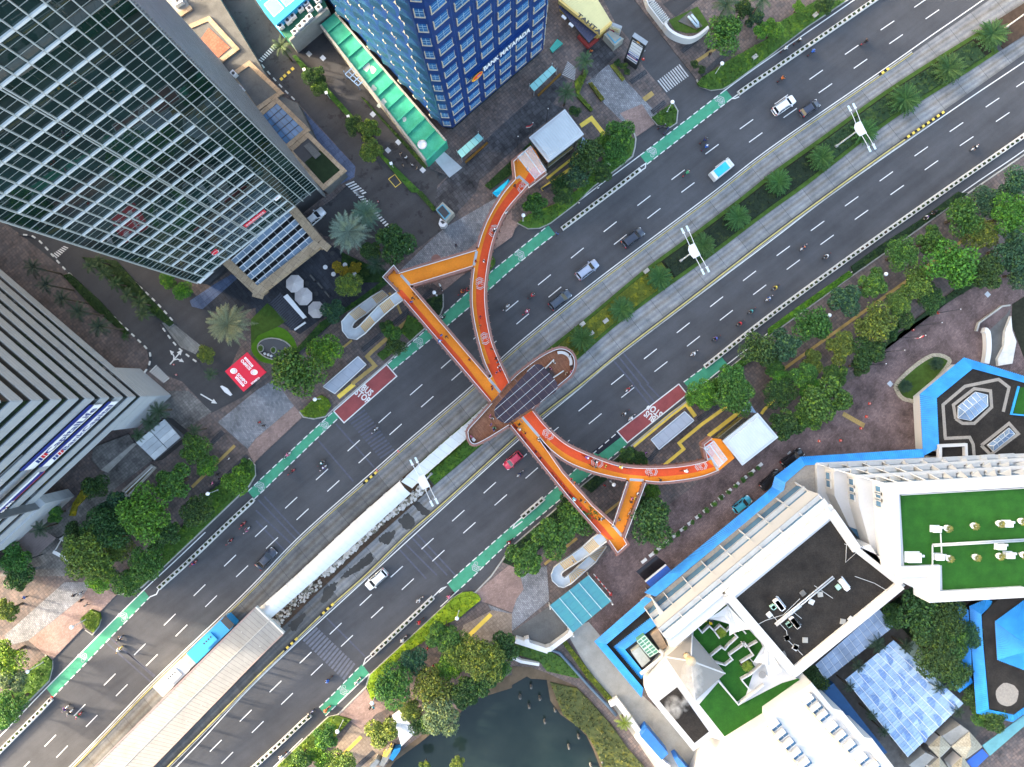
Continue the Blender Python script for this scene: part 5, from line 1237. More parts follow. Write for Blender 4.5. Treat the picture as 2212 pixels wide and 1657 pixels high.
# ---- restaurant with the yellow roof
o=thing('yellow_roof_pavilion','pavilion with a yellow ribbed roof and navy side canopy, TAHTA on its edge','building',tuple(W((1270,30))))
q=[(1195,-40),(1285,-40)]+P('20',730,0,855,185,755,275);q=P('20',405,-160,640,-160,855,185,755,275,410,0)
for i in range(22):
 a0,a1=lerp(P('20',405,-20)[0],P('20',750,275)[0],i/22),lerp(P('20',405,-20)[0],P('20',750,275)[0],(i+.94)/22);b0,b1=lerp(P('20',640,-170)[0],P('20',855,185)[0],i/22),lerp(P('20',640,-170)[0],P('20',855,185)[0],(i+.94)/22)
 part('roof_sheet',MB().prism(W2([a0,a1,b1,b0],4.6),4.5,4.6),M('yellow_sheet',(0.62,0.56,0.28),0.6,0.08,0.5,dirt=.2),o)
part('wall',MB().prism(inset(W2(q,4.4),.3),.1,4.45),M('ochre_wall',(0.52,0.36,0.10),0.7,.1),o);part('fascia',MB().wall(W2(P('20',405,0,757,280,860,190),4.6),.35,3.7,4.7),M('ochre_fascia',(0.62,0.45,0.15),0.6,.1),o)
q=P('20',400,60,430,20,745,285,665,370)
for i in range(16):part('canopy_sheet',MB().prism(W2([lerp(q[0],q[3],i/16),lerp(q[1],q[2],i/16),lerp(q[1],q[2],(i+.95)/16),lerp(q[0],q[3],(i+.95)/16)],3.4),3.33,3.4),M('navy_sheet',(0.035,0.04,0.085),0.5,.15),o)
part('planter_wall',MB().wall(W2(P('20',570,325,655,415,740,345)),.5,.1,.9),M('red_planter',(0.30,0.05,0.045),0.6,.15),o)
t=text_mb('TAHTA',1.3,bold=.03);c=W(P('20',665,205)[0],4.75);part('lettering',placed(t,Matrix.Translation((c.x,c.y,4.78))@Matrix.Rotation(R(-40),4,'Z')@Matrix.Diagonal((1.25,.75,1,1))),m_dark,o)
for i,p in enumerate(P('20',448,150,510,215)):w=W(p,3.5);part('roof_hatch',MB().box((w.x,w.y,3.5),(.9,.45,.25),R(-42)),m_wmetal,o)
# ---- sign pylons
def pylon(base_px,top_px,face_w,depth,lab,draw,mat=m_dark,name='sign_pylon'):
 a,b=W(base_px[0]).xy,W(base_px[1]).xy;f=Face(a,b)
 if f.n.y>0:f.n=-f.n
 c=W(lerp(base_px[0],base_px[1],.5));cd=math.hypot(c.x,c.y);tp=lerp(top_px[0],top_px[1],.5);rt=math.hypot(tp[0]-CX,tp[1]-CY)*S;h=H*(1-cd/rt)
 root=thing(name,lab,'sign',(c.x,c.y,.1));part('slab',f.box(MB(),0,f.L,.1,h,-depth,0),mat,root);part('cap',f.box(MB(),0,f.L,h,h+.06,-depth,0),M('grey_cap',(0.25,0.28,0.31),0.4),root);draw(f,h,root)
def mayapada(f,h,root):
 L=f.L;ww=L*.78;u0=L*.11
 rows_=[(.30,.36,m_redp),]
 part('board',f.box(MB(),u0,u0+ww,h*.22,h*.86,0,.06),m_wtxt,root)
 part('stripe',f.box(MB(),u0,u0+ww,h*.36,h*.44,.06,.07),m_navy,root);part('stripe',f.box(MB(),u0,u0+ww,h*.345,h*.36,.06,.07),m_redp,root);part('stripe',f.box(MB(),u0,u0+ww,h*.255,h*.285,.06,.07),m_navy,root)
 for z in(.56,.66,.76):part('rule',f.box(MB(),u0,u0+ww,h*z,h*(z+.006),.06,.07),m_dark,root)
 f.text('lettering','LOKARI',L/2,h*.40,h*.055,.08,m_wtxt,root,ww*.62);f.text('lettering','MARQUEE',L/2,h*.50,h*.055,.08,M('blue_print',(.02,.12,.5),.5),root,ww*.95);f.text('lettering','BANK MAYAPADA',L/2,h*.905,h*.05,.02,m_wtxt,root,ww)
 part('emblem',disc(f,L/2,h*.95,.22,.03,sx=1.6),MATS['amber_emblem'],root)
pylon(P('Y1',735,1290,1090,1530),P('Y1',965,575,1375,840),2.6,.8,'tall black pylon with white tenant boards at the driveway',mayapada)
def tahta2(f,h,root):
 L=f.L;part('board',f.box(MB(),L*.06,L*.94,h*.1,h*.9,0,.06),M('cream_board',(.66,.62,.42),.5),root)
 part('panel',f.box(MB(),L*.08,L*.5,h*.35,h*.55,.06,.08),M('magenta_print',(.5,.03,.15),.5),root);part('panel',f.box(MB(),L*.52,L*.92,h*.14,h*.45,.06,.08),m_wtxt,root);part('panel',f.box(MB(),L*.54,L*.9,h*.16,h*.24,.08,.09),m_dark,root)
 f.text('lettering','TAHTA',L*.5,h*.68,h*.22,.08,MATS['ochre_wall'],root,L*.6)
q=P('Y1',185,510,370,400,750,640,490,850);solo('sign_plinth',MB().prism(W2(q,2.2),.1,2.2),M('plinth_stone',(.32,.32,.28),.8,.15,dirt=.3),'pale stone plinth with a blue rim under the cream restaurant sign','plinth')
solo('plinth_rim',MB().wall(W2(P('Y1',280,500,500,760,660,620),2.25),.16,2.2,2.3),M('blue_rim',(.05,.28,.42),.5),'bright blue rim strip on the stone sign plinth','trim')
pylon(P('Y1',305,490,600,605),P('Y1',360,215,680,390),2.0,.5,'small cream restaurant sign standing on a stone plinth',tahta2,m_wmetal)
# ---- red gatehouse roof
o=thing('gatehouse','gatehouse with a bright red roof lettered SOMPO','gatehouse',tuple(W((530,800))));hq=3.4
q=P('Y2',215,855,980,190,1640,880,850,1550);m_sred=M('red_fabric_roof',(0.62,0.025,0.055),0.55,0.05,0.4)
part('roof',MB().prism(W2(q,hq),hq-.35,hq,bottom=True),m_sred,o)
part('cabin',MB().prism(inset(W2(q,2),1.2),.14,hq-.35),m_dark,o)
ang=math.atan2(-(1290-930),970-630);
def flat_text(txt,px,size,rz,z,mat,root,width=None,nm='lettering'):
 t=text_mb(txt,size,bold=.03);xs=[p[0]for p in t.v]
 if width:k=width/(max(xs)-min(xs));t.v=[(p[0]*k,p[1],p[2])for p in t.v]
 c=W(px,z);return part(nm,placed(t,Matrix.Translation((c.x,c.y,z))@Matrix.Rotation(rz,4,'Z')),mat,root)
flat_text('SOMPO',P('Y2',800,1110)[0],.78,ang,hq+.012,m_wtxt,o,2.35);flat_text('SOMPO',P('Y2',945,620)[0],.78,ang+math.pi,hq+.012,m_wtxt,o,2.35)
for(a,b)in((P('Y2',590,1045)[0],P('Y2',870,1360)[0]),(P('Y2',900,375)[0],P('Y2',1175,690)[0])):part('label_bar',MB().strip(W2([a,b],hq),.42,hq+.01),m_wtxt,o)
for c,rz in((P('Y2',720,1200)[0],ang),(P('Y2',1035,530)[0],ang+math.pi)):flat_text('INSURANCE',c,.28,rz,hq+.018,m_redp,o,1.7)
for c,s_ in((P('Y2',520,840)[0],1),(P('Y2',1225,885)[0],-1)):
 w=W(c,hq);mb=MB();mb.sheet([(w.x+.64*math.cos(k*.35),w.y+.5*math.sin(k*.35))for k in range(18)],hq+.01);part('emblem',mb,m_wtxt,o)
 mb=MB();mb.sheet([(w.x+s_*.1+.38*math.cos(k*.35),w.y+.38*math.sin(k*.35))for k in range(18)],hq+.016);part('emblem_ring',mb,m_sred,o);mb=MB();mb.sheet([(w.x+s_*.04+.34*math.cos(k*.35),w.y+.34*math.sin(k*.35))for k in range(18)],hq+.022);part('emblem_core',mb,M('pale_disc',(.7,.66,.7),.5),o)
flat_text('SOMPO',P('Y2',1270,1180)[0],.5,R(38),hq+.012,m_wtxt,o,1.9)
solo('white_canoe_sign',MB().prism(W2(P('Y2',50,1370,110,1345,300,1440,460,1657,400,1700,200,1570),2.4),2.2,2.4,bottom=True),m_wmetal,'white pointed oval panel beside the red gatehouse roof','panel')
# ---- blue event tent
o=thing('event_tent','bright blue event tent under the curved bridge arm','tent',tuple(W((1085,410))));q=P('Z2',210,1580,490,1345,600,1480,340,1700);m_tb=M('tent_blue',(.0,.33,.62),.6,.06);c=W(P('Z2',440,1520)[0],3.3)
for i in range(4):
 a,b=W(q[i],2.4),W(q[(i+1)%4],2.4);part('roof_side',MB().poly([tuple(a),tuple(b),tuple(c)][::-1]),m_tb,o);part('leg',MB().tube([(a.x,a.y,.1),(a.x,a.y,2.4)],.04),m_steel,o)
flat_text('EO',P('Z2',340,1630)[0],.6,R(40),2.9,m_wtxt,o)
# ---- stone booth, white kiosk near the lane end
o=thing('guard_booth','small stone guard booth with a blue-rimmed dark roof','booth',tuple(W((958,462))));part('wall',MB().prism(W2(P('11',1550,150,1610,85,1710,180,1640,260),2.6),.14,2.6),M('plinth_stone',(.32,.32,.28)),o);part('roof',MB().prism(W2(P('11',1560,155,1610,110,1675,185,1630,235),2.7),2.6,2.7),m_dark,o)
part('rim',MB().strip(W2(P('11',1560,155,1610,110,1675,185,1630,235,1560,155),2.7),.16,2.72),MATS['blue_rim'],o)
o=thing('white_kiosk','white angular kiosk beside the stone guard booth','kiosk',tuple(W((952,480))));part('body',MB().prism(W2(P('11',1575,275,1590,225,1650,270,1625,300,1590,300),2.0),.14,2.0),m_wmetal,o);part('window',MB().prism(W2(P('11',1590,255,1610,245,1632,265,1610,278),2.0),2.0,2.03),m_dark,o)
# ---- terrace umbrellas and pergola
for i,(p,r_)in enumerate(zip(P('11',330,790,405,900,517,1015),(10.2,10.2,9.6))):
 w=W(p,2.6);rr=r_*2*S*.98;o=thing('parasol','pale grey terrace parasol, %s of the three'%('nearest to the stone beam','middle one','lowest')[i],'parasol',(w.x,w.y,ZP),'terrace parasols')
 for k in range(8):
  a,b=.39+k*math.pi/4,.39+(k+1)*math.pi/4
  part('canopy_panel',MB().poly([(w.x,w.y,2.75),(w.x+rr*math.cos(a),w.y+rr*math.sin(a),2.25),(w.x+rr*math.cos(b),w.y+rr*math.sin(b),2.25)]),M('parasol_cloth',(.44,.41,.40),.8,.06),o)
  part('rib',MB().tube([(w.x,w.y,2.74),(w.x+rr*math.cos(a),w.y+rr*math.sin(a),2.24)],.018,4),m_steel,o)
 part('pole',MB().tube([(w.x,w.y,ZP),(w.x,w.y,2.8)],.05),m_steel,o)
o=thing('terrace_pergola','dark slatted pergola with a white beam beside the parasols','pergola',tuple(W((630,665))));q=P('11',120,965,215,875,420,1080,300,1190)
for i in range(16):part('slat',MB().wall(W2([lerp(q[0],q[3],i/15),lerp(q[1],q[2],i/15)],2.8),.2,2.7,2.8),M('charcoal_slat',(.05,.055,.07),.6,.2),o)
part('white_beam',MB().prism(W2(P('11',235,905,270,880,435,1080,405,1095),3.0),2.7,3.0),m_wmetal,o);part('white_beam',MB().wall(W2(P('11',330,1190,425,1125),2.9),.3,2.6,2.9),m_wmetal,o)
for p in q:w=W(p,2);part('post',MB().box((w.x,w.y,1.4),(.12,.12,2.7)),m_dark,o)
# ---- oval fountain garden
o=thing('oval_fountain','oval black pond with white stones in the round lawn','fountain',tuple(W((593,753))));c=P('11',160,1355)[0]
ov=lambda rx,ry,z:[tuple(W((c[0]+rx*math.cos(k*.2244)*.97-ry*math.sin(k*.2244)*.12,c[1]+ry*math.sin(k*.2244)+rx*math.cos(k*.2244)*.15),z).xy)for k in range(28)]
part('rim',MB().prism(ov(39,24,.5),.12,.5),m_kerb,o);part('water',MB().sheet(ov(36.5,21.5,.5),.51),glassmat('dark_pool',(.012,.018,.022),.06,1.5),o)
for(x,y,rx)in((40,1350,7),(150,1365,6.5),(260,1375,6.5)):
 p=P('11',x,y)[0];rg=[tuple(W((p[0]+rx*math.cos(k*.52),p[1]+rx*1.2*math.sin(k*.52)),.6).xy)for k in range(12)];part('island_rim',MB().prism(rg,.3,.62),m_kerb,o);part('island_plant',MB().prism(inset(rg,.15),.5,.75),m_grass,o)
for p in P('11',75,1395,105,1405,130,1415,210,1420):w=W(p,.6);part('white_stone',MB().lathe([(.05,.5),(.28,.55),(.22,.78),(.05,.82)],(w.x,w.y,0),7),m_wmetal,o,True)
struct('lawn',MB().sheet(W2(spline(P('11',20,1240,100,1170,240,1180,340,1290,350,1420,200,1480,40,1460,-40,1350,20,1240),6)[:-1]),ZP+0.0487),M('bright_lawn',(.085,.21,.015),.9,.2,1.5,fine=.35,bmp=.5))
struct('lawn',MB().sheet(W2(P('11',-40,1100,100,960,270,1110,180,1170,20,1240,-40,1330)),ZP+0.0494),m_grass)
# ---- upper-right compound wall and pipes
m_slatw=M('white_slats',(.62,.63,.62),.6,.05)
o=thing('compound_fence','white slatted fence with a curved white wall at the top right driveway','fence',tuple(W((1440,60))))
part('fence_rail',MB().wall(W2(P('20',1150,-40,1180,40,1310,210),2),.15,.1,1.9),m_slatw,o)
for(x,y,a)in along(W2(P('20',1165,-40,1200,40,1330,200),1),.38):part('slat',MB().box((x,y,1.0),(.1,1.3,1.7),a),m_slatw,o)
part('curved_wall',MB().wall(W2(spline(P('20',1320,200,1350,250,1420,300,1520,330,1600,310,1695,235),4),2),.5,.1,2.2),m_wwall,o)
struct('lawn',MB().sheet(W2(P('20',1350,180,1600,60,1700,220,1600,285,1500,290,1400,260)),ZP+0.0501),m_grass)
struct('compound_yard',MB().sheet(W2(P('20',1300,40,1650,-150,1900,-150,1600,0,1410,150)),ZP+0.0508),m_asph2)
o=thing('pipe_rack','pair of pale blue pipes in a concrete pit behind the curved white wall','pipes',tuple(W((1498,45))));part('pit',MB().prism(W2(P('20',1430,190,1540,100,1640,230,1590,260)),.1,.3),m_concd,o)
for d in(0,28):part('pipe',MB().tube([(*W(p,.8).xy,.8)for p in P('20',1520+d,140-d*.5,1575+d,205-d*.4,1600+d*.3,235)],.22,8),M('pale_blue_pipe',(.32,.45,.56),.5),o,True)
nb_=thing('unseen_shade_block','office block standing beyond the left edge between the two towers','building',tuple(W((-330,480))))  # block added out of view to keep the lane between the towers shaded
q=W2([(-520,250),(-190,330),(-150,640),(-480,600)]);part('wall',MB().prism(q,.1,58),m_concd,nb_)
for k in range(14):part('window_band',MB().prism(inset(q,-.12),3+4*k,5+4*k,bottom=True),m_rw,nb_)
part('roof_parapet',MB().prism(inset(q,-.3),58,59,bottom=True),m_conc,nb_)
# ---------- hotel on the lower right
m_btile=M('blue_roof_tile',(0.012,0.21,0.62),0.45,0.10,0.5,c2=(0.03,0.33,0.74),dirt=0.0)
m_gravel=M('dark_gravel',(0.020,0.018,0.017),0.95,0.25,0.35,c2=(0.044,0.039,0.034),fine=0.5,bmp=0.4)
m_pgrav=M('pale_gravel',(0.34,0.31,0.27),0.95,0.2,3.0,fine=0.5,bmp=0.5)
m_turf=M('artificial_turf',(0.016,0.085,0.010),0.9,0.2,0.6,c2=(0.026,0.125,0.014),fine=0.35,bmp=0.3)
m_bglass=glassmat('hotel_window',(0.05,0.14,0.24),0.08,1.6);m_wh2=M('hotel_white',(0.50,0.50,0.495),0.7,0.05,0.3,dirt=0.12,fine=.06);m_ledge=M('weathered_white',(0.46,0.475,0.48),0.8,0.12,0.8,dirt=0.3,fine=0.15)
def tile_strip(outer,inner,ho,hi,root,name='tiled_roof',pitch=0.36):
 """sloping blue roof between an eave line and an upper line, laid in rolls"""
 for i in range(len(outer)-1):
  o0,o1,i0,i1=W(outer[i],ho),W(outer[i+1],ho),W(inner[i],hi),W(inner[i+1],hi)
  L=max((o1-o0).length,(i1-i0).length);n=max(2,int(L/pitch));mb=MB()
  def q(a,b,k,t,dz):v=a.lerp(b,t);return(v.x,v.y,v.z+dz)
  for k in range(n):
   t0,t1,t2=k/n,(k+.55)/n,(k+1)/n
   e=[(t0,0),(t0+.02/n,.09),(t1,.09),(t1+.02/n,0),(t2,0)]
   for(ta,za),(tb,zb)in zip(e,e[1:]):
    hang=0.10 if(za>0 and zb>0)else 0.0
    da=(o0-i0).normalized()*hang
    pa,pb=Vector(q(o0,o1,0,ta,za))+da,Vector(q(o0,o1,0,tb,zb))+da
    mb.poly([tuple(pa),tuple(pb),q(i0,i1,0,tb,zb),q(i0,i1,0,ta,za)])
  tag(part(name,mb,m_btile,root),kind='stuff')
  pts=[o0,o1,i1,i0];base=MB();base.poly([(p.x,p.y,p.z-.12)for p in pts]);part('roof_deck',base,m_dark,root)
hotel=thing('hotel_building','large white hotel with terraced wings and a blue tiled skirt roof, lower right','building',tuple(W((1800,1200))))
HO,HI=4.3,5.4
sk_o=P('32',1335,562,280,630,60,800,35,890,0,925)+P('22',1340,1640)+P('Y5',610,490)
sk_i=P('32',1345,632,320,702,150,850,130,945,0,1035)+P('22',1490,1625)+P('Y5',755,545)
tile_strip(sk_o,sk_i,HO,HI,hotel)
tile_strip(P('Y5',625,545)+P('23',712,572,1120,1058),P('Y5',770,600)+P('23',815,597,1133,975),HO-.3,HI-.3,hotel)
tile_strip(P('23',1240,312,862,612,1115,912),P('23',1262,420,975,642,1140,845),HO-.1,HI-.2,hotel)
part('gravel_roof',MB().prism(W2(P('Y5',770,600,110,1155)+P('23',1133,975,1200,900,1250,300),4.4),.14,4.4),m_gravel,hotel)
part('ground_floor',MB().prism(inset(W2(P('32',1335,600,300,665,100,830,0,985)+P('22',1420,1632)+P('Y5',690,520,700,580)+P('23',790,585,1126,1010)+[(1470,1540),(1560,1600),(1700,1455),(1940,1262),(2300,1270),(2300,1000)],3.9),.8),.14,3.9),m_wh2,hotel)
part('gravel_strip',MB().prism(W2(sk_i+[(1456,1368),(1600,1280),(1800,1100),(2100,1030)],5.2),3.9,5.2),m_pgrav,hotel)
# ---- north wing: three stepped tiers and the turf roof
def tier(pts,z0,z1,mat=m_wh2,name='wing_tier'):return part(name,MB().prism(W2(pts,z1),z0,z1),mat,hotel)
R0,R1,R2,R3=P('32',420,690)[0],P('32',565,740)[0],P('32',770,795)[0],P('32',1010,865)[0]
far=lambda y:[(2300,y)]
t1=[R1]+P('32',2209,648)+[(2330,985),(2330,1300)]+P('32',1100,1700,880,1385,700,1225,575,965)
t2=[R2]+P('32',2209,712)+[(2330,1002),(2330,1300)]+P('32',1060,1690,880,1390,785,1045)
t3=[R3]+P('32',2209,790)+[(2330,1022),(2330,1283)]+P('33',2209,180,1375,230,1370,165)+P('32',1045,1655)
t0=[R0]+P('32',2209,610)+[(2330,975),(2330,1300)]+P('32',1100,1700,850,1300,690,1225,430,990)
tier(t0,.14,6.0);tier(t1,6.0,9.4);tier(t2,9.4,13.0);tier(t3,13.0,17.0)
roofin=P('32',1140,955,2209,895)+[(2330,1046),(2330,1266)]+P('33',2209,110,1505,145)+P('32',1500,1565,1175,1585)
part('parapet',MB().wall(W2([roofin[i]for i in(0,1)],17.0),.12,17.0,17.5),m_wh2,hotel)
part('turf_roof',MB().sheet(W2(roofin,17.0),17.02),m_turf,hotel)
op=W2(t3,17.0);ip_=W2(roofin,17.0)
for a,b in((0,1),(7,0)):
 pass
def ring_par(lst,z0,z1,w):
 part('parapet',MB().wall(W2(lst,z1),w,z0,z1),m_wh2,hotel)
ring_par(P('32',1100,1640,1078,905,2209,838)+[(2330,1033)],17.0,17.7,1.9);ring_par(P('32',1110,1625,1440,1612)+P('33',1440,190,2209,148),17.0,17.69,1.7)
def plate(a,b,za,zb,z0,w=.16,root=None):
 d=Vector((b.x-a.x,b.y-a.y,0)).normalized();n=Vector((-d.y,d.x,0))*w;mb=MB()
 q=[(a.x,a.y,z0),(b.x,b.y,z0),(b.x,b.y,zb),(a.x,a.y,za)];r=[(p[0]+n.x,p[1]+n.y,p[2])for p in q]
 mb.poly(q);mb.poly(r[::-1])
 for k in range(4):mb.poly([q[k],r[k],r[(k+1)%4],q[(k+1)%4]])
 return part('fin',mb,m_wh2,root or hotel)
e0,e1,e2,e3=(R0,P('32',2209,610)[0]),(R1,P('32',2209,648)[0]),(R2,P('32',2209,712)[0]),(R3,P('32',2209,790)[0])
for(ea,eb,za,zb)in((e0,e1,6.0,9.4),(e1,e2,9.4,13.0),(e2,e3,13.0,17.0)):
 for k in range(11):
  t=k/10*1.02;p,q=lerp(ea[0],ea[1],t),lerp(eb[0],eb[1],t);plate(W(p,za),W(q,zb),za+.25,zb-.3,za-.3)
  if k<10:
   wa,wb=W2([lerp(eb[0],eb[1],t+.012),lerp(eb[0],eb[1],t+.09)],zb);f=Face(wa,wb)
   if f.n.y<0:f.n=-f.n
   part('window_strip',f.box(MB(),0,f.L,za+.9,zb-1.3,-.1,.05),m_bglass,hotel);part('sill',f.box(MB(),0,f.L,za+.3,za+.75,-.1,.7),m_ledge,hotel)
 w=W2([ea[0],ea[1]],za);f=Face(w[0],w[1]);f.n=f.n if f.n.y>0 else-f.n
 part('ledge',f.box(MB(),0,f.L,za-.2,za+.45,-.35,.2),m_wh2,hotel)
for(a,b,z1,n)in((R0,P('32',430,990)[0],6.0,0),(R1,P('32',575,965)[0],9.4,2),(R2,P('32',785,1045)[0],13.0,3),(R3,P('32',1020,1100)[0],17.0,3)):
 w=W2([a,b],z1);f=Face(w[0],w[1])
 if f.n.x>0:f.n=-f.n
 for k in range(n):
  u=f.L*(.28+.24*k)if n==3 else f.L*(.3+.3*k);z=z1-2.1
  o=part('end_window',f.box(MB(),u-.6,u+.6,z-.9,z+.9,-.1,.04),m_bglass,hotel)
  for(du,dz,su,sz_)in((-.7,0,.14,2.1),(.7,0,.14,2.1),(0,1.0,1.54,.14),(0,-1.0,1.54,.14)):part('surround',f.box(MB(),u+du-su/2,u+du+su/2,z+dz-sz_/2,z+dz+sz_/2,-.1,.22),m_wh2,o)
# ---- middle wing with the gravel roof
E0,E1=Vector((1440,1381)),Vector((1790,1088));nv=Vector((-0.64,-0.767))
Mtop=[(1795,1090),(1857,1184),(1956,1265),(1718,1464),(1560,1281)]
part('middle_wing',MB().prism(W2(Mtop,14.0),.14,14.0),m_wh2,hotel)
gr=[(1794,1124),(1845,1192)]+P('33',1105,78,210,790)+[(1588,1294)]
part('gravel_roof',MB().sheet(W2(gr,14.0),14.02),m_gravel,hotel)
for a,b in((0,1),(1,2),(2,3),(3,4),(4,0)):
 m=(Vector(Mtop[a])*.55+Vector(gr[a])*.45,Vector(Mtop[b])*.55+Vector(gr[b])*.45)
 part('parapet',MB().wall(W2([tuple(m[0]),tuple(m[1])],14.5),1.5 if(a,b)!=(1,2)else .9,14.0,14.6+.004*a),m_wh2,hotel)
m_stain=M('stained_white',(.60,.59,.55),.8,.2,1.2,dirt=.5,fine=.2)
wa,wb=Vector(W(tuple(E0),14).xy),Vector(W(tuple(E1),14).xy);on=Vector((-.64,.767));z=14.0;i0,i1=wa-on*2,wb-on*2;prof=[(0.0,14.3)];cum=0.0
for kind,d,m in(('f',15,m_stain),('w',.8,m_bglass),('f',10,m_ledge),('w',4.3,m_wh2),('w',.7,m_bglass),('f',9.5,m_ledge),('w',.5,m_wh2),('w',2.2,m_bglass),('f',9,m_pgrav)):
 if kind=='f':
  dm=d*WS(z);na,nb=wa+on*dm,wb+on*dm
  part('gravel_strip' if m is m_pgrav else 'sunshade',MB().prism([tuple(wa-on*.4),tuple(wb-on*.4),tuple(nb),tuple(na)],z-.3,z),m,hotel)
  part('front_core',MB().prism([tuple(i0),tuple(i1),tuple(nb-on*.35),tuple(na-on*.35)],.14,z-.31),m_wh2,hotel);wa,wb=na,nb;cum+=dm
  prof.append((cum,z+.35))
 else:
  n=8 if m is m_bglass else 1
  for k in range(n):
   p,q=wa.lerp(wb,(k+.01*(n>1))/n),wa.lerp(wb,(k+1-.01*(n>1))/n)
   part('window_strip' if n>1 else 'spandrel',MB().prism([tuple(p),tuple(q),tuple(q-on*.34),tuple(p-on*.34)],z-d,z-(.3 if kind=='w' and m is not m_wh2 and False else 0.0)-.002),m,hotel)
  z-=d;prof.append((cum,z+.35))
base0,base1=Vector(W(tuple(E0),14).xy),Vector(W(tuple(E1),14).xy)
for k in range(9):
 o_=base0.lerp(base1,.003+k/8.06)
 for(c0,z0_),(c1,z1_)in zip(((0,14.2),(1.6,13.6),(2.2,9.0)),((1.6,13.6),(2.2,9.0),(3.3,6.2))):
  a,b=o_+on*c0,o_+on*c1;plate(Vector((a.x,a.y,0)),Vector((b.x,b.y,0)),z0_,z1_,5.2)
tier(P('32',490,1065,545,1040,790,1408,880,1385,1020,1600)+P('33',1170,80)+P('32',1000,1500,780,1420,540,1165),10,14.3);part('link_window',MB().sheet(W2(P('32',695,1230,790,1340,850,1300,780,1260),9.5),9.52),m_bglass,hotel)
# ---- west terrace block
HW=9.2
wt=P('23',1235,235,1300,205)+[(1456,1368-8),(1560,1281),(1650,1385),(1718,1464)]+P('33',330,960,0,1190)+P('23',2209,1250,1880,1455,1722,1400,1565,1520,1175,1045,1175,935,1385,670)
wt=P('23',1235,235,1400,420)+[(1456,1362),(1560,1283),(1650,1385),(1718,1464)]+P('33',330,960,0,1190)+P('23',2209,1250,1880,1455,1722,1400,1565,1520,1175,1045,1175,935,1385,670)
part('terrace_wing',MB().prism(W2(wt,HW),.14,HW),m_wh2,hotel)
l1=P('Y6',10,970,440,620,515,690,1045,1280,1075,1345,920,1600,960,1657)+P('23',2000,1090,1955,1120,1790,900,1560,610)
l2=P('23',1615,1115,1780,925,1955,1125,2209,990)+P('33',120,930,260,890,330,955,60,1150,0,1190)+P('23',2209,1245,1880,1450)
part('turf_terrace',MB().sheet(W2(l1,HW),HW+.02),m_turf,hotel);part('turf_terrace',MB().sheet(W2(l2,HW),HW+.026),m_turf,hotel)
part('gravel_roof',MB().sheet(W2(P('23',1270,1085,1425,965,1700,1350,1575,1450),HW),HW+.02),m_gravel,hotel)
def twall(tag_,*xy,h=.9,w=.22):part('terrace_wall',MB().wall(W2(P(tag_,*xy),HW+h),w,HW,HW+h),m_wh2,hotel)
for xy in((10,975,140,1135,250,1030,330,1110,410,1220),(320,1110,420,1020,520,1110,570,1060),(270,1500,440,1360,495,1400,550,1330,690,1200,640,1150),(560,1480,810,1300,935,1480,740,1600),(560,1485,620,1560),(840,1360,1000,1270),(330,1590,500,1640,600,1560),(780,1100,820,1150),(760,1290,820,1360)):twall('Y6',*xy)
twall('23',1780,910,1955,1120,2180,950);twall('23',1980,905,2060,860,2209,730);twall('23',1985,910,2060,1000)
for i,q in enumerate((P('Y6',230,910,540,700,590,860,570,1000),P('Y6',520,690,910,1080,700,1110,560,1180),P('23',2080,750,2209,560,2209,780),P('33',0,600,120,830,20,900,-60,700))):
 hs_=11.5;root=thing('shade_sail','white triangular shade sail over the hotel turf terrace, %s'%('beside the yellow chairs','middle of the terrace','right end of the terrace','lowest')[i],'shade sail',tuple(W(q[0],hs_)))
 c=Vector((sum(p[0]for p in q)/len(q),sum(p[1]for p in q)/len(q)));n=len(q);mb=MB()
 for k in range(n):
  a,b=q[k],q[(k+1)%n];m=Vector(lerp(a,b,.5))*.9+c*.1;ring=[a,tuple(m),b]
  for s0,s1 in zip(ring,ring[1:]):mb.poly([tuple(W(s0,hs_)),tuple(W(s1,hs_-.1)),tuple(W(c,hs_-.35))][::-1])
 part('sail',mb,m_fab,root)
 for p in q[:3]:v=W(p,hs_);part('mast',MB().tube([(v.x,v.y,HW),(v.x,v.y,hs_+.1)],.06),m_wmetal,root)
for i,p in enumerate(P('Y6',270,875)+P('23',2160,860)):
 v=W(p,HW+.7);t=thing('round_table','round grey table on the turf terrace, %s'%('beside the yellow chairs','near the right edge wall')[i],'table',(v.x,v.y,HW));part('top',MB().lathe([(.62,HW+.68),(.62,HW+.74)],(v.x,v.y,0),16),M('table_grey',(.22,.22,.22),.6),t);part('stem',MB().tube([(v.x,v.y,HW),(v.x,v.y,HW+.7)],.06),m_steel,t)
for i,p in enumerate(P('Y6',190,940,275,985,280,945)):
 v=W(p,HW+.5);t=thing('terrace_chair',('yellow chair left of the others on the turf terrace','yellow chair with dark back on the turf terrace','dark chair beside the yellow ones on the turf terrace')[i],'chair',(v.x,v.y,HW));part('seat',MB().box((v.x,v.y,HW+.42),(.5,.5,.08),.3*i),M('chair_yellow',(.70,.48,.02),.6)if i<2 else m_dark,t);part('backrest',MB().box((v.x+.2,v.y+.14,HW+.65),(.1,.48,.42),.3*i),m_dark,t)
 for sx in(-.2,.2):
  for sy in(-.2,.2):part('leg',MB().box((v.x+sx,v.y+sy,HW+.2),(.04,.04,.4)),m_steel,t)
pyr=P('23',1555,515,1325,705,1580,1085,1840,848);ap=W(P('23',1545,740)[0],13.5);hb=10.6;m_zinc=M('zinc_sheet',(.24,.225,.205),.55,.08,.4,dirt=.15)
part('pyramid_base',MB().prism(W2(pyr,hb),HW,hb),m_wh2,hotel)
proot=part('pyramid_roof',MB(),m_zinc,hotel)
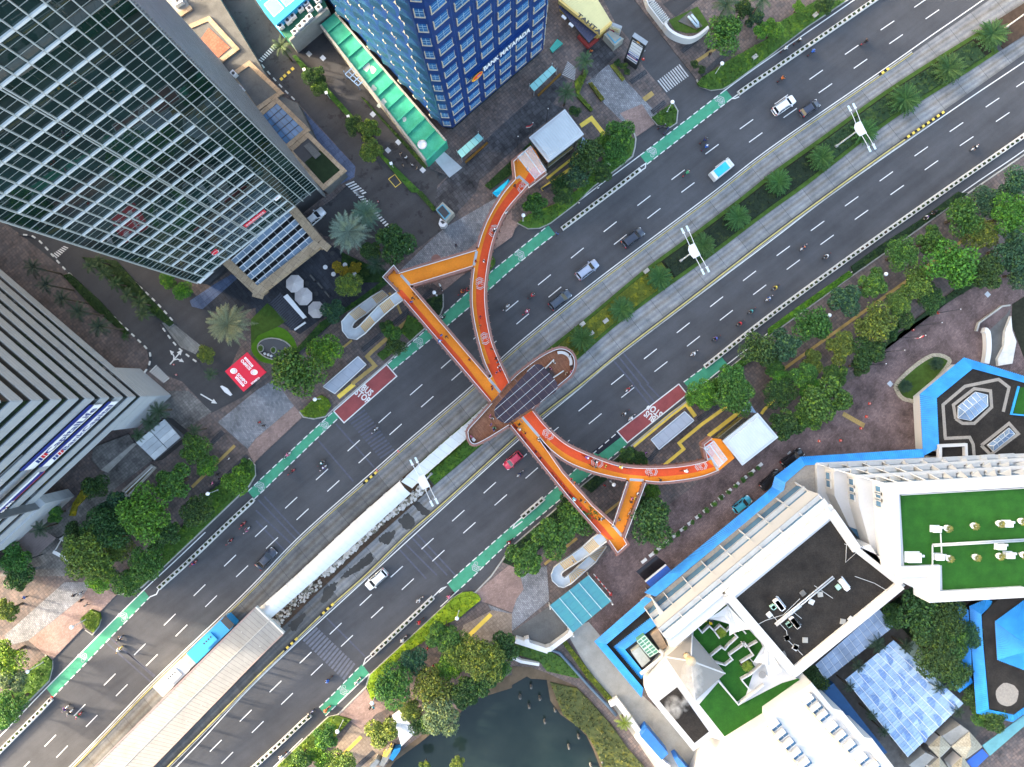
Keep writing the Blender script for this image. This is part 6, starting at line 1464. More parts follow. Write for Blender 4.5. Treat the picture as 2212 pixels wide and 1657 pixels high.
for i in range(4):
 a,b=W(pyr[i],hb),W(pyr[(i+1)%4],hb);n=14
 for k in range(n):
  t0,t1=k/n,(k+.93)/n;mb=MB();mb.poly([tuple(a.lerp(b,t0)),tuple(a.lerp(b,t1)),tuple(a.lerp(b,t1).lerp(ap,.97)),tuple(a.lerp(b,t0).lerp(ap,.97))][::-1]);part('zinc_tray',mb,m_zinc,proot)
 part('hip_cap',MB().tube([a,a.lerp(ap,.98)],.13,6),M('pale_zinc',(.52,.51,.49),.5),proot)
 part('underlay',MB().poly([tuple(a-Vector((0,0,.05))),tuple(b-Vector((0,0,.05))),tuple(ap-Vector((0,0,.05)))][::-1]),m_zinc,proot)
part('vent_cap',MB().lathe([(.75,13.2),(.8,13.6),(.72,14.0),(.4,14.35),(.05,14.45)],(ap.x,ap.y,0),14),M('tan_cap',(.50,.36,.20),.5,.1),hotel,True);v=W(P('23',1515,705)[0],13);part('vent_cap',MB().lathe([(.5,12.2),(.52,12.9),(.3,13.1)],(v.x,v.y,0),12),MATS['tan_cap'],hotel,True)
plant=thing('cooling_plant','green and grey cooling towers in the square opening of the blue roof','cooling plant',tuple(W((1400,1410))))
part('pit',MB().sheet(W2(P('Y5',360,1215,790,920,950,1260,590,1470),4.4),4.46),m_dark,plant)
for q,m in((P('Y5',440,1265,545,1190,685,1370,580,1460),M('tank_pale',(.36,.38,.36),.7,.2,1.0,dirt=.4)),(P('Y5',690,1040,790,970,910,1190,830,1250),M('tank_rust',(.33,.25,.18),.7,.3,1.0,dirt=.4))):part('tank',MB().prism(W2(q,6),4.46,6),m,plant)
for q in(P('Y5',515,1125,615,1050,700,1150,595,1225),P('Y5',600,1235,705,1160,795,1255,680,1325)):
 fr=part('cooling_tower',MB().prism(W2(q,6.8),4.46,6.8),M('tower_green',(.10,.28,.19),.6,.2,1.0),plant)
 for k in range(4):part('louvre',MB().wall(W2([lerp(q[0],q[3],k/3),lerp(q[1],q[2],k/3)],6.9),.12,6.8,6.95),M('frame_mint',(.50,.62,.55),.5),fr)
 for k in range(3):part('louvre',MB().wall(W2([lerp(q[0],q[1],k/2),lerp(q[3],q[2],k/2)],6.9),.12,6.8,6.94),MATS['frame_mint'],fr)
part('duct',MB().tube([W(p,7)for p in P('Y5',560,1545,840,1330,850,1270,800,1240)],.35,8),m_ledge,plant,True)
q=P('Y5',725,1465,825,1385,905,1480,800,1560);part('chiller',MB().prism(W2(q,6.4),4.46,6.4),M('chiller_blue',(.10,.24,.34),.5,.2),plant)
for k in range(3):part('chiller_bar',MB().wall(W2([lerp(q[0],q[3],k/2),lerp(q[1],q[2],k/2)],6.5),.12,6.4,6.55),M('pale_blue_steel',(.25,.42,.50),.5),plant)
def steam():
 m=bpy.data.materials.new('steam');m.use_nodes=True;nd,lk=m.node_tree.nodes,m.node_tree.links;nd.remove(nd['Principled BSDF'])
 pv=nd.new('ShaderNodeVolumePrincipled');pv.inputs['Color'].default_value=(.95,.95,.95,1);v=mapped(nd,lk);f=noise(nd,lk,v,.7,4,.6)
 tc=nd.new('ShaderNodeTexCoord');ln=nd.new('ShaderNodeVectorMath');ln.operation='LENGTH';lk.new(tc.outputs['Object'],ln.inputs[0])
 fall=nd.new('ShaderNodeMapRange');fall.inputs[1].default_value=.35;fall.inputs[2].default_value=1.0;fall.inputs[3].default_value=1.0;fall.inputs[4].default_value=0.0;lk.new(ln.outputs['Value'],fall.inputs[0])
 mr=nd.new('ShaderNodeMapRange');mr.inputs[1].default_value=.42;mr.inputs[2].default_value=.7;mr.inputs[3].default_value=0;mr.inputs[4].default_value=1.6;lk.new(f,mr.inputs[0])
 mu=nd.new('ShaderNodeMath');mu.operation='MULTIPLY';lk.new(mr.outputs[0],mu.inputs[0]);lk.new(fall.outputs[0],mu.inputs[1]);lk.new(mu.outputs[0],pv.inputs['Density']);lk.new(pv.outputs[0],nd['Material Output'].inputs['Volume']);return m
mst=steam();mb=MB().lathe([(.05,-1),(.5,-.87),(.87,-.5),(1,0),(.87,.5),(.5,.87),(.05,1)],n=12)
me=mb.mesh('steam',mst)
for i,(p,z,s_)in enumerate(((P('23',1555,900)[0],15,(2.0,3.6,1.8)),(P('23',1395,1140)[0],10.8,(1.8,2.2,1.2)),(P('23',1495,1105)[0],10.6,(.9,1.6,1.0)))):
 v=W(p,z);o=link('steam_plume',me,None,tuple(v));o.scale=s_;tag(o,('white steam drifting off the zinc pyramid roof vent','steam puff over the dark gravel roof, larger one','small steam puff over the dark gravel roof')[i],'steam',None,'stuff')
# ---- south wing with dormers
sw=P('23',1880,1460,2209,1255)+P('33',0,1195,65,1150,340,955,375,925,560,1150,640,1170,830,1400,900,1410,1120,1700,900,2100)+[(1500,1800)]
part('south_wing',MB().prism(W2(sw,12.0),.14,12.0),m_wh2,hotel)
part('south_wing_step',MB().prism(W2(P('33',345,960,375,927,560,1150,640,1172,830,1400,900,1412,1120,1700,1060,1760,850,1480,790,1450,600,1215,540,1190),12.6),12,12.6),m_ledge,hotel)
m_sunwarm=M('painted_sun_reveal',(.60,.47,.28),.7,.15,.8)  # warm low sun on the white window jambs, put into their colour
for i,p in enumerate(P('33',50,1290,105,1370,170,1450,235,1535,310,1620,345,1075,405,1140,465,1208,550,1310,620,1385,700,1468,805,1582,905,1650)):
 v=W(p,12);o=part('dormer',MB(),m_wh2,hotel);a=R(38);
 def bxp(nm,x,y,z,sx,sy,sz_,m,o=o,v=v,a=a):
  part(nm,MB().box((v.x+x*math.cos(a)-y*math.sin(a),v.y+x*math.sin(a)+y*math.cos(a),12+z),(sx,sy,sz_),a),m,o)
 bxp('glass',.15,-.35,.05,1.9,.95,.12,m_bglass);bxp('reveal',-.95,-.1,.35,.3,1.5,.7,m_sunwarm);bxp('hood',0,.45,.45,1.9,.75,.9,m_wh2);bxp('mullion',.15,-.35,.12,.08,.95,.1,m_ledge);bxp('sill',.15,-.9,.1,2.1,.15,.25,m_wh2)
part('blue_shed_roof',MB().prism(W2(P('33',475,1000,565,932,1030,1530,975,1562),3.6),.14,3.6),M('navy_shed',(.02,.07,.17),.6,.12),hotel)
# ---- glazed courtyard roofs
court=thing('courtyard_roof','pale blue striped glazed roof with wave print over the hotel courtyard','roof',tuple(W((1950,1500))));q=P('33',668,900,1085,560,1690,1105,1208,1568);hc=4.0
m_cg=[glassmat('court_glass_%d'%i,c,.15,1.5,n=.15,s=.8)for i,c in enumerate(((.24,.35,.50),(.18,.28,.45),(.31,.42,.55),(.13,.22,.41)))]
bl=lambda u,v,Q=q:lerp(lerp(Q[0],Q[1],u),lerp(Q[3],Q[2],u),v)
for i in range(9):
 for j in range(14):
  u0,u1,v0,v1=i/9,(i+.96)/9,j/14,(j+.985)/14;k=(0,2,1,0)[j%4]if random.random()<.8 else 2
  part('glazing_panel',MB().prism(W2([bl(u0,v0),bl(u1,v0),bl(u1,v1),bl(u0,v1)],hc),hc-.05,hc+.01*(j%2)),m_cg[k],court)
 part('glazing_bar',MB().wall(W2([bl(i/9-.002,0),bl(i/9-.002,1)],hc),.09,hc,hc+.1),m_wmetal,court)
for j in range(1,28):part('rib',MB().wall(W2([bl(0,j/28),bl(1,j/28)],hc),.05,hc+.012,hc+.05),m_cg[2],court)
for i,(u,v)in enumerate(((.2,.12),(.45,.2),(.7,.12),(.12,.35),(.38,.42),(.62,.36),(.85,.3),(.25,.6),(.52,.58),(.78,.55),(.15,.82),(.42,.78),(.68,.75),(.9,.72),(.3,.95),(.58,.93),(.85,.92))):
 c=bl(u,v);r_=13;pts=[tuple(W((c[0]+r_*math.cos(-1.1+k*.26),c[1]-r_*math.sin(-1.1+k*.26)*1.1),hc).xy)for k in range(13)];part('wave_print',MB().sheet(pts,hc+.03),m_cg[3],court)
c2=thing('courtyard_roof','narrow glazed lean-to roof below the gravel-roofed wing','roof',tuple(W((1850,1400))));q2=P('33',412,772,960,290,1085,447,500,905)
for i in range(12):
 for j in range(3):
  B2=lambda u,v:bl(u,v,q2);u0,u1,v0,v1=i/12,(i+.96)/12,j/3,(j+.97)/3
  part('glazing_panel',MB().prism(W2([B2(u0,v0),B2(u1,v0),B2(u1,v1),B2(u0,v1)],3.6),3.55,3.6),glassmat('lean_glass',(.24,.30,.40),.3,1.4)if 'lean_glass' not in MATS else MATS['lean_glass'],c2)
 part('glazing_bar',MB().wall(W2([bl(i/12,0,q2),bl(i/12,1,q2)],3.62),.06,3.6,3.66),m_wmetal,c2)
c3=thing('courtyard_roof','greenish glazed strip beside the courtyard trees','roof',tuple(W((1980,1440))));q3=P('33',1245,560,1290,600,1495,850,1430,950);q3=P('33',1180,620,1260,560,1500,855,1420,950)
for i in range(9):part('glazing_panel',MB().prism(W2([lerp(q3[0],q3[3],i/9),lerp(q3[1],q3[2],i/9),lerp(q3[1],q3[2],(i+.95)/9),lerp(q3[0],q3[3],(i+.95)/9)],3.9),3.85,3.9),glassmat('green_strip_glass',(.16,.22,.20),.12,1.5)if 'green_strip_glass' not in MATS else MATS['green_strip_glass'],c3)
m_shin=BR('beige_shingles',(.36,.33,.25),(.43,.39,.30),(.22,.20,.15),.5,.4,R(-40),dirt=.15)
pg=thing('pagoda_roofs','beige shingled hipped roofs joined to the courtyard, bottom right','roof',tuple(W((2060,1630))))
for q,a_ in((P('33',1380,1480,1490,1380,1580,1480,1480,1580),P('33',1480,1480)[0]),(P('33',1580,1480,1740,1350,1850,1480,1700,1590),P('33',1755,1480)[0]),(P('33',1380,1657,1480,1570,1580,1700,1480,1800),P('33',1480,1680)[0]),(P('33',1580,1657,1680,1560,1760,1680,1640,1760),P('33',1670,1660)[0])):
 for i in range(4):part('roof_slope',MB().poly([tuple(W(q[i],3.5)),tuple(W(q[(i+1)%4],3.5)),tuple(W(a_,4.8))][::-1]),m_shin,pg)
 part('walls',MB().prism(inset(W2(q,3),.3),.14,3.45),m_wh2,pg)
for q in(P('33',1500,1390,1660,1290,1740,1350,1580,1470),P('33',1215,1640,1360,1530,1440,1570,1300,1700)):part('flat_roof',MB().prism(W2(q,3.3),.14,3.3),m_conc,pg)
solo('glass_walkway_roof',MB().prism(W2(P('33',1850,1470,2209,1210,2330,1130,2330,1200,1915,1560),3.2),3.1,3.2,bottom=True),M('teal_glazing',(.10,.27,.30),.2,.15,.8),'teal glazed walkway roof at the lower right corner','roof')
solo('blue_walkway_roof',MB().prism(W2(P('33',1710,1610,1850,1500,1905,1560,1780,1680),3.0),2.9,3.0,bottom=True),M('cobalt_sheet',(.02,.09,.38),.5,.15),'cobalt blue flat roof beside the teal walkway','roof')
# ---- right-hand pavilions with blue skirts
pv=thing('blue_roof_pavilion','hexagonal pavilion with blue tiled skirt and skylights in dark gravel, right edge','pavilion',tuple(W((2100,900))))
po=P('32',1340,622,1312,88)+P('31',1690,1430,2209,1590)+[(2300,835)];pi=P('32',1475,548,1455,122)+P('31',1765,1525,2195,1642)+[(2300,850)]
tile_strip(po,pi,4.6,5.6,pv)
part('gravel_roof',MB().prism(W2(pi+[(2330,1000)]+P('32',1520,640),5.4),.14,5.4),m_gravel,pv)
part('walls',MB().prism(inset(W2(po+[(2330,1010)],4.4),1.0),.14,4.4),m_wh2,pv)
for xy in((1520,470,1740,460,1770,520,1780,630),(1530,470,1510,180,1700,20,1990,-40,2080,30,2030,240),(1620,300,1600,180,1780,40,1920,60,1930,200,1780,340,1680,340,1620,300),(1840,530,2080,340,2160,430,1920,610,1840,530)):
 w=W2(P('32',*xy),5.4)
 part('pale_gravel_line',MB().strip(w,.55,5.41+.004*(xy[0]%3)),m_pgrav,pv)
def skylight(q,ridge,lab,h=5.4):
 root=thing('skylight',lab,'skylight',tuple(W(q[0],h)));ra,rb=W(ridge[0],h+1.1),W(ridge[1],h+1.1);n=len(q)
 part('kerb',MB().prism(W2(q,h+.3),h,h+.3),m_steel,root);m_sk=MATS.get('skylight_glass')or glassmat('skylight_glass',(.16,.24,.36),.08,1.5)
 for i in range(n):
  a,b=W(q[i],h+.3),W(q[(i+1)%n],h+.3);mid=(a+b)/2;da,db=(a-ra).length,(a-rb).length
  e0=ra if(a-ra).length<(a-rb).length else rb;e1=ra if(b-ra).length<(b-rb).length else rb
  m=4 if e0!=e1 else 1
  for k in range(m):
   pts=[a.lerp(b,k/m),a.lerp(b,(k+1)/m),e0.lerp(e1,(k+1)/m),e0.lerp(e1,k/m)]
   if e0==e1:pts=pts[:3]
   part('pane',MB().poly([tuple(p)for p in pts]),m_sk,root);part('bar',MB().tube([pts[0],pts[-1]],.05,5),m_steel,root)
  part('bar',MB().tube([a,b],.06,5),m_steel,root)
 part('ridge',MB().tube([ra,rb],.07,5),m_steel,root)
skylight(P('32',1640,195,1790,70,1895,95,1897,190,1750,315,1640,295),P('32',1700,240,1840,130),'hexagonal ridged glass skylight on the dark gravel pavilion roof')
skylight(P('32',1895,530,2080,380,2130,430,1945,582),P('32',1945,535,2080,425),'narrow ridged glass skylight on the dark gravel pavilion roof')
part('roof_well',MB().wall(W2(P('32',1490,640,1490,535,1710,525,1715,640),6.2),.5,5.3,6.2),m_wh2,pv);part('roof_turf',MB().sheet(W2(P('32',2105,255,2165,30)+[(2300,835),(2300,905)],5.4),5.43),m_turf,pv)
part('turf_edge',MB().wall(W2([(2300,905)]+P('32',2100,260,2165,20),5.6),.25,5.4,5.7),m_btile,pv)
p2=thing('blue_roof_pavilion','lower pavilion with blue tiled skirt, hipped blue roof and pale gravel circle','pavilion',tuple(W((2160,1450))))
tile_strip(P('33',1740,270,1755,560,1800,1190,2110,1265,2330,1110),P('33',1840,340,1852,560,1905,1158,2120,1205,2330,1050),4.3,5.2,p2)
tile_strip(P('33',1735,270,1890,205,1955,240),P('33',1840,340,1842,338,1844,336),4.4,5.2,p2);tile_strip(P('33',1632,255,1660,590,1670,820),P('33',1728,300,1752,590,1756,820),3.6,4.2,p2);tile_strip(P('33',1560,900,1650,1010,1770,920),P('33',1600,850,1660,930,1740,860),3.5,4.0,p2)
part('gravel_roof',MB().prism(W2(P('33',1848,350,2000,200,2400,100,2400,1000,2120,1195,1908,1150),5.1),.14,5.1),m_gravel,p2)
c=P('33',2062,1030)[0];part('pale_gravel_circle',MB().sheet([tuple(W((c[0]+25*math.cos(k*.314)*random.uniform(.95,1.05),c[1]+25*math.sin(k*.314)*random.uniform(.95,1.05)),5.1).xy)for k in range(20)],5.12),m_pgrav,p2)
hq_=P('33',1960,400,2300,150,2500,600,2300,850,1980,730);apx=P('33',2280,640)[0]
for i in range(len(hq_)):
 a,b=hq_[i],hq_[(i+1)%len(hq_)];tile_strip([a,b],[lerp(a,apx,.93),lerp(b,apx,.93)],5.4,8.0,p2)
part('apex',MB().prism(W2([lerp(a,apx,.93)for a in hq_],8.0),7.6,8.05),m_btile,p2)
# ---- driveway ramp and walls at the right
o=thing('ramp_wall','pale curving driveway ramp walls beside the brick forecourt, right edge','wall',tuple(W((2140,720))))
part('wall',MB().wall(W2(spline(P('31',1865,1190,1890,1210,1900,1300,1895,1400,1880,1480),4),1),.9,.12,1.3),m_wwall,o);part('wall',MB().prism(W2(P('31',2100,1070,2050,1200,2040,1330,1985,1440,1990,1500,2110,1480,2145,1290,2110,1200),.9),.12,.9),m_kerbw,o);part('wall',MB().wall(W2(P('31',1810,1200,1830,1130,2030,985,2100,975),1),.3,.12,.8),m_kerb,o)
struct('ramp',MB().sheet(W2(P('31',1900,1200,2050,1060,2090,1000,2050,1200,2040,1330,1985,1440,1990,1500,1895,1480,1905,1300)),ZP+0.0487),m_concd)
struct('lawn',MB().sheet(W2(P('31',2100,970,2209,900)+[(2330,600),(2330,800)]+P('31',2209,1450,2150,1290,2095,1150)),ZP+0.0494),m_bed)
oval=spline(P('32',1090,20,1140,110,1210,140,1290,120)+P('31',1540,1500,1530,1430,1420,1410,1290,1480,1150,1600)+P('32',1090,20),5)[:-1]
struct('lawn',MB().prism(W2(oval),.1,.3),m_grass);struct('kerb',MB().wall(W2(oval+[oval[0]]),.7,.1,.34),MATS['beige_shingles'])
for xy in((655,240,840,345),):
 a,b=P('32',*xy);
 for k in range(12):struct('speed_bar',MB().strip(W2([lerp(lerp(a,b,(k+.2)/12),lerp(a,b,(k+.2)/12),0),(lerp(a,b,(k+.2)/12)[0]-4,lerp(a,b,(k+.2)/12)[1]+9)]),.35,ZP+0.0501),m_yel2)
# ---- teal gate canopy, barrier, white walls near the pond
o=thing('gate_canopy','teal translucent gate canopy with pale frames beside the lower stair','canopy',tuple(W((1250,1305))));q=P('23',325,262,660,0,855,225,525,497);m_teal=M('teal_sheet',(.045,.20,.27),.45,.1,.6,c2=(.045,.23,.25),dirt=.12)
for i in range(4):
 for j in range(6):part('roof_panel',MB().prism(W2([bl((i+.01)/4,(j+.01)/6,q),bl((i+.99)/4,(j+.01)/6,q),bl((i+.99)/4,(j+.99)/6,q),bl((i+.01)/4,(j+.99)/6,q)],4.2),4.12,4.2),m_teal,o)
for i in range(5):part('rib',MB().wall(W2([bl(i/4,0,q),bl(i/4,1,q)],4.25),.12,4.2,4.3),M('pale_teal_rib',(.38,.50,.52),.5),o)
for p in q:w=W(p,2);part('post',MB().box((w.x,w.y,2.1),(.2,.2,4.0)),m_wwall,o)
o=thing('barrier_gate','red and white striped boom barrier beside the teal gate canopy','barrier',tuple(W((1315,1260))));a,b=P('23',705,-10,850,160)
for k in range(9):part('boom_band',MB().wall(W2([lerp(a,b,k/9),lerp(a,b,(k+1)/9)],1),.14,.95,1.1),M('boom_red',(.6,.03,.02),.5)if k%2 else m_wmetal,o)
v=W(b,.5);part('motor_box',MB().box((v.x,v.y,.6),(.4,.4,1.0)),MATS['boom_red'],o)
o=thing('compound_wall','white wall with pillars beside the dark yard above the pond','wall',tuple(W((1190,1400))))
part('wall',MB().wall(W2(P('23',30,560,310,650),1.5),.9,.1,1.9),m_wwall,o);part('wall',MB().wall(W2(P('23',320,640,520,490),1.5),.8,.1,1.896),m_wwall,o);part('wall',MB().wall(W2(P('23',0,710,80,745,235,770),1),.5,-.5,1.2),m_wwall,o)
for p in P('23',130,570,315,640,505,490):w=W(p,2);part('pillar',MB().box((w.x,w.y,1.1),(.8,.8,2.2),.3),m_wwall,o)
o=thing('pond_pipe','long dark blue pipe along the bank above the pond','pipe',tuple(W((1230,1450))));part('pipe',MB().tube([W(p,.6)for p in P('23',330,645,410,670,500,770,660,950,840,1140,900,1210)],.28,8),M('pipe_blue',(.06,.10,.15),.5,.15),o,True)
for i,q in enumerate((P('23',1110,1390,1165,1320,1350,1540,1290,1597),P('23',1400,1590,1430,1570,1560,1720,1500,1760))):solo('blue_shed',MB().prism(W2(q,3),.14,3),M('shed_blue',(.02,.13,.45),.5,.15),'bright blue flat shed roof near the pond bank, %s'%('upper one','cut by the bottom edge')[i],'shed')
solo('bank_wall',MB().wall(W2(P('23',840,1110,900,1080,1020,1240,1110,1370,1090,1400,1300,1620,1350,1657),1),1.0,.1,1.4),m_wwall,'white stepped wall running down the yard beside the pond bank','wall')
o=thing('blue_lean_to','cobalt ribbed lean-to with dark wet floor beside the blue skirt roof','shed',tuple(W((1420,1240))));q=P('Y5',620,350,890,130,960,200,690,420)
for k in range(20):part('roof_sheet',MB().prism(W2([lerp(q[0],q[1],k/20),lerp(q[0],q[1],(k+.9)/20),lerp(q[3],q[2],(k+.9)/20),lerp(q[3],q[2],k/20)],2.8),2.7,2.8),M('cobalt_sheet',(.02,.09,.38)),o)
part('edge',MB().wall(W2([q[0],q[1]],2.85),.25,2.6,2.9),m_wwall,o);part('wet_floor',MB().sheet(W2(P('Y5',500,215,760,10,890,110,620,340)),ZP+0.0508),glassmat('wet_floor',(.018,.016,.018),.12,1.5),o)
a,b=P('22',1135,1520,2130,700)
for k in range(16):
 p=lerp(a,b,k/15);w=W(p);t=thing('bench','white bench beside clipped shrubs on the brick forecourt, %s from the left'%('first','second','third','fourth','fifth','sixth','seventh','eighth','ninth','tenth','eleventh','twelfth','thirteenth','fourteenth','fifteenth','sixteenth')[k],'bench',(w.x,w.y,ZP),'white benches on the brick forecourt',ANG)
 for nm,mb in(('seat',MB().box((0,0,.42),(1.15,.55,.12))),('leg',MB().box((-.45,0,.2),(.14,.5,.36))),('leg',MB().box((.45,0,.2),(.14,.5,.36)))):link(nm,mb.mesh(nm,m_wwall),t)
for i,p in enumerate(P('Y6',1330,690,1560,960)+P('33',85,250,225,405,650,80)):
 v=W(p,14.3);t=thing('roof_unit','white and mint air handling unit on the dark gravel roof, %s from the left'%('third','fifth','first','second','fourth')[i],'air handler',(v.x,v.y,14.02),'units on the gravel roof',R(-52))
 for nm,mb,m in(('casing',MB().box((0,0,.5),(1.9,.75,.9)),m_wmetal),('fan_box',MB().box((-.2,-.95,.3),(.7,.7,.5)),M('mint_casing',(.28,.48,.42),.5)),('stand',MB().box((0,.6,.1),(2.2,.2,.2)),m_steel)):link(nm,mb.mesh(nm,m),t)
for i,xy in enumerate((('Y6',1270,1000,1657,690),('33',60,420,560,10),('32',1420,1385,2300,1335))):
 zz=14.4 if i<2 else 17.5;t=thing('roof_pipes',('pale pipe run on the gravel roof, upper part','pale pipe run on the gravel roof, lower part','white pipe pair crossing the turf roof')[i],'pipes',tuple(W(P(*xy)[0],zz)))
 for d in(0,5):part('pipe',MB().tube([W((p[0]+d*.6,p[1]+d*.7),zz)for p in P(*xy)],.13,6),m_ledge,t,True)
solo('roof_pipes',MB().tube([W(p,17.5)for p in P('32',1420,1390,1420,1570)],.13).tube([W(p,17.5)for p in P('32',1490,1290,1500,1480)],.11),m_ledge,'white branch pipes standing on the turf roof near its corner','pipes')
for i,p in enumerate(P('32',1445,1250,1250,1495,1470,1490,2060,1205,2000,1400,2075,1475)):
 v=W(p,17.3);t=thing('roof_unit','white air handling unit on the turf roof, %s'%('upper left','largest at the lower left','beside the lower left plant pot','upper right','lower middle','lower right')[i],'air handler',(v.x,v.y,17.02),'units on the turf roof')
 k=1.6 if i==1 else 1.0
 for nm,mb in(('casing',MB().box((0,0,.5),(1.3*k,.95*k,.9))),('duct',MB().box((.9*k,.2,.3),(.7,.35,.35))),('stand',MB().box((0,0,.04),(1.5*k,1.1*k,.08)))):link(nm,mb.mesh(nm,m_wmetal),t)
POTS=P('32',1535,1240,1765,1220,1985,1200,2175,1180,1550,1500,1780,1490,1985,1480,2190,1470)
for i,p in enumerate(P('23',70,1050,165,960,240,1060,148,1130,283,1260,372,1160,490,1480,575,1390,680,1640,775,1600)):
 w=W(p,-.2);solo('pond_post',MB().lathe([(.24,-2.0),(.24,.5),(.20,.62),(.04,.68)],(w.x,w.y,0),8),m_concd,'concrete post standing in the dark pond, %s from the left'%NTH(sorted((70,165,240,148,283,372,490,575,680,775)).index((70,165,240,148,283,372,490,575,680,775)[i])),'post','posts standing in the pond')
o=thing('tin_shed','white corrugated tin roof under the trees beside the pond','shed',tuple(W((870,1570))));q=P('13',1175,1210,1235,1165,1385,1350,1255,1475)
for k in range(12):part('roof_sheet',MB().prism(W2([bl(k/12,0,[q[0],q[1],q[2],q[3]]),bl((k+.9)/12,0,q),bl((k+.9)/12,1,q),bl(k/12,1,q)],2.6),2.5,2.6),M('tin_white',(.62,.64,.66),.5,.1,dirt=.15),o)
o=thing('covered_stall','street stall covered with blue and striped tarpaulins at the bottom edge','stall',tuple(W((845,1630))))
for k,(xy,m)in enumerate((((1060,1640,1130,1500,1180,1480,1160,1560,1100,1657),M('tarp_grey',(.30,.28,.24),.7,.3,2.0)),((1150,1580,1190,1500,1250,1490,1240,1520,1180,1600),M('tarp_blue',(.02,.20,.50),.6,.2)),((1090,1560,1160,1480,1180,1490,1130,1570),M('tarp_yellow',(.55,.42,.10),.7,.2)),((970,1657,1040,1580,1070,1600,1010,1680),m_conc))):part('tarpaulin',MB().prism(W2(P('13',*xy),1.6),.14,1.6+.1*k),m,o)
HX=[q[0]for q in P('33',300,155,450,165,375,230,165,540,320,560,235,625,130,680,645,400,715,380)+P('Y6',1450,1210,1590,1350,1180,850)]
for i,p in enumerate(P('33',300,155,450,165,375,230,165,540,320,560,235,625,130,680,645,400,715,380)+P('Y6',1450,1210,1590,1350,1180,850)):
 v=W(p,14.1);solo('roof_hatch',MB().box((v.x,v.y,14.12),(.85,.85,.2),R(-50)+i),(m_concd,m_conc,m_ledge)[i%3],'small concrete hatch block on the dark gravel roof, %s from the left'%NTH(sorted(range(12),key=lambda k:HX[k]).index(i)),'hatch','hatches on the gravel roof')
for i,xy in enumerate((('Y6',990,1010,1120,940,1400,850,1657,600),('33',40,350,160,480,170,560,300,690),('33',215,315,290,375),('32',680,1340,670,1540,800,1420,900,1480,1010,1600),('33',750,10,920,70,1030,135),('33',400,90,560,200),('32',660,1380,830,1440,950,1570))):
 solo('roof_cable',MB().tube([W(p,14.15)for p in P(*xy)],.05,5),m_ledge,'pale cable lying across the dark gravel roof, %s from the left'%('second','first','third','sixth','fifth','fourth','seventh')[i],'cable','cables on the gravel roof')
# ---------- labels that single things out
ENT=[]
def entry(o,desc,zone,x):ENT.append((o,desc,zone,x))
def finish_labels():
 g={}
 for e in ENT:g.setdefault((e[1],e[2]),[]).append(e)
 for(d,z),L in g.items():
  L.sort(key=lambda e:e[3])
  for i,e in enumerate(L):
   e[0]['label']='%s %s'%(d,z)if len(L)==1 else '%s %s, %s from the left'%(d,z,NTH(i))
# ---------- vegetation
m_leaf=leafmat('tree_leaf',None,var=.6,tipamt=.8,scale=1.3);m_bark=M('bark',(.09,.07,.05),.9,.3,2.0,obj=True);m_frond=leafmat('palm_frond',None,var=.35,tipamt=.2)
def leafquad(mb,c,s,rg,up=.5):
 n=Vector((rg.gauss(0,1),rg.gauss(0,1),abs(rg.gauss(0,1))*(.6+up))).normalized()
 u=n.cross(Vector((rg.uniform(-1,1),rg.uniform(-1,1),rg.uniform(-1,1)))).normalized();v=n.cross(u)
 a=s*rg.uniform(.7,1.2);b=a*rg.uniform(.45,.7)
 mb.poly([tuple(c-u*a),tuple(c-v*b),tuple(c+u*a),tuple(c+v*b)])
def crown_mesh(seed,n_lobes,n_leaf,flat=.75,spread=.62,ls=.06,loose=0.0):
 """unit-radius crown made of leaf-sized faces gathered on uneven lobes"""
 rg=random.Random(seed);lobes=[]
 for i in range(n_lobes):
  a=6.283*i/n_lobes*2.4+rg.uniform(-.5,.5);q=spread*math.sqrt((i+.3)/n_lobes)*rg.uniform(.8,1.15)
  lobes.append((Vector((q*math.cos(a),q*math.sin(a),rg.uniform(-.12,.30)*flat+(1-q)*.25)),rg.uniform(.24,.44)))
 mb=MB();tot=sum(l[1]**2 for l in lobes)
 for c,r in lobes:
  k=int(n_leaf*r*r/tot)
  for j in range(k):
   d=Vector((rg.gauss(0,1),rg.gauss(0,1),rg.gauss(.45,.9))).normalized();rad=r*(rg.uniform(.78,1.04)if rg.random()<.85 else rg.uniform(.3,.8))*(1+loose*rg.uniform(0,.5))
   p=c+Vector((d.x*rad,d.y*rad,d.z*rad*flat))
   leafquad(mb,p,ls,rg)
 for j in range(n_leaf//14):
  a=rg.random()*6.283;q=rg.uniform(.8,1.05);c=Vector((q*math.cos(a)*.95,q*math.sin(a)*.95,rg.uniform(-.2,.2)))
  l0=min(lobes,key=lambda l:(l[0]-c).length);c=l0[0]+(c-l0[0]).normalized()*l0[1]*rg.uniform(.95,1.2);leafquad(mb,c,ls,rg)
 return mb.mesh('crown',m_leaf)
crowns=[crown_mesh(1,11,4200),crown_mesh(2,14,4600,ls=.055),crown_mesh(3,9,3800,loose=.4,ls=.065),crown_mesh(4,16,5000,spread=.68,ls=.05),crown_mesh(5,12,3000,loose=.7,ls=.07,spread=.72),crown_mesh(6,8,3800,flat=.9)]
def trunk_mesh(seed):
 rg=random.Random(seed);mb=MB();mb.tube([(0,0,0),(.02,.01,.35),(.0,.03,.75)],[.07,.055,.045],7)
 for i in range(5):
  a=i*1.26+rg.uniform(-.3,.3);mb.tube([(0,.01,.5+.04*i),(.22*math.cos(a),.22*math.sin(a),.85),(.5*math.cos(a),.5*math.sin(a),1.02)],[.04,.028,.012],5)
 return mb.mesh('trunk',m_bark)
trunks=[trunk_mesh(i)for i in range(3)]
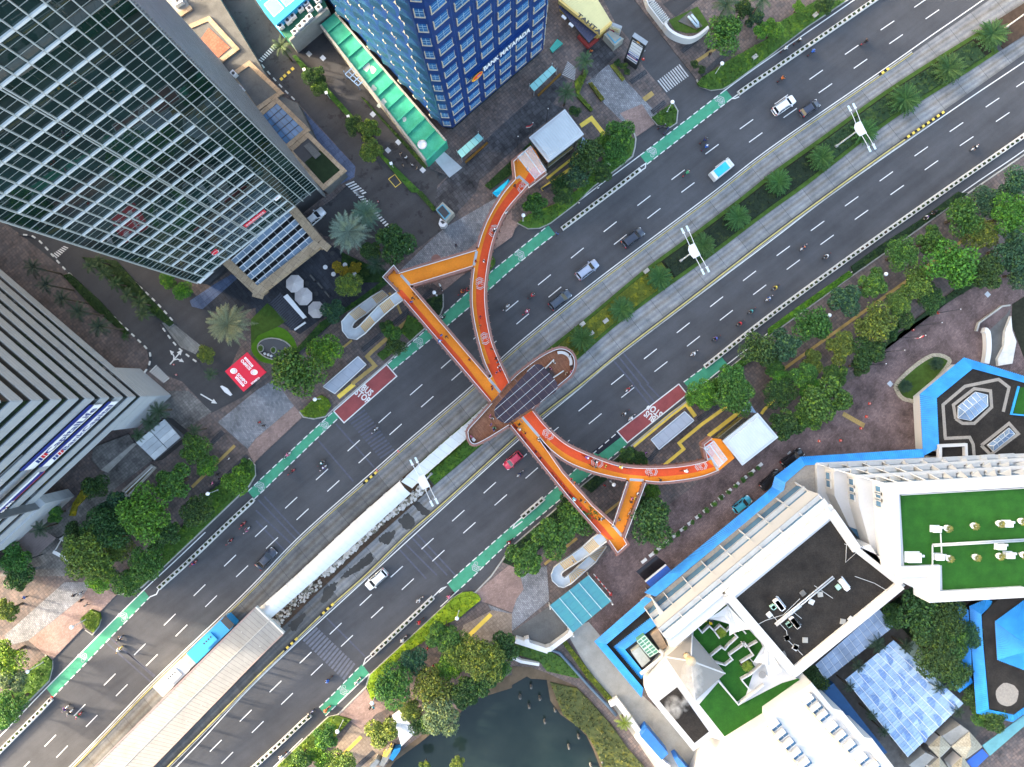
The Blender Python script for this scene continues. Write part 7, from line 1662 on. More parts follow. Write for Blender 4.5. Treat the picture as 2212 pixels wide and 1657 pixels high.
COL={'d':(.042,.096,.030),'m':(.060,.150,.034),'b':(.078,.20,.030),'y':(.115,.175,.038),'g':(.042,.105,.056),'p':(.115,.15,.075),'l':(.12,.23,.03),'o':(.26,.20,.02)}
CN={'d':'dark green','m':'mid green','b':'bright green','y':'yellowish green','g':'bluish dark green','p':'pale olive','l':'lime green','o':'golden yellow'}
def tree(x,y,r,col,zone,h=None,kind='tree'):
 rg=random.Random(int(x*7+y*13));rm=r*S*.96*1.12;hh=h or max(2.2,min(8.5,rm*1.75));w=W((x,y),hh*.85)
 t=thing('broadleaf_tree' if kind=='tree' else 'shrub','',kind,(w.x,w.y,ZP),'trees '+zone if kind=='tree' else 'shrubs '+zone)
 o=link('trunk',rg.choice(trunks),t);o.scale=(hh*.8,)*2+(hh*.82,);
 c=link('crown',rg.choice(crowns),t,(0,0,hh*.80),(0,0,rg.random()*6.28));c.scale=(rm,rm*rg.uniform(.9,1.08),min(rm,hh*.42)*1.05)
 k=rg.uniform(.85,1.15);cc=COL[col];c.color=(cc[0]*k*rg.uniform(.85,1.2),cc[1]*k,cc[2]*k,1)
 size='large' if r>=44 else('small' if r<26 else 'medium');entry(t,'%s %s %s'%(size,CN[col],kind),zone,x)
Zt={'tr':'beside the top right carriageway','lf':'beside the upper lift tower','sl':'between the side lanes','ga':'in the garden by the big date palms','bs':'beside the upper bus shelter','lt':'in front of the grey banded tower','ll':'at the lower left corner','rr':'in the roadside wood at right','sb':'beside the lower bus shelter','sa':'around the lower straight arm','pd':'on the bank above the pond','be':'at the bottom edge left of the pond','hc':'in the hotel courtyard'}
TR='''tr 1566 72 40 m;tr 1648 65 24 b;tr 1671 62 25 b;tr 1724 15 15 l;tr 1779 13 24 d;tr 1631 38 24 g;tr 1605 20 26 d
lf 1341 295 31 m;lf 1271 335 33 d;lf 1298 372 26 d;lf 1246 378 29 g;lf 1328 330 30 m;lf 1156 442 31 m;lf 1216 424 26 d;lf 1213 397 22 d;lf 1310 310 22 b
sl 798 280 29 y;sl 766 273 22 d;sl 803 330 29 y;sl 672 165 20 d;sl 690 190 18 m
ga 848 522 42 d;ga 753 615 27 y;ga 723 668 26 g;ga 703 760 38 b;ga 640 800 50 m;ga 851 717 22 m;ga 836 704 18 d;ga 855 745 20 d;ga 800 545 26 d;ga 445 765 20 y;ga 363 607 18 b;ga 395 628 20 b
lt 423 970 36 m;lt 448 1007 25 b;lt 373 1045 43 m;lt 315 1112 58 b;lt 250 1092 40 g;lt 233 1142 48 d;lt 253 1180 32 y;lt 185 1192 52 y;lt 213 1226 42 y;lt 425 1102 33 d;lt 360 1150 36 d;lt 318 1212 40 m;lt 515 1032 31 b;lt 535 1005 20 m;lt 42 1205 34 m;lt 205 1050 26 d;lt 165 1150 26 d;lt 120 1110 22 m;lt 45 1240 28 d
ll 218 1248 32 l;ll 273 1258 32 m;ll 17 1318 30 y;ll 15 1418 36 l;ll 28 1468 33 p;ll 20 1525 40 m;ll 10 1555 26 b;ll 40 1258 22 d
rr 1947 550 38 m;rr 2010 522 36 m;rr 1884 615 35 m;rr 1817 650 37 g;rr 1756 703 38 m;rr 1694 748 39 g;rr 1977 612 34 y;rr 2057 575 48 b;rr 2127 587 42 d;rr 2182 535 44 g;rr 2080 467 39 m;rr 2130 435 34 g;rr 2180 465 45 b;rr 2117 507 36 y;rr 1939 657 30 y;rr 2010 647 30 d;rr 1887 700 40 y;rr 1950 687 28 d;rr 1817 747 37 y;rr 1879 757 37 d;rr 1919 715 26 d;rr 1752 777 28 y;rr 1734 807 34 m;rr 1684 822 27 b;rr 1669 788 27 m;rr 1800 812 30 m;rr 1854 790 26 d;rr 2190 400 34 g;rr 2205 590 34 g;rr 1640 757 37 d;rr 1780 870 60 m;rr 1694 917 38 d;rr 1686 850 34 d;rr 1740 900 34 m;rr 1750 840 30 b
sb 1588 855 43 m;sb 1519 853 32 b;sb 1553 838 24 b;sb 1581 818 38 m;sb 1495 860 18 b
sa 1409 1125 46 d;sa 1406 1065 24 b;sa 1246 1117 38 m;sa 1186 1157 44 m;sa 1136 1208 44 m;sa 1225 1085 26 d;sa 1395 1092 26 d;sa 1355 985 24 d;sa 1380 990 20 d
pd 961 1372 40 m;pd 888 1428 32 g;pd 853 1480 42 m;pd 933 1482 40 y;pd 993 1405 40 y;pd 1041 1422 48 y;pd 1086 1390 34 d;pd 1041 1465 40 d;pd 1001 1497 40 d;pd 953 1542 42 p;pd 888 1532 27 y;pd 831 1575 36 y;pd 913 1565 26 d;pd 1075 1440 30 m;pd 968 1440 30 b
be 703 1592 31 m;be 693 1635 26 l;be 648 1642 32 m;be 738 1646 28 y;be 918 1652 15 y;be 988 1647 19 y
hc 1984 1312 44 d;hc 2040 1332 44 d;hc 2062 1392 40 d;hc 2022 1418 44 d;hc 2062 1452 36 d;hc 2092 1370 32 g;hc 2000 1368 40 d;hc 1930 1330 26 d;hc 2099 1502 22 d;hc 1756 1465 26 d;hc 2147 1555 30 d;hc 2120 1548 24 m;hc 1940 1590 14 d'''
for line in TR.split('\n'):
 z=line[:2]
 for it in line.replace('\n','').split(';'):
  a=it.split();tree(float(a[1]),float(a[2]),float(a[3]),a[4],Zt[z])
SH='''ga 728 577 15 o;ga 750 587 14 o;ga 770 578 15 o;ga 790 590 9 d;tr 1500 140 9 d;tr 1515 152 9 d;lf 1241 240 12 d;sl 690 155 13 d;sl 693 172 12 d'''
for it in SH.replace('\n',';').split(';'):
 a=it.split();tree(float(a[1]),float(a[2]),float(a[3]),a[4],Zt[a[0]],1.6,'shrub')
for i,p in enumerate(P('Y1',570,1310,730,1420,840,1590)):tree(p[0],p[1],8,'d','beside the tall black sign pylon',1.3,'shrub')
a,b=P('22',1240,1448,2120,725)
for k in range(15):
 p=lerp(a,b,k/14);tree(p[0],p[1],6.2,'m','between the white forecourt benches',1.1,'shrub')
def frond(mb,L,droop,wid,rg,n=16,rise=.35,thick=.07):
 """one feather frond along +x from the origin"""
 pts=[]
 for i in range(n+1):
  t=i/n;pts.append(Vector((L*(t-.12*t*t),0,L*(rise*t-droop*t*t))))
 for i in range(n):
  a,b=pts[i],pts[i+1];t=(i+.5)/n;lw=wid*(math.sin(math.pi*min(1,t*.9+.12))**.6)*L;d=(b-a).normalized();mid=(a+b)/2
  for s_ in(1,-1):
   tip=mid+d*lw*.55+Vector((0,s_*lw,-abs(lw)*.25+rg.uniform(-.03,.03)*L));bw=d*L/n*.38
   mb.poly([tuple(mid-bw),tuple(mid+bw),tuple(tip)])
 mb.tube(pts[::4]+[pts[-1]],[thick*(1-.8*k/4)*.35 for k in range(len(pts[::4])+1)],4)
def palm_mesh(seed,nf,L,droop,wid,n=16,tiers=((.9,.1),(.35,.35),(.0,.5))):
 rg=random.Random(seed);out=MB()
 for k in range(nf):
  t=(k+.5)/nf;f=MB();frond(f,L*rg.uniform(.85,1.05)*(.75+.25*t),droop*(.4+.9*t)*rg.uniform(.8,1.2),wid,rg,n,rise=.75*(1-t)+.02)
  a=k*2.399+rg.uniform(-.15,.15);Mx=Matrix.Rotation(a,4,'Z');g=placed(f,Mx);b=len(out.v);out.v+=g.v;out.f+=[tuple(i+b for i in q)for q in g.f];out.m+=g.m
 return out.mesh('fronds',m_frond)
date_me=palm_mesh(1,64,1.0,.42,.13,26);coco=[palm_mesh(s,15,1.0,.55,.22,14)for s in(2,3,4)];bushp=[palm_mesh(s,64,1.0,.34,.15,9)for s in(5,6,7)]
stem_me=MB().tube([(0,0,0),(.0,.0,.5),(0,0,1)],[.16,.12,.10],8).mesh('stem',m_bark)
def palm(p,r,h,me,col,name,desc,zone,cat='palm'):
 w=W(p,h);t=thing(name,'',cat,(w.x,w.y,ZP),'palms '+zone);rg=random.Random(int(p[0]*3+p[1]))
 o=link('stem',stem_me,t);k=.6+.5*min(1,r/40);o.scale=(k*1.2,k*1.2,h);c=link('fronds',me,t,(0,0,h),(0,0,rg.random()*6));c.scale=(r*S,)*3;c.color=(*[q*rg.uniform(.9,1.1)for q in col],1);entry(t,desc,zone,p[0])
palm((753,500),57,4.5,date_me,(.19,.26,.19),'date_palm','large silvery date palm','beside the white-striped lane');palm((790,462),42,4.0,date_me,(.10,.15,.11),'date_palm','dull grey-green date palm','half hidden behind the silvery one');palm((493,700),58,4.5,date_me,(.17,.21,.13),'date_palm','large pale date palm','left of the oval fountain lawn')
for p,r in zip(P('01',290,650,400,800,540,920,680,1030,860,1160),(27,26,26,29,30)):palm(p,r,8,coco[int(p[0])%3],(.030,.052,.036),'coconut_palm','dark slender palm','in the row by the grey tower')
for p,r in zip(P('01',780,640,900,700,1000,790,1100,890,1210,960,1235,1050,850,600),(22,24,22,24,26,24,20)):palm(p,r,4,coco[int(p[1])%3],(.045,.085,.035),'feather_palm','green feather palm','in the lane strip at left')
palm(P('01',1080,1250)[0],12,1.5,coco[0],(.04,.10,.03),'feather_palm','small young palm','at the end of the row by the grey tower');palm(P('01',1820,1570)[0],20,3,coco[1],(.035,.075,.035),'feather_palm','round dark palm','beside the red gatehouse roof')
for p,r in zip(P('02',1370,230,1290,330,1190,440,1680,400,350,1250,210,1080),(30,26,20,20,27,20)):palm(p,r,5,coco[int(p[1])%3],(.032,.062,.030),'feather_palm','dark feather palm','below the grey banded tower')
for p,r in zip(P('20',630,530,470,800),(28,30)):palm(p,r,6,coco[int(p[1])%3],(.05,.095,.045),'royal_palm','green palm','on the forecourt right of the blue tower')
for p,r in zip(P('20',1850,40,2160,-10),(36,34)):palm(p,r,9,coco[int(p[1])%3],(.05,.095,.045),'royal_palm','tall palm','at the top edge behind the curved white wall')
palm(P('10',220,400)[0],30,6,coco[1],(.05,.095,.04),'royal_palm','green palm','beside the zebra crossing left of the plant deck');palm(P('11',1040,620)[0],30,4,coco[2],(.028,.062,.034),'feather_palm','dark starry palm','left of the corner of the straight bridge arm')
palm(P('23',970,1270)[0],24,3,coco[0],(.14,.20,.03),'feather_palm','bright lime palm','at the white wall beside the pond bank')
for p,r in zip(P('33',950,600,1190,610,780,780,700,960,1480,970,900,1210,1000,1350,1640,1180),(27,22,22,18,22,18,17,18)):palm(p,r,5,coco[int(p[1])%3],(.022,.042,.022),'feather_palm','dark palm','around the glazed courtyard roofs')
for p in((2142,75),(2049.5,147.7),(1954.4,215),(1868,285),(1774,340.5),(1681.5,393),(1593,469.8),(1518,530),(1424,600),(1342.6,667.6),(1256,732.6)):
 palm(p,37 if p[0]<1900 else 44,1.3,bushp[int(p[0])%3],(.050,.125,.036),'bush_palm','clumped bush palm','on the planted median')
for p in P('31',1450,1480)+P('32',1180,20):palm(p,20,1.4,bushp[1],(.025,.06,.035),'bush_palm','dark clumped palm','on the oval island of the forecourt')
for i,p in enumerate(POTS):
 v=W(p,17.4);t=thing('potted_plant','','plant',(v.x,v.y,17.02),'pots on the turf roof');link('pot',MB().lathe([(.28,0),(.48,.55),(.50,.85),(.42,.85)],n=14).mesh('pot',m_wmetal,smooth=True),t);o=link('fronds',bushp[i%3],t,(.25,-.1,.8));o.scale=(.85,)*3;o.color=(.22,.22,.06,1);entry(t,'white pot with a spiky yellow plant','on the turf roof',p[0]+(1000 if i>3 else 0))
for i,p in enumerate(P('Y6',430,1120,830,1640)):
 v=W(p,HW+.6);t=thing('planter_bush','lime bush in a white walled planter on the turf terrace, %s'%('upper','lower')[i],'plant',(v.x,v.y,HW));link('soil',MB().box((0,0,.3),(1.6,1.6,.5),.7).mesh('soil',m_soil),t);o=link('fronds',bushp[i],t,(0,0,.7));o.scale=(1.3,)*3;o.color=(.16,.24,.03,1)
# ---------- hedges and ground cover
def cover(poly,col,h,dens,ls,name,label,cat='hedge',tip=None,z0=ZP,base=True,hh=0):
 w=W2(poly,h);xs=[p[0]for p in w];ys=[p[1]for p in w];rg=random.Random(int(xs[0]*100));A_=abs(area(w));n=int(A_*dens);mb=MB();m=leafmat('leaf_'+name+str(len(MATS)),col,tip,var=.55,tipamt=.55,scale=.9)
 if base:mb.prism(w,z0-.02,z0+h*.62)
 c=0;k=0
 while c<n and k<n*12:
  k+=1;x=rg.uniform(min(xs),max(xs));y=rg.uniform(min(ys),max(ys))
  if inside(x,y,w):c+=1;leafquad(mb,Vector((x,y,z0+h*rg.uniform(.6,1.1))),ls,rg,1.0)
 return tag(link(name,mb.mesh(name,m)),label,cat,None,'stuff')
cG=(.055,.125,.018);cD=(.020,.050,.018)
cover(P('20',1600,712,1625,738,1720,768,1825,756,1895,715,2205,488)+P('30',340,222,670,0,420,0,100,190)+P('20',2209,330,1900,500,1640,668),cG,.7,11,.22,'hedge','long green roadside hedge at the top right corner')
cover(P('20',1210,1012,1384,885,1425,962,1412,1058,1358,1094,1262,1070),cG,.6,14,.2,'hedge','small triangular hedge island at the top driveway mouth')
cover(P('20',820,1330,980,1110,1060,1205,1052,1272,1030,1345,935,1425,700,1605)+P('21',555,90,330,262,235,305,140,310,50,262,150,190,400,90)+P('20',560,1640,700,1480),cG,.6,11,.22,'hedge','green hedge bank between the upper lift tower and the cycle lane')
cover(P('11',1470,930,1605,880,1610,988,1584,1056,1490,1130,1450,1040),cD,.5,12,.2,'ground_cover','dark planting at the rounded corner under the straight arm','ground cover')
cover(P('11',1310,1060,1440,1120,1470,1150,1330,1282,1250,1210),cG,.5,12,.2,'ground_cover','green planting strip beside the cycle lane under the straight arm','ground cover')
cover(P('11',1040,1400,1150,1320,1210,1360,1095,1455),cG,.6,14,.2,'hedge','square clipped hedge bed beside the upper bus shelter')
cover(P('11',2005,610,2030,540,2062,575,2065,620,2010,690),cG,.5,14,.2,'hedge','tiny hedge bed under the curved upper arm')
cover(P('12',380,238,500,130,560,95,620,130,645,185,590,275,500,295,415,280),(.09,.17,.015),.7,14,.22,'hedge','rounded bright hedge island left of the upper bus stop box')
cover(P('02',2150,650,2190,705,2195,788,2140,875,1715,1282,1340,1640)+P('03',1225,90,1130,148,1020,150)+P('02',1080,1620,1500,1330,1780,950,1950,830,2080,690),cG,.6,10,.22,'hedge','long green hedge below the trees of the grey banded tower')
cover(P('03',690,380,780,300,852,330,862,378,842,445,798,500,745,460),(.10,.17,.015),.7,14,.22,'hedge','sunlit yellow-green hedge island at the lower left driveway')
cover(P('03',230,830,395,700,440,745,440,800,412,912,0,1325,-60,1300,0,1100),cG,.6,10,.22,'hedge','green hedge along the kerb in the lower left corner')
mq=lambda q0,q1,a,b:[lerp(L5.at(q0+(q1-q0)*k/12),L6.at(q0+(q1-q0)*k/12),a)for k in range(13)]+[lerp(L5.at(q1-(q1-q0)*k/12),L6.at(q1-(q1-q0)*k/12),b)for k in range(13)]
cover(mq(780,1180,.17,.85),(.016,.030,.014),.35,14,.14,'ground_cover','dark ground cover on the median between the two middle lamps','ground cover',z0=.2);cover(mq(1180,1600,.17,.85),(.028,.062,.024),.4,13,.18,'ground_cover','grey-green ground cover at the upper right end of the median','ground cover',z0=.2);cover(mq(455,775,.14,.87),(.105,.130,.014),.4,15,.16,'ground_cover','yellow-green ground cover on the median above the bridge platform','ground cover',z0=.2)
cover(mq(94,235,.03,.25),(.03,.075,.015),.4,13,.18,'ground_cover','dark green strip left of the pale walkway roof','ground cover',z0=.2);cover(mq(94,225,.55,.97),(.045,.11,.012),.5,13,.18,'ground_cover','green hedge on the median right of the pale walkway roof','ground cover',z0=.2);cover(mq(228,450,.1,.9),(.05,.08,.015),.35,8,.18,'ground_cover','ground cover on the median beneath the bridge platform','ground cover',z0=.2)
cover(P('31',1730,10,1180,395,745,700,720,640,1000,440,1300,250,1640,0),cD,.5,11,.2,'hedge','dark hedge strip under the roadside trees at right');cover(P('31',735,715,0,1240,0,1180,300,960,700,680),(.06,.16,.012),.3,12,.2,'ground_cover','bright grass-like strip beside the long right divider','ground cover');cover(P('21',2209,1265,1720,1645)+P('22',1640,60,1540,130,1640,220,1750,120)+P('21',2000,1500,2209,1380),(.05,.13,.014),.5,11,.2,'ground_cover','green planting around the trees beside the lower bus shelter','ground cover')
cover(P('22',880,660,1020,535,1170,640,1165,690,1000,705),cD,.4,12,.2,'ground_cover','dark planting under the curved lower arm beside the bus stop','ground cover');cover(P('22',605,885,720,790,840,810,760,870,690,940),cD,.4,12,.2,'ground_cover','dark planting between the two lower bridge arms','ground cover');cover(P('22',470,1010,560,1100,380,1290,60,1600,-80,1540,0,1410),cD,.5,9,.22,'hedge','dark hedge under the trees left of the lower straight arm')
cover(P('13',1780,152,1860,145,1920,175,1940,215,1740,380,1640,420,1470,560,1250,700,1080,900,1060,1030,995,1080,955,965,985,865,1700,200),(.17,.26,.015),.6,14,.22,'hedge','sunlit lime hedge running along the kerb above the pond trees')
cover(P('13',545,1305,625,1230,700,1215,820,1250,690,1390,560,1500,300,1657,180,1655),(.075,.13,.016),.6,10,.22,'hedge','green hedge along the kerb at the bottom edge')
cover(P('10',310,480,340,470,620,760,820,980,1100,1340,1410,1640,1390,1657,1340,1657,1090,1370,780,1000,560,760,430,640),(.05,.13,.018),.6,14,.18,'hedge','clipped green hedge line between the two side lanes');cover(P('10',900,830,935,850,1480,1430,1450,1450),(.035,.085,.015),.5,13,.18,'hedge','thin green hedge along the foot of the green terrace');cover(P('11',1380,0,1430,-10,1560,150,1530,165),(.05,.11,.02),.6,14,.18,'hedge','short green hedge beside the stone guard booth')
cover(P('11',560,1120,770,1000,1100,760,1130,790,960,920,700,1080,350,1400,330,1370),(.03,.085,.018),.6,11,.2,'hedge','hedge along the café garden wall below the parasols');cover(P('11',740,520,1000,640,1140,690,1100,780,900,780,740,620),(.02,.06,.014),.3,8,.2,'ground_cover','garden planting around the dark starry palm','ground cover')
cover(P('20',660,715,690,705,800,850,770,870),(.11,.12,.02),.7,16,.16,'hedge','narrow clipped olive hedge on the cobbled apron');cover(P('20',848,560,880,545,975,675,955,695),(.22,.24,.05),.7,16,.16,'hedge','pale clipped hedge beside the tall black sign pylon');cover(P('20',540,700,640,590,660,610,580,800,700,940,680,960,560,830),(.10,.16,.02),.7,14,.18,'hedge','golden hedge between the two palms right of the blue tower')
cover(P('Z2',80,1450,870,700,900,760,560,1100,540,1250,180,1520),(.03,.08,.016),.5,11,.18,'hedge','green planting strip behind the upper lift landing');cover(P('02',590,1140,620,1040,720,880,800,830,860,880,760,960,660,1060,640,1140),(.20,.19,.015),.7,13,.2,'hedge','yellow hedge at the foot of the grey banded tower');cover(P('01',540,720,600,700,860,940,1120,1220,1080,1230,800,1000),(.025,.06,.014),.4,11,.18,'ground_cover','green verge beside the palms of the grey banded tower','ground cover');cover(P('01',700,560,1000,590,1300,920,1500,1130,1460,1160,1200,960),(.03,.07,.018),.4,11,.18,'ground_cover','planted strip between the two lanes at the far left','ground cover')
cover(P('23',0,600,160,620,330,660,470,740,600,880,560,890,300,830,240,750,60,690,0,680),(.045,.10,.018),.5,10,.2,'ground_cover','green weeds along the bank above the pond','ground cover');cover(P('23',430,580,470,570,720,900,870,1070,830,1090,640,880),(.10,.14,.015),.7,12,.2,'hedge','yellow-green hedge beside the concrete service yard');cover(P('23',330,930,560,980,680,1100,860,1300,1000,1500,1140,1657,1100,1720,800,1700,720,1500,640,1370,440,1210),(.06,.075,.025),.6,7,.25,'ground_cover','rough brown and green scrub on the right bank of the pond','ground cover')
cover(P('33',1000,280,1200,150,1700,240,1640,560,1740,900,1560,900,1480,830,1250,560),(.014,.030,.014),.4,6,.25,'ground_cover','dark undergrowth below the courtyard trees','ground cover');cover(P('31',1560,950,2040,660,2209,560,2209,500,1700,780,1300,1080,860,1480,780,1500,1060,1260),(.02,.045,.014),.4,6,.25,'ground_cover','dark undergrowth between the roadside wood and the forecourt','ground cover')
# ---------- vehicles
m_paint=OC('car_paint',.28,.15,.05,.6);m_cgl=glassmat('car_glass',(.012,.016,.02),.05,1.6);m_tyre=M('tyre',(.012,.012,.012),.8,.2,obj=True);m_rim=M('alloy_rim',(.4,.4,.42),.3,.05,metal=.8,obj=True);m_lamp=M('headlamp',(.75,.77,.78),.15,.03,obj=True);m_tail=M('tail_lamp',(.45,.01,.01),.25,.05,obj=True);m_plastic=M('black_plastic',(.02,.02,.022),.5,.2,obj=True)
def car_proto(name,L,Wd,Hh,belt,nose,cab0,cab1,roof0,roof1,tail_h):
 """x forward; cab0/cab1 = rear and front foot of the cabin, roof0/roof1 = rear and front edge of the roof"""
 t=link(name,None);hw=Wd/2;h=L/2
 st=[(-h,.80,tail_h*.80),(-h+.12,.93,tail_h*.96),(-h+.5,1,tail_h),(cab0,1,belt),(0,1.0,belt),(cab1,1,belt),(h-.7,.97,nose),(h-.25,.90,nose*.93),(h-.02,.74,nose*.80)]
 mb=MB();ring=[]
 for(x,k,z)in st:
  w=hw*k;b=len(mb.v);ring.append(b);mb.v+=[(x,-w*.92,.22),(x,-w,.45),(x,-w*.985,z*.80),(x,-w*.88,z),(x,0,z+.035),(x,w*.88,z),(x,w*.985,z*.80),(x,w,.45),(x,w*.92,.22)]
 for a,b in zip(ring,ring[1:]):
  for i in range(9):j=(i+1)%9;mb.f.append((a+i,a+j,b+j,b+i));mb.m.append(0)
 mb.f.append(tuple(ring[0]+i for i in range(9)));mb.m.append(0);mb.f.append(tuple(ring[-1]+8-i for i in range(9)));mb.m.append(0)
 link('body',mb.mesh('body',m_paint,smooth=True),t)
 wb,wr=hw*.90,hw*.72
 def cabq(x,w,z):return Vector((x,w,z))
 lo=[(cab0,-wb,belt-.02),(cab1,-wb,belt-.02),(cab1,wb,belt-.02),(cab0,wb,belt-.02)];hi=[(roof0,-wr,Hh-.05),(roof1,-wr,Hh-.05),(roof1,wr,Hh-.05),(roof0,wr,Hh-.05)]
 cb=MB();cb.v=lo+hi+[(roof0+.2,0,Hh),(roof1-.15,0,Hh)];cb.f=[(0,1,5,4),(1,2,6,5),(2,3,7,6),(3,0,4,7),(4,5,9,8),(5,6,9),(6,7,8,9),(7,4,8)];cb.m=[0]*8
 link('cabin',cb.mesh('cabin',m_paint),t)
 def pane(nm,a,b,c,d,fu=(.06,.94),fv=(.10,.90),n=None):
  a,b,c,d=map(Vector,(a,b,c,d));P_=lambda u,v:a.lerp(b,u).lerp(d.lerp(c,u),v);nn=(b-a).cross(d-a).normalized()*.012
  pts=[P_(fu[0],fv[0])+nn,P_(fu[1],fv[0])+nn,P_(fu[1],fv[1])+nn,P_(fu[0],fv[1])+nn];link(nm,MB().poly([tuple(p)for p in pts]).mesh(nm,m_cgl),t)
 pane('windscreen',lo[1],lo[2],hi[2],hi[1]);pane('rear_window',lo[3],lo[0],hi[0],hi[3])
 pane('side_window',lo[0],lo[1],hi[1],hi[0],(.08,.48));pane('side_window',lo[0],lo[1],hi[1],hi[0],(.52,.90));pane('side_window',lo[2],lo[3],hi[3],hi[2],(.10,.48));pane('side_window',lo[2],lo[3],hi[3],hi[2],(.52,.92))
 for sx in(-h*.62,h*.62):
  for sy in(-1,1):
   wl=link('wheel',MB().lathe([(.33,-.1),(.35,-.07),(.35,.07),(.33,.1)],(0,0,0),16,axis='Y').mesh('wheel',m_tyre),t,(sx,sy*(hw-.10),.34));link('rim',MB().lathe([(.21,-.11),(.21,.11)],(0,0,0),12,axis='Y').mesh('rim',m_rim),wl)
 for sy in(-1,1):
  link('headlight',MB().box((h-.28,sy*hw*.66,nose*.80),(.34,.36,.14),sy*-.35).mesh('headlight',m_lamp),t);link('tail_light',MB().box((-h+.07,sy*hw*.72,tail_h*.82),(.12,.32,.2)).mesh('tail_light',m_tail),t);link('mirror',MB().box((cab1-.35,sy*(hw+.09),belt+.05),(.2,.22,.14)).mesh('mirror',m_paint),t)
 link('bumper',MB().box((h-.06,0,.36),(.12,Wd*.72,.22)).mesh('bumper',m_plastic),t);link('roof_rail',MB().box(((roof0+roof1)/2,wr*.93,Hh-.01),((roof1-roof0)*.85,.05,.05)).mesh('roof_rail',m_plastic),t);link('roof_rail',MB().box(((roof0+roof1)/2,-wr*.93,Hh-.01),((roof1-roof0)*.85,.05,.05)).mesh('roof_rail',m_plastic),t)
 return t
sedan=car_proto('sedan_car',4.5,1.78,1.45,.92,.80,-1.75,1.15,-1.0,.35,.98);mpv=car_proto('people_carrier',4.55,1.80,1.72,1.02,.92,-2.12,1.30,-1.85,.45,1.12);hatch=car_proto('hatchback_car',3.9,1.70,1.50,.95,.82,-1.80,1.05,-1.45,.25,1.0)
used=set()
def road_ang(p):
 q=qof(p);a=L3.at(q-20);b=L3.at(q+20);return math.atan2(-(b[1]-a[1]),b[0]-a[0])
def put_car(proto,p,ang,col,label,z=0.0,cat='car'):
 if proto.name in used:o=copy_tree(proto)
 else:used.add(proto.name);o=proto
 w=W(p,z+.8);o.location=(w.x,w.y,z+.003);o.rotation_euler=(0,0,ang);tag(o,label,cat,'cars on and beside the road')
 for ch in o.children:ch.color=(*col,1)
 return o
up=lambda p:road_ang(p);dn=lambda p:road_ang(p)+math.pi
for pr,p,d,c,lab in((mpv,(1694,227),up,(.75,.76,.78),'white people carrier in the upper carriageway, furthest right'),(hatch,(1750,233),up,(.03,.035,.06),'dark blue car just right of the white people carrier'),(mpv,(1367.6,513.6),up,(.018,.025,.045),'dark people carrier nearest the middle lamp, upper carriageway'),(mpv,(1268.7,582.5),up,(.30,.34,.44),'silver blue people carrier between the two dark ones'),(mpv,(1210,647.6),up,(.03,.045,.07),'dark grey people carrier nearest the curved bridge arm'),(sedan,(575,1207),up,(.022,.03,.05),'dark sedan in the upper carriageway at the lower left'),(mpv,(813,1252),dn,(.78,.78,.76),'white people carrier in the lower carriageway beside the old markings'),(hatch,(1108,995),dn,(.50,.015,.05),'red car in the lower carriageway beside the bridge platform')):
 put_car(pr,p,d(p),c,lab)
put_car(sedan,(679,470),R(28)+R(13),(.76,.77,.78),'white sedan parked by the entrance podium and date palm',ZP+.01);put_car(hatch,(1603,1090),R(38),(.05,.33,.46),'turquoise hatchback parked beside the blue skirt roof',ZP+.01);put_car(mpv,(1712,990),R(36),(.012,.012,.014),'black car parked under the blue eaves near the traffic cones',ZP+.01);put_car(mpv,(1665,1037),R(42),(.012,.012,.014),'black car parked under the blue eaves beside the turquoise hatchback',ZP+.01);put_car(sedan,(650,428),R(46),(.22,.32,.36),'pale teal car half under the stone porch',ZP+.01)
t=thing('minibus','small white minibus with a bright blue roof in the upper carriageway','minibus',(*W((1559,366.7),1).xy,.003),None,up((1559,366.7)));bd=MB();prof=[(-2.3,.86,1.9),(-2.15,.9,2.0),(1.4,.9,2.0),(1.65,.88,1.5),(2.35,.82,1.0),(2.4,.75,.7)]
rings=[]
for(x,w,z)in prof:rings.append(len(bd.v));bd.v+=[(x,-w,.3),(x,-w,z*.8),(x,-w*.9,z),(x,w*.9,z),(x,w,z*.8),(x,w,.3)]
for a,b in zip(rings,rings[1:]):
 for i in range(6):j=(i+1)%6;bd.f.append((a+i,a+j,b+j,b+i));bd.m.append(0)
bd.f+=[tuple(rings[0]+i for i in range(6)),tuple(rings[-1]+5-i for i in range(6))];bd.m+=[0,0]
link('body',bd.mesh('body',m_wmetal),t);link('roof',MB().box((-.35,0,2.03),(2.7,1.45,.08)).mesh('roof',M('bus_roof_blue',(.02,.40,.68),.4)),t);link('windscreen',MB().poly([(1.44,-.74,1.96),(1.68,-.74,1.5),(1.68,.74,1.5),(1.44,.74,1.96)]).mesh('windscreen',m_cgl),t)
for sx in(-1.5,1.5):
 for sy in(-.82,.82):link('wheel',MB().lathe([(.3,-.1),(.3,.1)],(0,0,0),14,axis='Y').mesh('wheel',m_tyre),t,(sx,sy,.31))
for sy in(-1,1):link('mirror',MB().box((1.5,sy*1.0,1.3),(.15,.2,.2)).mesh('mirror',m_plastic),t);link('headlight',MB().box((2.38,sy*.55,.75),(.08,.3,.18)).mesh('headlight',m_lamp),t)
bp0,bp1=W(P('03',1962,412)[0],3.1),W(P('03',1378,990)[0],3.1);ang=math.atan2(bp0.y-bp1.y,bp0.x-bp1.x);mid=(bp0+bp1)/2;L=18.3
t=thing('articulated_bus','blue and white articulated bus half under the station roof','bus',(mid.x,mid.y,.025),None,ang)
def busbox(x0,x1,nm,m,top):
 b=MB();w=1.27;b.prism([(x0,-w),(x1-.5,-w),(x1,-w*.8),(x1,w*.8),(x1-.5,w),(x0,w)],.35,3.0);link(nm,b.mesh(nm,m),t)
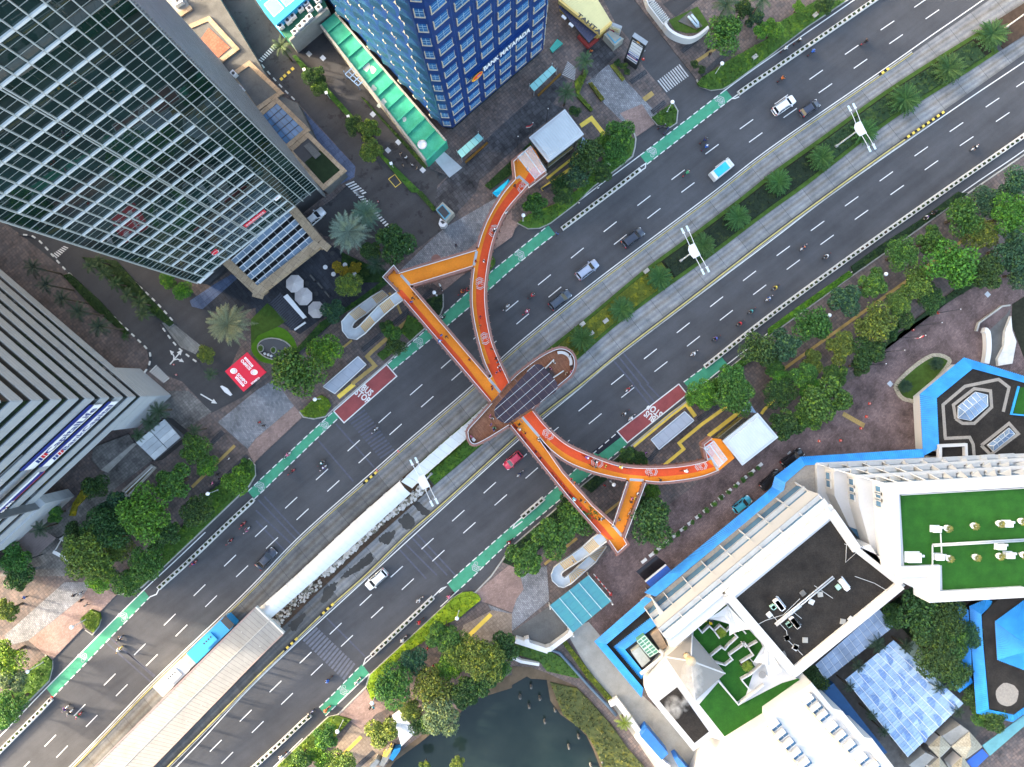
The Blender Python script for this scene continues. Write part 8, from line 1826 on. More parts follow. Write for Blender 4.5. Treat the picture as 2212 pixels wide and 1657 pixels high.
m_bb=M('bus_blue',(.03,.30,.62),.4,.06,obj=True)
busbox(-.6,9.0,'front_body',m_bb,3);busbox(-9.1,-1.9,'rear_body',m_wmetal,3);link('bellows',MB().box((-1.25,0,1.7),(1.3,2.4,2.6)).mesh('bellows',M('bellows_grey',(.25,.27,.30),.8,.2)),t)
link('windscreen',MB().box((8.55,0,3.02),(1.3,2.3,.06)).mesh('windscreen',m_dark),t)
for x,m in((4.0,m_bb),(-5.0,m_wmetal)):
 ac=link('roof_unit',MB().box((x,0,3.15),(2.6,1.7,.3)).mesh('roof_unit',m),t)
 for k in range(4):link('fan',MB().lathe([(.16,3.3),(.16,3.33)],(x-.9+.55*k,.3,0),10).mesh('fan',m_dark),ac)
for x in(6.3,1.2,-4.0,-7.5):
 for sy in(-1.2,1.2):link('wheel',MB().lathe([(.48,-.14),(.48,.14)],(0,0,0),14,axis='Y').mesh('wheel',m_tyre),t,(x,sy,.48))
for sy in(-1.29,1.29):
 for k in range(9):link('side_window',MB().box((8.0-k*1.95-(.7 if k>4 else 0),sy,2.0),(1.5,.04,.9)).mesh('side_window',m_cgl),t)
# ---------- people, motorcycles, bicycles
m_cloth=OC('shirt_cloth',.85,0,.15);m_skin=M('skin',(.32,.17,.10),.6,.1,obj=True);m_trou=M('dark_trousers',(.025,.028,.04),.85,.2,obj=True);m_hair=M('black_hair',(.012,.010,.010),.6,.2,obj=True);m_shoe=M('shoe',(.05,.045,.04),.7,.2,obj=True)
def body_mesh(name,J,E,rad,zskin_arm=None):
 me=bpy.data.meshes.new(name);ks=list(J);me.from_pydata([J[k]for k in ks],[(ks.index(a),ks.index(b))for a,b in E],[]);o=bpy.data.objects.new(name,me);sc.collection.objects.link(o)
 md=o.modifiers.new('skin','SKIN');sv=me.skin_vertices[0].data
 for i,k in enumerate(ks):sv[i].radius=(rad[k],rad[k]*(1.25 if k in('pel','belly','chest')else 1));sv[i].use_root=(k=='pel')
 md.use_smooth_shade=True;s2=o.modifiers.new('sub','SUBSURF');s2.levels=1;s2.render_levels=1
 dg=bpy.context.evaluated_depsgraph_get();m2=bpy.data.meshes.new_from_object(o.evaluated_get(dg));bpy.data.objects.remove(o)
 m2.materials.clear()
 for m in(m_cloth,m_trou,m_skin,m_shoe):m2.materials.append(m)
 zones={'head':2,'neck':2,'chest':0,'belly':0,'pel':1}
 V={k:Vector(J[k])for k in ks}
 def zone(k):
  if k in zones:return zones[k]
  if k.startswith(('sh','el')):return 0
  if k.startswith(('wr','ha','fi')):return 2
  if k.startswith(('toe','an')):return 3 if k.startswith('toe')else 1
  return 1
 for p in m2.polygons:
  c=Vector(p.center);k=min(ks,key=lambda q:(V[q]-c).length-rad[q]*.6);p.material_index=zone(k);p.use_smooth=True
 m2.name=name;return m2
RAD=dict(pel=.15,belly=.14,chest=.15,neck=.065,head=.115,shL=.075,shR=.075,elL=.05,elR=.05,wrL=.036,wrR=.036,haL=.042,haR=.042,fiL=.022,fiR=.022,hiL=.095,hiR=.095,knL=.068,knR=.068,anL=.045,anR=.045,toeL=.045,toeR=.045)
EDG=[('pel','belly'),('belly','chest'),('chest','neck'),('neck','head'),('chest','shL'),('shL','elL'),('elL','wrL'),('wrL','haL'),('haL','fiL'),('chest','shR'),('shR','elR'),('elR','wrR'),('wrR','haR'),('haR','fiR'),('pel','hiL'),('hiL','knL'),('knL','anL'),('anL','toeL'),('pel','hiR'),('hiR','knR'),('knR','anR'),('anR','toeR')]
def pose_walk(s=.25,arm=.2):
 J=dict(pel=(0,0,.93),belly=(.01,0,1.12),chest=(.02,0,1.33),neck=(.03,0,1.50),head=(.05,0,1.62))
 for sd,y,sg in(('L',.2,1),('R',-.2,-1)):
  J['sh'+sd]=(.02,y,1.40);J['el'+sd]=(-sg*arm*.5,y*1.2,1.13);J['wr'+sd]=(-sg*arm+.10,y*1.2,.92);J['ha'+sd]=(-sg*arm+.14,y*1.18,.84);J['fi'+sd]=(-sg*arm+.17,y*1.15,.76)
  J['hi'+sd]=(0,y*.5,.88);J['kn'+sd]=(sg*s*.6+.04,y*.5,.50);J['an'+sd]=(sg*s,y*.5,.09);J['toe'+sd]=(sg*s+.17,y*.52,.045)
 return J
def pose_ride(lean=.18,seat=.80,reach=.55,bar=.98,foot=.30,knee=.38):
 J=dict(pel=(-.12,0,seat),belly=(-.06,0,seat+.2),chest=(lean*.5,0,seat+.42),neck=(lean*.8,0,seat+.58),head=(lean,0,seat+.70))
 for sd,y in(('L',.2),('R',-.2)):
  J['sh'+sd]=(lean*.5,y,seat+.48);J['el'+sd]=(lean+.12,y*1.55,seat+.25);J['wr'+sd]=(reach-.09,y*1.5,bar+.02);J['ha'+sd]=(reach,y*1.5,bar+.03);J['fi'+sd]=(reach+.04,y*1.45,bar-.03)
  J['hi'+sd]=(-.06,y*.6,seat);J['kn'+sd]=(knee,y*.85,seat-.02);J['an'+sd]=(.18,y*.8,foot+.08);J['toe'+sd]=(.36,y*.85,foot+.02)
 return J
walkA,walkB,stand=body_mesh('body',pose_walk(.26,.22),EDG,RAD),body_mesh('body',pose_walk(-.2,-.16),EDG,RAD),body_mesh('body',pose_walk(.05,.04),EDG,RAD);rideM=body_mesh('body',pose_ride(),EDG,RAD);rideB=body_mesh('body',pose_ride(.30,.92,.52,1.0,.25,.26),EDG,RAD)
hair_me=MB().lathe([(.03,-.13),(.10,-.08),(.125,.0),(.115,.07),(.06,.125),(.01,.14)],n=10).mesh('hair',m_hair,smooth=True);helm_me=MB().lathe([(.08,-.13),(.14,-.09),(.16,.0),(.145,.08),(.08,.145),(.01,.16)],n=12).mesh('helmet',OC('helmet_shell',.3,0,.05,.5),smooth=True);visor_me=MB().box((.145,0,-.02),(.05,.2,.09)).mesh('visor',m_cgl)
face_me=MB().box((.115,0,-.02),(.03,.03,.05)).box((.105,.045,.02),(.02,.03,.015)).box((.105,-.045,.02),(.02,.03,.015)).box((.10,0,-.065),(.02,.06,.012)).mesh('face',m_skin)
CLO={'red':(.45,.02,.03),'white':(.70,.70,.70),'blue':(.03,.12,.45),'black':(.015,.015,.018),'orange':(.60,.15,.03),'pink':(.60,.16,.28),'green':(.05,.30,.14),'yellow':(.60,.48,.06),'purple':(.16,.07,.28),'teal':(.03,.26,.28),'grey':(.20,.20,.21),'navy':(.02,.03,.11),'cyan':(.08,.42,.52),'tan':(.42,.30,.20)}
def person(p,z,ang,me,col,desc,zone,hat=None,headp=(.05,0,1.64),h=1.0):
 w=W(p,z+h);t=thing('person','','person',(w.x,w.y,z),'people '+zone,ang);b=link('body',me,t);b.color=(*CLO[col],1)
 if hat:o=link('helmet',helm_me,t,(headp[0],headp[1],headp[2]+.02));o.color=(*CLO[hat],1);link('visor',visor_me,o)
 else:o=link('hair',hair_me,t,(headp[0]-.01,headp[1],headp[2]+.04));link('face',face_me,o,(.01,0,-.04))
 entry(t,desc,zone,p[0]);return t
m_mpaint=OC('motorcycle_paint',.3,.1,.05,.5)
def moto_proto():
 t=link('motorcycle',None)
 for x in(-.62,.62):
  wl=link('wheel',MB().lathe([(.24,-.05),(.29,-.04),(.29,.04),(.24,.05)],(0,0,0),16,axis='Y').mesh('wheel',m_tyre),t,(x,0,.29));link('rim',MB().lathe([(.2,-.03),(.2,.03)],(0,0,0),12,axis='Y').mesh('rim',m_rim),wl)
 b=MB();st=[(-.85,.05,.62,.72),(-.6,.13,.45,.74),(-.2,.15,.36,.72),(.1,.13,.30,.52),(.35,.17,.34,.80),(.52,.19,.50,.98),(.66,.10,.62,.92)];rg_=[]
 for(x,w,z0,z1)in st:rg_.append(len(b.v));b.v+=[(x,-w*.7,z0),(x,-w,(z0+z1)/2),(x,-w*.6,z1),(x,w*.6,z1),(x,w,(z0+z1)/2),(x,w*.7,z0)]
 for a,c in zip(rg_,rg_[1:]):
  for i in range(6):j=(i+1)%6;b.f.append((a+i,a+j,c+j,c+i));b.m.append(0)
 b.f+=[tuple(rg_[0]+i for i in range(6)),tuple(rg_[-1]+5-i for i in range(6))];b.m+=[0,0]
 link('fairing',b.mesh('fairing',m_mpaint,smooth=True),t);link('seat',MB().box((-.28,0,.77),(.75,.26,.10)).mesh('seat',m_plastic),t);link('handlebar',MB().tube([(.40,-.33,1.0),(.5,-.12,.96),(.5,.12,.96),(.40,.33,1.0)],.02,6).mesh('handlebar',m_plastic),t);link('headlight',MB().lathe([(.08,-.03),(.09,.02)],(.66,0,.86),10,axis='X').mesh('headlight',m_lamp),t);link('tail_light',MB().box((-.86,0,.68),(.05,.14,.07)).mesh('tail_light',m_tail),t);link('front_fork',MB().tube([(.5,0,.9),(.62,0,.3)],.035,6).mesh('front_fork',m_steel),t);link('mudguard',MB().box((.62,0,.61),(.4,.12,.03)).mesh('mudguard',m_mpaint),t)
 for sy in(-1,1):link('mirror',MB().box((.42,sy*.30,1.14),(.03,.13,.08)).mesh('mirror',m_plastic),t)
 return t
moto=moto_proto()
def put_moto(p,ang,col,shirt,zone,hat='white',z=0.0,rider=True,jit=0.0):
 o=copy_tree(moto)if 'moto' in used else moto;used.add('moto');w=W(p,z+.8);o.location=(w.x,w.y,z+.004);o.rotation_euler=(0,0,ang+jit);tag(o,'','motorcycle','motorcycles '+zone)
 for ch in o.children:ch.color=(*CLO[col],1)
 entry(o,'%s motorcycle%s'%(col,' with rider in %s'%shirt if rider else ' parked without rider'),zone,p[0])
 if rider:
  t=person(p,z,ang+jit,rideM,shirt,'rider in %s, %s helmet,'%(shirt,hat),zone,hat,(.18,0,1.50));t.location=(w.x,w.y,z+.004)
zu,zu2='upper carriageway right of bridge','upper carriageway left of bridge';zl,zl2='lower carriageway right of bridge','lower carriageway left of bridge';zcu,zcl='in the upper cycle lane','in the lower cycle lane'
for(x,y,c,s_,h_,z)in((1869,90,'red','black','black',zu),(1754,112.6,'black','blue','blue',zu),(1689,170,'black','orange','black',zu),(1521,303,'black','navy','black',zu),(1524,318,'navy','blue','white',zu),(1483,374,'red','green','green',zu),(1148.6,638.8,'black','red','grey',zu),(1137,674,'red','pink','white',zu),(1093.7,664,'white','grey','white',zu),(809.6,929.6,'white','black','white',zu2),(694,1001,'black','teal','white',zu2),(698,1011,'white','purple','white',zu2),(629,1019.8,'red','black','black',zu2),(523,1135,'red','black','red',zu2),(532,1146,'white','pink','black',zu2),(494.6,1171,'red','grey','black',zu2),(256.6,1381.5,'navy','black','black',zu2),(256.6,1404,'yellow','white','white',zu2),(140,1531.6,'white','purple','black',zu2),(150,1540,'white','black','grey',zu2),(169,1546.6,'red','green','pink',zu2),(955,687.6,'black','black','white',zcu),(997,631,'red','orange','black',zcu),(1008.6,627.5,'black','red','black',zcu),(620.6,983.5,'white','pink','pink',zcu),(417,1217.6,'red','purple','red',zcu),(1724,89,'black','black','white',zcu),(1695,106,'black','white','white',zcu)):
 put_moto((x,y),up((x,y)),c,s_,z,h_,jit=random.uniform(-.08,.08))
for(x,y,c,s_,h_,z)in((2107,318,'white','black','white',zl),(1736.6,533.6,'white','navy','orange',zl),(1786.7,552.4,'black','white','white',zl),(2019.5,457.3,'black','black','black',zcl),(2002,468.6,'black','white','purple',zcl),(1676.5,620,'black','yellow','yellow',zl),(1662,643.8,'white','blue','white',zl),(1624,671,'black','teal','teal',zl),(1600,697.6,'black','red','red',zl),(1547.8,730,'black','purple','blue',zl),(1500,762.7,'white','white','white',zl),(1358.8,839.5,'white','red','black',zl),(1351,892,'black','grey','white',zl),(1365,902,'white','white','white',zl),(1123.5,1023.5,'white','navy','grey',zl2),(1101,1170,'black','red','white',zcl),(906,1296,'white','white','black',zl2),(907,1342.6,'black','red','red',zcl),(871,1381.4,'white','white','white',zcl),(971,1287.5,'black','pink','pink',zcl),(709.4,1469,'black','blue','blue',zl2),(772,1472.8,'white','white','black',zcl),(705.7,1533,'red','orange','orange',zcl),(609,1633,'black','white','white',zcl)):
 put_moto((x,y),dn((x,y)),c,s_,z,h_,jit=random.uniform(-.08,.08))
for(x,y,c,a)in((1431,272,'black',.5),(1440,281,'navy',.9),(952,620,'white',2.0),(1098.7,1185,'black',.8),(670.6,1541.6,'navy',.8)):put_moto((x,y),a,c,'black','at the roadside',z=.006,rider=False)
def bike_proto():
 t=link('bicycle',None);m_fr=OC('bicycle_frame',.35,.2,.05)
 for x in(-.52,.52):
  mb=MB();n=18
  for k in range(n):
   a,b=6.2832*k/n,6.2832*(k+1)/n
   for(r0,r1,y0,y1)in((.30,.34,-.02,.02),):mb.poly([(r1*math.cos(a),y0,r1*math.sin(a)),(r1*math.cos(b),y0,r1*math.sin(b)),(r1*math.cos(b),y1,r1*math.sin(b)),(r1*math.cos(a),y1,r1*math.sin(a))]);mb.poly([(r0*math.cos(a),y0,r0*math.sin(a)),(r1*math.cos(a),y0,r1*math.sin(a)),(r1*math.cos(b),y0,r1*math.sin(b)),(r0*math.cos(b),y0,r0*math.sin(b))][::-1]);mb.poly([(r0*math.cos(a),y1,r0*math.sin(a)),(r1*math.cos(a),y1,r1*math.sin(a)),(r1*math.cos(b),y1,r1*math.sin(b)),(r0*math.cos(b),y1,r0*math.sin(b))])
  link('wheel',mb.mesh('wheel',m_tyre),t,(x,0,.34))
 fr=MB()
 for a,b in(((-.52,0,.34),(-.15,0,.80)),((-.52,0,.34),(-.05,0,.32)),((-.05,0,.32),(-.17,0,.88)),((-.15,0,.80),(.36,0,.82)),((-.05,0,.32),(.38,0,.74)),((.34,0,.95),(.52,0,.34))):fr.tube([a,b],.022,5)
 link('frame',fr.mesh('frame',m_fr),t);link('handlebar',MB().tube([(.36,-.30,.99),(.33,0,.97),(.36,.30,.99)],.018,5).mesh('handlebar',m_plastic),t);link('saddle',MB().box((-.18,0,.91),(.26,.14,.06)).mesh('saddle',m_plastic),t);link('crank',MB().tube([(-.05,-.14,.26),(-.05,.14,.38)],.02,5).mesh('crank',m_steel),t);return t
bike=bike_proto()
def put_bike(p,z,ang,col,zone,rider=None,hat='white',lean=0.0):
 o=copy_tree(bike)if 'bike' in used else bike;used.add('bike');w=W(p,z+.8);o.location=(w.x,w.y,z+.003);o.rotation_euler=(lean,0,ang);tag(o,'','bicycle','bicycles '+zone)
 for ch in o.children:ch.color=(*CLO[col],1)
 entry(o,'%s bicycle%s'%(col,' with rider in %s'%rider if rider else ' by the parapet'),zone,p[0])
 if rider:t=person(p,z,ang,rideB,rider,'cyclist in %s'%rider,zone,hat,(.30,0,1.62));t.location=(w.x,w.y,z+.003)
A1,A2,A4,A5,A6,PF='on the upper straight bridge arm','on the upper curved bridge arm','on the lower curved bridge arm','on the lower straight bridge arm','on the lower cross arm of the bridge','on the round-ended bridge platform'
ZB=ZD+.02
for(tg,x,y,a,c,r_,zn)in(('11',2055,340,1.2,'black','black',A2),('11',1580,1280,-.8,'blue','blue',A1),('Z1',885,1290,-.5,'tan','tan',A5),('22',640,630,-.4,'red','purple',A4),('22',715,665,-.5,'black','black',A4),('22',1490,750,.1,'navy','white',A4),('22',530,985,-.9,'navy','cyan',A5),('22',930,715,-.2,'white','yellow',A4)):
 put_bike(P(tg,x,y)[0],ZB,a,c,zn,r_)
for(tg,x,y,a,c,zn)in(('11',1375,890,-.85,'red',A1),('11',1700,1425,-.85,'grey',A1),('11',1545,1250,-.85,'black',A1),('11',1830,1580,-.85,'black',A1),('Z1',960,1430,-.9,'purple',A5),('Z1',820,1240,-.9,'black',A5),('22',370,795,-.9,'red',A5),('22',435,865,-.9,'red',A5),('22',100,465,-.9,'black',A5),('22',490,945,-.9,'navy',A5),('22',885,693,-.2,'grey',A4),('22',1000,725,-.1,'red',A4),('22',705,712,-.4,'red',A4),('22',1015,1110,1.1,'white',A6)):
 put_bike(P(tg,x,y)[0],ZB,a,c,zn,None,lean=.08)
PP='''11 1350 915 black 1;11 1340 948 blue 1;11 1600 1237 blue 1;11 1642 1247 black 1;11 1840 1445 red 1;11 1895 595 red 2;11 1965 595 white 2;11 1937 1078 red 2;11 1932 1150 orange 2;11 2035 1357 orange 2;Z1 553 255 black 2;Z1 577 305 grey 2;Z1 590 375 white 2;Z1 606 430 pink 2;Z1 557 460 pink 2;11 2160 180 white 2
Z1 490 665 red 1;Z1 502 706 purple 1;Z1 465 1105 pink P;Z1 497 1140 white P;Z1 478 1233 purple P;Z1 533 1278 green P;Z1 515 1308 blue P;Z1 190 1412 pink P;Z1 1635 212 white P;Z1 1670 365 black P;Z1 1665 447 pink P;Z1 1590 470 tan P;Z1 1415 313 white P;Z1 1362 402 pink P
Z1 895 1228 black 5;Z1 988 1362 red 5;Z1 1353 1303 white 4;Z1 1180 1447 white 5;Z1 1140 1635 red 5;22 205 585 black 5;22 245 640 black 5;22 720 712 grey 4;22 810 710 yellow 4;22 1182 790 red 4;22 1282 830 black 4;22 510 820 red 5;22 540 855 orange 5;22 595 1005 black 5;22 630 1015 tan 5;22 770 1165 white 5;22 752 1165 black 5;22 792 1160 grey 5;22 868 1222 white 5;22 925 1170 grey 6;22 1030 1020 black 6;22 1060 985 yellow 6;22 1035 988 pink 6;22 1083 945 white 6
Z2 600 1460 black 2;Z2 825 1175 blue 2;22 1690 565 navy 4'''
ZN={'1':A1,'2':A2,'P':PF,'4':A4,'5':A5,'6':A6}
for i,it in enumerate(PP.replace('\n',';').split(';')):
 a=it.split();p=P(a[0],float(a[1]),float(a[2]))[0];person(p,ZB,random.uniform(0,6.28)if a[4]=='P' else random.choice((-.8,2.3))+random.uniform(-.4,.4),(walkA,walkB,stand)[i%3],a[3],'person in %s'%a[3],ZN[a[4]])
GP='''10 1250 1325 tan lane;10 1295 1360 white lane;10 1270 1425 tan lane;10 1345 1420 white lane;10 1390 1450 tan lane;11 1725 460 navy apron;12 30 330 red leftapron;12 65 357 black leftapron;02 1975 645 white hedge;02 1880 780 black hedge;02 1900 815 black hedge;02 1835 855 pink hedge;03 640 172 black llapron;03 690 160 white llapron;03 700 217 black llapron;03 745 258 grey llapron;03 215 190 blue llapron;13 985 1142 black pond;13 1015 1140 cyan pond;13 1480 632 red pond;13 1530 785 red pond;13 705 1555 orange bottom;20 1690 430 black topfoot;20 1710 465 black topfoot;20 685 440 orange fore;20 1135 440 white drive;21 580 90 white line;21 392 358 blue line;20 745 1620 white line;22 1155 595 purple stop;22 1490 245 black stop;22 800 875 red arms'''
GZ={'lane':'in the side lane below the green terrace','apron':'on the cobbled apron beside the cross arm','leftapron':'on the pink apron left of the bus stop','hedge':'on the footway right of the grey tower trees','llapron':'on the sunlit apron at the lower left','pond':'on the footway beside the pond trees','bottom':'on the footway at the bottom edge','topfoot':'on the footway at the top right','fore':'on the forecourt beside the palm','drive':'beside the black sign pylon','line':'at the upper cycle lane right of the bridge','stop':'near the lower bus shelter','arms':'under the lower bridge arms'}
for i,it in enumerate(GP.split(';')):
 a=it.split();p=P(a[0],float(a[1]),float(a[2]))[0];person(p,.006 if a[4]=='line' else ZP+.02,random.uniform(0,6.28),(walkA,walkB,stand)[i%3],a[3],'person in %s'%a[3],GZ[a[4]])
p=P('22',525,1530)[0];person(p,4.15,.7,walkA,'white','person in white','climbing the lower stair')
# ---------- lamps, poles and small things
def big_lamp(base,head,lab,flip=0):
 w=W(base,.2);r0=math.hypot(w.x,w.y);rh=math.hypot(head[0]-CX,head[1]-CY)*S;h=max(8.5,min(11,H*(1-r0/rh)));t=thing('street_lamp',lab,'street lamp',(w.x,w.y,.2),'tall four-headed median lamps');a=ANG-R(90)-R(12)+R(180)
 part('pole',MB().tube([(w.x,w.y,.2),(w.x,w.y,h)],[.16,.10],10),m_wmetal,t);part('base',MB().box((w.x,w.y,.45),(.5,.5,.5),ANG),m_conc,t)
 c,s_=math.cos(a),math.sin(a);tr=lambda x,y,z:(w.x+x*c-y*s_,w.y+x*s_+y*c,z)
 part('canopy',MB().prism([tr(x,y,0)[:2]for x,y in((-1.15,-.55),(1.15,-.5),(1.15,.5),(.6,.95),(-.2,1.0),(-1.15,.75))],h,h+.15,bottom=True),m_wmetal,t)
 for sx in(-1,1):
  for sy in(-.42,.42):
   ar=part('arm',MB().tube([tr(sx*.9,sy,h+.1),tr(sx*2.2,sy*1.05,h+.35),tr(sx*3.5,sy*1.1,h+.45)],.055,6),m_wmetal,t);part('lamp_head',MB().box(tr(sx*3.9,sy*1.12,h+.45),(.9,.32,.12),a),M('lamp_lens',(.55,.68,.72),.25,.05),t);part('lamp_collar',MB().box(tr(sx*3.45,sy*1.1,h+.47),(.22,.4,.2),a),m_wmetal,t)
big_lamp((1805,317),(1857,275),'tall white four-armed lamp among the palms at the right of the median');big_lamp((1470,563.5),(1503,545),'tall white four-armed lamp in the middle of the planted median');big_lamp((932,1023),(918,1042),'tall white four-armed lamp beside the white vaulted canopy');big_lamp((2172,60),(2240,12),'tall white four-armed lamp cut by the upper right corner')
def globe_lamp(head,lab):
 h=4.6;w=W(head,h);t=thing('globe_lamp',lab,'street lamp',(w.x,w.y,ZP),'white globe lamps along the pavements');part('pole',MB().tube([(w.x,w.y,ZP),(w.x,w.y,h)],[.07,.05],8),m_wmetal,t);part('globe',MB().lathe([(.05,h-.1),(.26,h),(.36,h+.2),(.32,h+.4),(.1,h+.52)],(w.x,w.y,0),14),m_wtxt,t,True);part('base',MB().box((w.x,w.y,ZP+.2),(.3,.3,.4)),m_steel,t)
for(tg,x,y,lab)in(('20',1810,552,'on the hedge at the top right'),('20',1382,885,'at the small triangular hedge island'),('21',97,203,'at the hedge tip beside the curved upper arm'),('11',1538,868,'beside the straight upper arm'),('12',510,132,'on the rounded hedge left of the bus stop'),('02',1797,945,'in the hedge right of the grey tower trees'),('03',625,445,'at the sunlit hedge island, lower left'),('03',243,828,'at the hedge in the lower left corner'),('31',1012,710,'among the roadside trees at right'),('31',525,1065,'between two roadside trees left of the other one'),('22',878,868,'between the two lower bridge arms'),('13',1005,1100,'at the lower end of the sunlit lime hedge'),('13',1735,370,'behind the sunlit lime hedge'),('13',705,1345,'at the hedge on the bottom edge')):globe_lamp(P(tg,x,y)[0],'white globe lamp '+lab)
for i,p in enumerate(P('10',415,600,605,800,795,1005,970,1205,1165,1410)):
 w=W(p,3);t=thing('square_lamp','white square-headed lamp on the hedge between the side lanes, %s from the top'%ORD[i],'lamp',(w.x,w.y,ZP));part('pole',MB().tube([(w.x,w.y,.1),(w.x,w.y,3)],.05,6),m_wmetal,t);part('head',MB().box((w.x,w.y,3.0),(.5,.5,.12),.3),m_wtxt,t)
def flagpole(b,tpx,lab,flag=None,h=7):
 w=W(b);r0=math.hypot(w.x,w.y);rt=math.hypot(tpx[0]-CX,tpx[1]-CY)*S;h=max(3,min(12,H*(1-r0/rt)));t=thing('flagpole',lab,'flagpole',(w.x,w.y,ZP));part('pole',MB().tube([(w.x,w.y,.1),(w.x,w.y,h)],[.06,.035],8),m_dark,t);part('finial',MB().lathe([(.02,h),(.09,h+.08),(.02,h+.16)],(w.x,w.y,0),8),m_wtxt,t)
 if flag:
  for k,m in((1,m_redp),(0,m_wtxt)):part('flag_band',MB().wall([(w.x,w.y),(w.x-.5,w.y-.4),(w.x-1.2,w.y-.5)],.02,h-1.2+.5*k,h-.7+.5*k),m,t)
for i,(b,tp,fl)in enumerate(((P('31',1460,1045)[0],P('31',1660,1003)[0],0),(P('31',1270,1160)[0],P('31',1500,1122)[0],0),(P('31',1120,1265)[0],P('31',1358,1227)[0],1),(P('31',1000,1380)[0],P('31',1178,1357)[0],0),(P('31',870,1490)[0],P('31',1018,1481)[0],0))):flagpole(b,tp,'flagpole beside the brick forecourt, %s from the right%s'%(ORD[i],' flying a red-white flag' if fl else ''),fl)
for i,(b,tp,fl)in enumerate(((P('Z2',650,860)[0],P('Z2',652,608)[0],0),(P('Z2',898,560)[0],P('Z2',905,372)[0],1),(P('Z2',1145,360)[0],P('Z2',1165,128)[0],0))):flagpole(b,tp,'dark flagpole behind the lift tower, %s from left%s'%(ORD[i],' flying a red-white flag' if fl else ''),fl)
def cone(p,lab,z=ZP):
 w=W(p,z);t=thing('traffic_cone',lab,'traffic cone',(w.x,w.y,z));m=MATS.get('cone_red')or M('cone_red',(.65,.05,.02),.6,.1);part('base',MB().box((w.x,w.y,z+.05),(.42,.42,.06)),m,t);part('body',MB().lathe([(.17,z+.07),(.05,z+.65),(.03,z+.68)],(w.x,w.y,0),10),m,t,True);part('band',MB().lathe([(.125,z+.32),(.095,z+.48)],(w.x,w.y,0),10),m_wtxt,t)
for i,p in enumerate(P('32',875,168,848,282,800,383,625,488,440,492)):cone(p,'red cone on the brick forecourt beside the blue pavilion, %s from the top'%ORD[i])
for i,p in enumerate(P('31',1468,1043,1250,1190)):cone(p,'red cone at the flagpoles on the forecourt, %s'%('right one','left one')[i])
for(tg,x,y,lab)in(('11',1055,85,'orange cone in the side lane above the date palm'),('01',1505,1490,'red cone below the white lane arrow'),('01',1525,1578,'red cone beside the zebra crossing at left'),('12',1230,582,'red cone at the upper end of the old bus lane crossing'),('12',1045,748,'red cone at the tip of the striped kerb'),('03',450,1055,'orange cone at the tip of the lower left divider'),('Y1',1297,1220,'orange cone beside the black sign pylon')):cone(P(tg,x,y)[0],lab,.02)
def arrow(p,rz,both=True):
 w=W(p);mb=MB();mb.strip([(0,-1.6),(0,1.0)],.22,ZP+.064).poly([(-.45,.9,ZP+.065),(.45,.9,ZP+.065),(0,1.9,ZP+.065)])
 if both:
  for s_ in(-1,1):mb.strip([(0,-.6),(s_*.4,0),(s_*1.0,.2)],.2,ZP+.066);mb.poly([(s_*.9,-.15,ZP+.066),(s_*1.7,.35,ZP+.066),(s_*.9,.6,ZP+.066)]if s_>0 else[(s_*.9,.6,ZP+.066),(s_*1.7,.35,ZP+.066),(s_*.9,-.15,ZP+.066)])
 struct('lane_arrow',placed(mb,Matrix.Translation((w.x,w.y,0))@Matrix.Rotation(rz,4,'Z')),m_white)
arrow(P('01',1520,1430)[0],R(-40));arrow(P('02',1800,125)[0],R(-120),False);arrow(P('02',510,1385)[0],R(-30),False)
for p in P('32',188,605,1050,-1)+P('10',460,470,580,505,1010,990,1230,1230,1140,1300,1440,1470)+P('31',1890,885):struct('manhole_cover',MB().box((*W(p).xy,ZP+.06),(.9,.8,.02),R(-45)),m_steel)
w=W2(P('10',1145,1548,1200,1508,1253,1580,1205,1618));struct('painted_box',MB().strip(w+[w[0]],.12,ZP+.06),m_yellow)
for i,p in enumerate(P('10',222,685,250,658,285,628,318,598)):struct('speed_hump_block',MB().box((*W(p).xy,ZP+.05),(.55,.5,.07),R(40)),m_yellow)
def bw_kerb(pts,lab):
 t=thing('striped_kerb',lab,'kerb',tuple(W(pts[0])))
 for i,(x,y,a)in enumerate(along(W2(spline(pts,6)),.8)):part('kerb_block',MB().box((x,y,ZP+.1),(.78,.28,.22),a),m_kerbw if i%2 else m_dark,t)
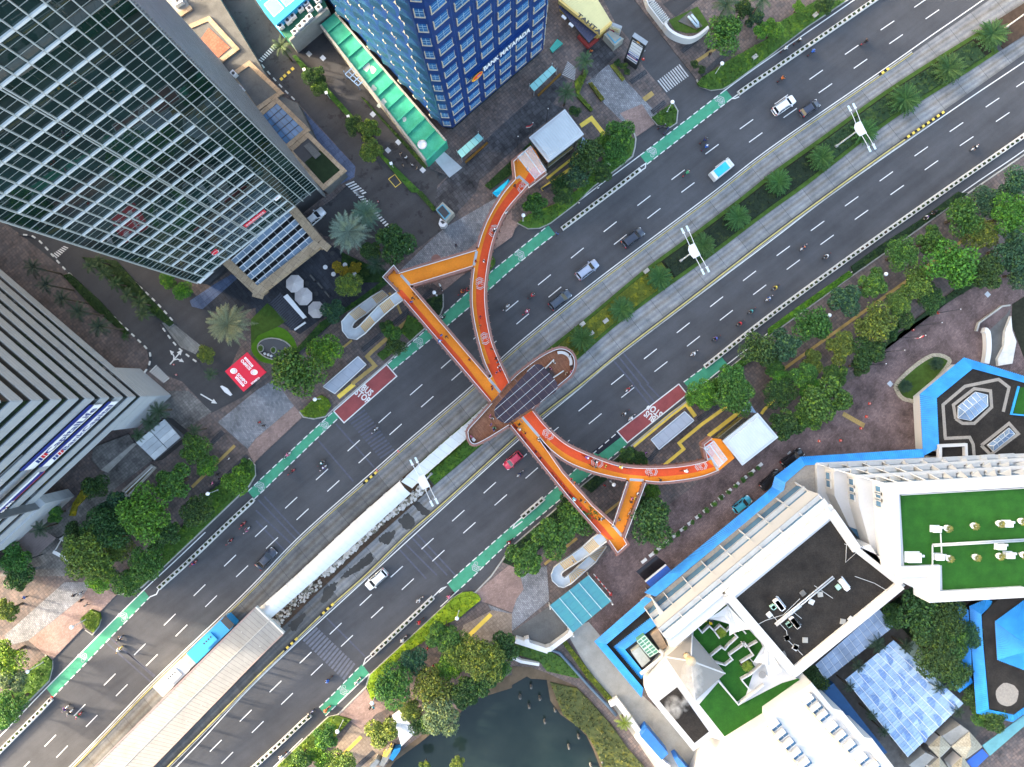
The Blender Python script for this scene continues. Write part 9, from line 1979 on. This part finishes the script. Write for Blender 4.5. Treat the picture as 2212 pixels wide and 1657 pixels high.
bw_kerb(P('00',1740,0,1830,80,1960,240,2120,420,2209,510)+P('10',50,560,200,730,340,870),'black and white kerb beside the lane right of the glass tower');bw_kerb(P('01',190,370,330,410,560,660,800,890,1000,1090,1270,1350,1300,1420,1290,1500,1250,1560),'black and white kerb along the lane beside the dark palms');bw_kerb(P('01',980,590,1150,760,1360,960,1520,1140),'black and white kerb on the far side of the palm strip');bw_kerb(P('01',1400,1160,1540,1340,1720,1480),'black and white kerb beside the ribbed paving');bw_kerb(P('11',320,1400,440,1290,520,1200,640,1110,740,1040),'white block kerb below the café garden hedge')
pave('ribbed_paving',P('01',1400,1130,1480,1120,1740,1330,1690,1400,1560,1340),BR('ribbed_pavers',(.20,.20,.19),(.30,.30,.28),(.08,.08,.08),3.0,.22,R(-50),off=0.0),.03)
for i,(x,y)in enumerate(((1330,870),(800,690),(1080,1370),(920,560))):pass
for i,p in enumerate(P('21',605,1142,1155,685,805,1115,680,1222)+P('20',820,1435,2085,505)+P('30',395,145)):w=W(p);solo('utility_box',MB().box((w.x,w.y,.5),(1.0,.7,.7),ANG),m_kerb,'pale concrete utility box in the %s, %s'%(('median planting','median planting','median planting','median planting','hedge by the upper lift','top right hedge','top right hedge')[i],('second from the left','rightmost','ringed one','leftmost','single one','left one','right one')[i]),'utility box')
for i,p in enumerate(P('11',600,650,670,710,770,630,850,710,660,530,720,590,440,790,520,880)):
 w=W(p,.7);t=thing('cafe_table','','table',(w.x,w.y,ZP),'café tables');part('top',MB().lathe([(.42,ZP+.7),(.42,ZP+.74)],(w.x,w.y,0),14),m_wmetal if i<4 else m_dark,t);part('stem',MB().tube([(w.x,w.y,ZP),(w.x,w.y,ZP+.7)],.05),m_steel,t);entry(t,'%s round café table'%('white' if i<4 else 'dark'),'on the slate terrace',p[0])
for i,p in enumerate(P('11',495,745,560,812,620,885)):w=W(p);t=thing('terrace_planter','narrow dark planter box on the slate terrace, %s from the top'%ORD[i],'planter',(w.x,w.y,ZP));part('box',MB().box((w.x,w.y,ZP+.25),(1.5,.4,.5),R(-50)),m_dark,t);part('rim',MB().box((w.x,w.y,ZP+.51),(1.3,.25,.02),R(-50)),m_concd,t)
finish_labels()
for o in list(sc.objects):
 if o.parent is None and o.type in('MESH','EMPTY')and 'label' in o.keys()and not o['label']:o['label']=o.name
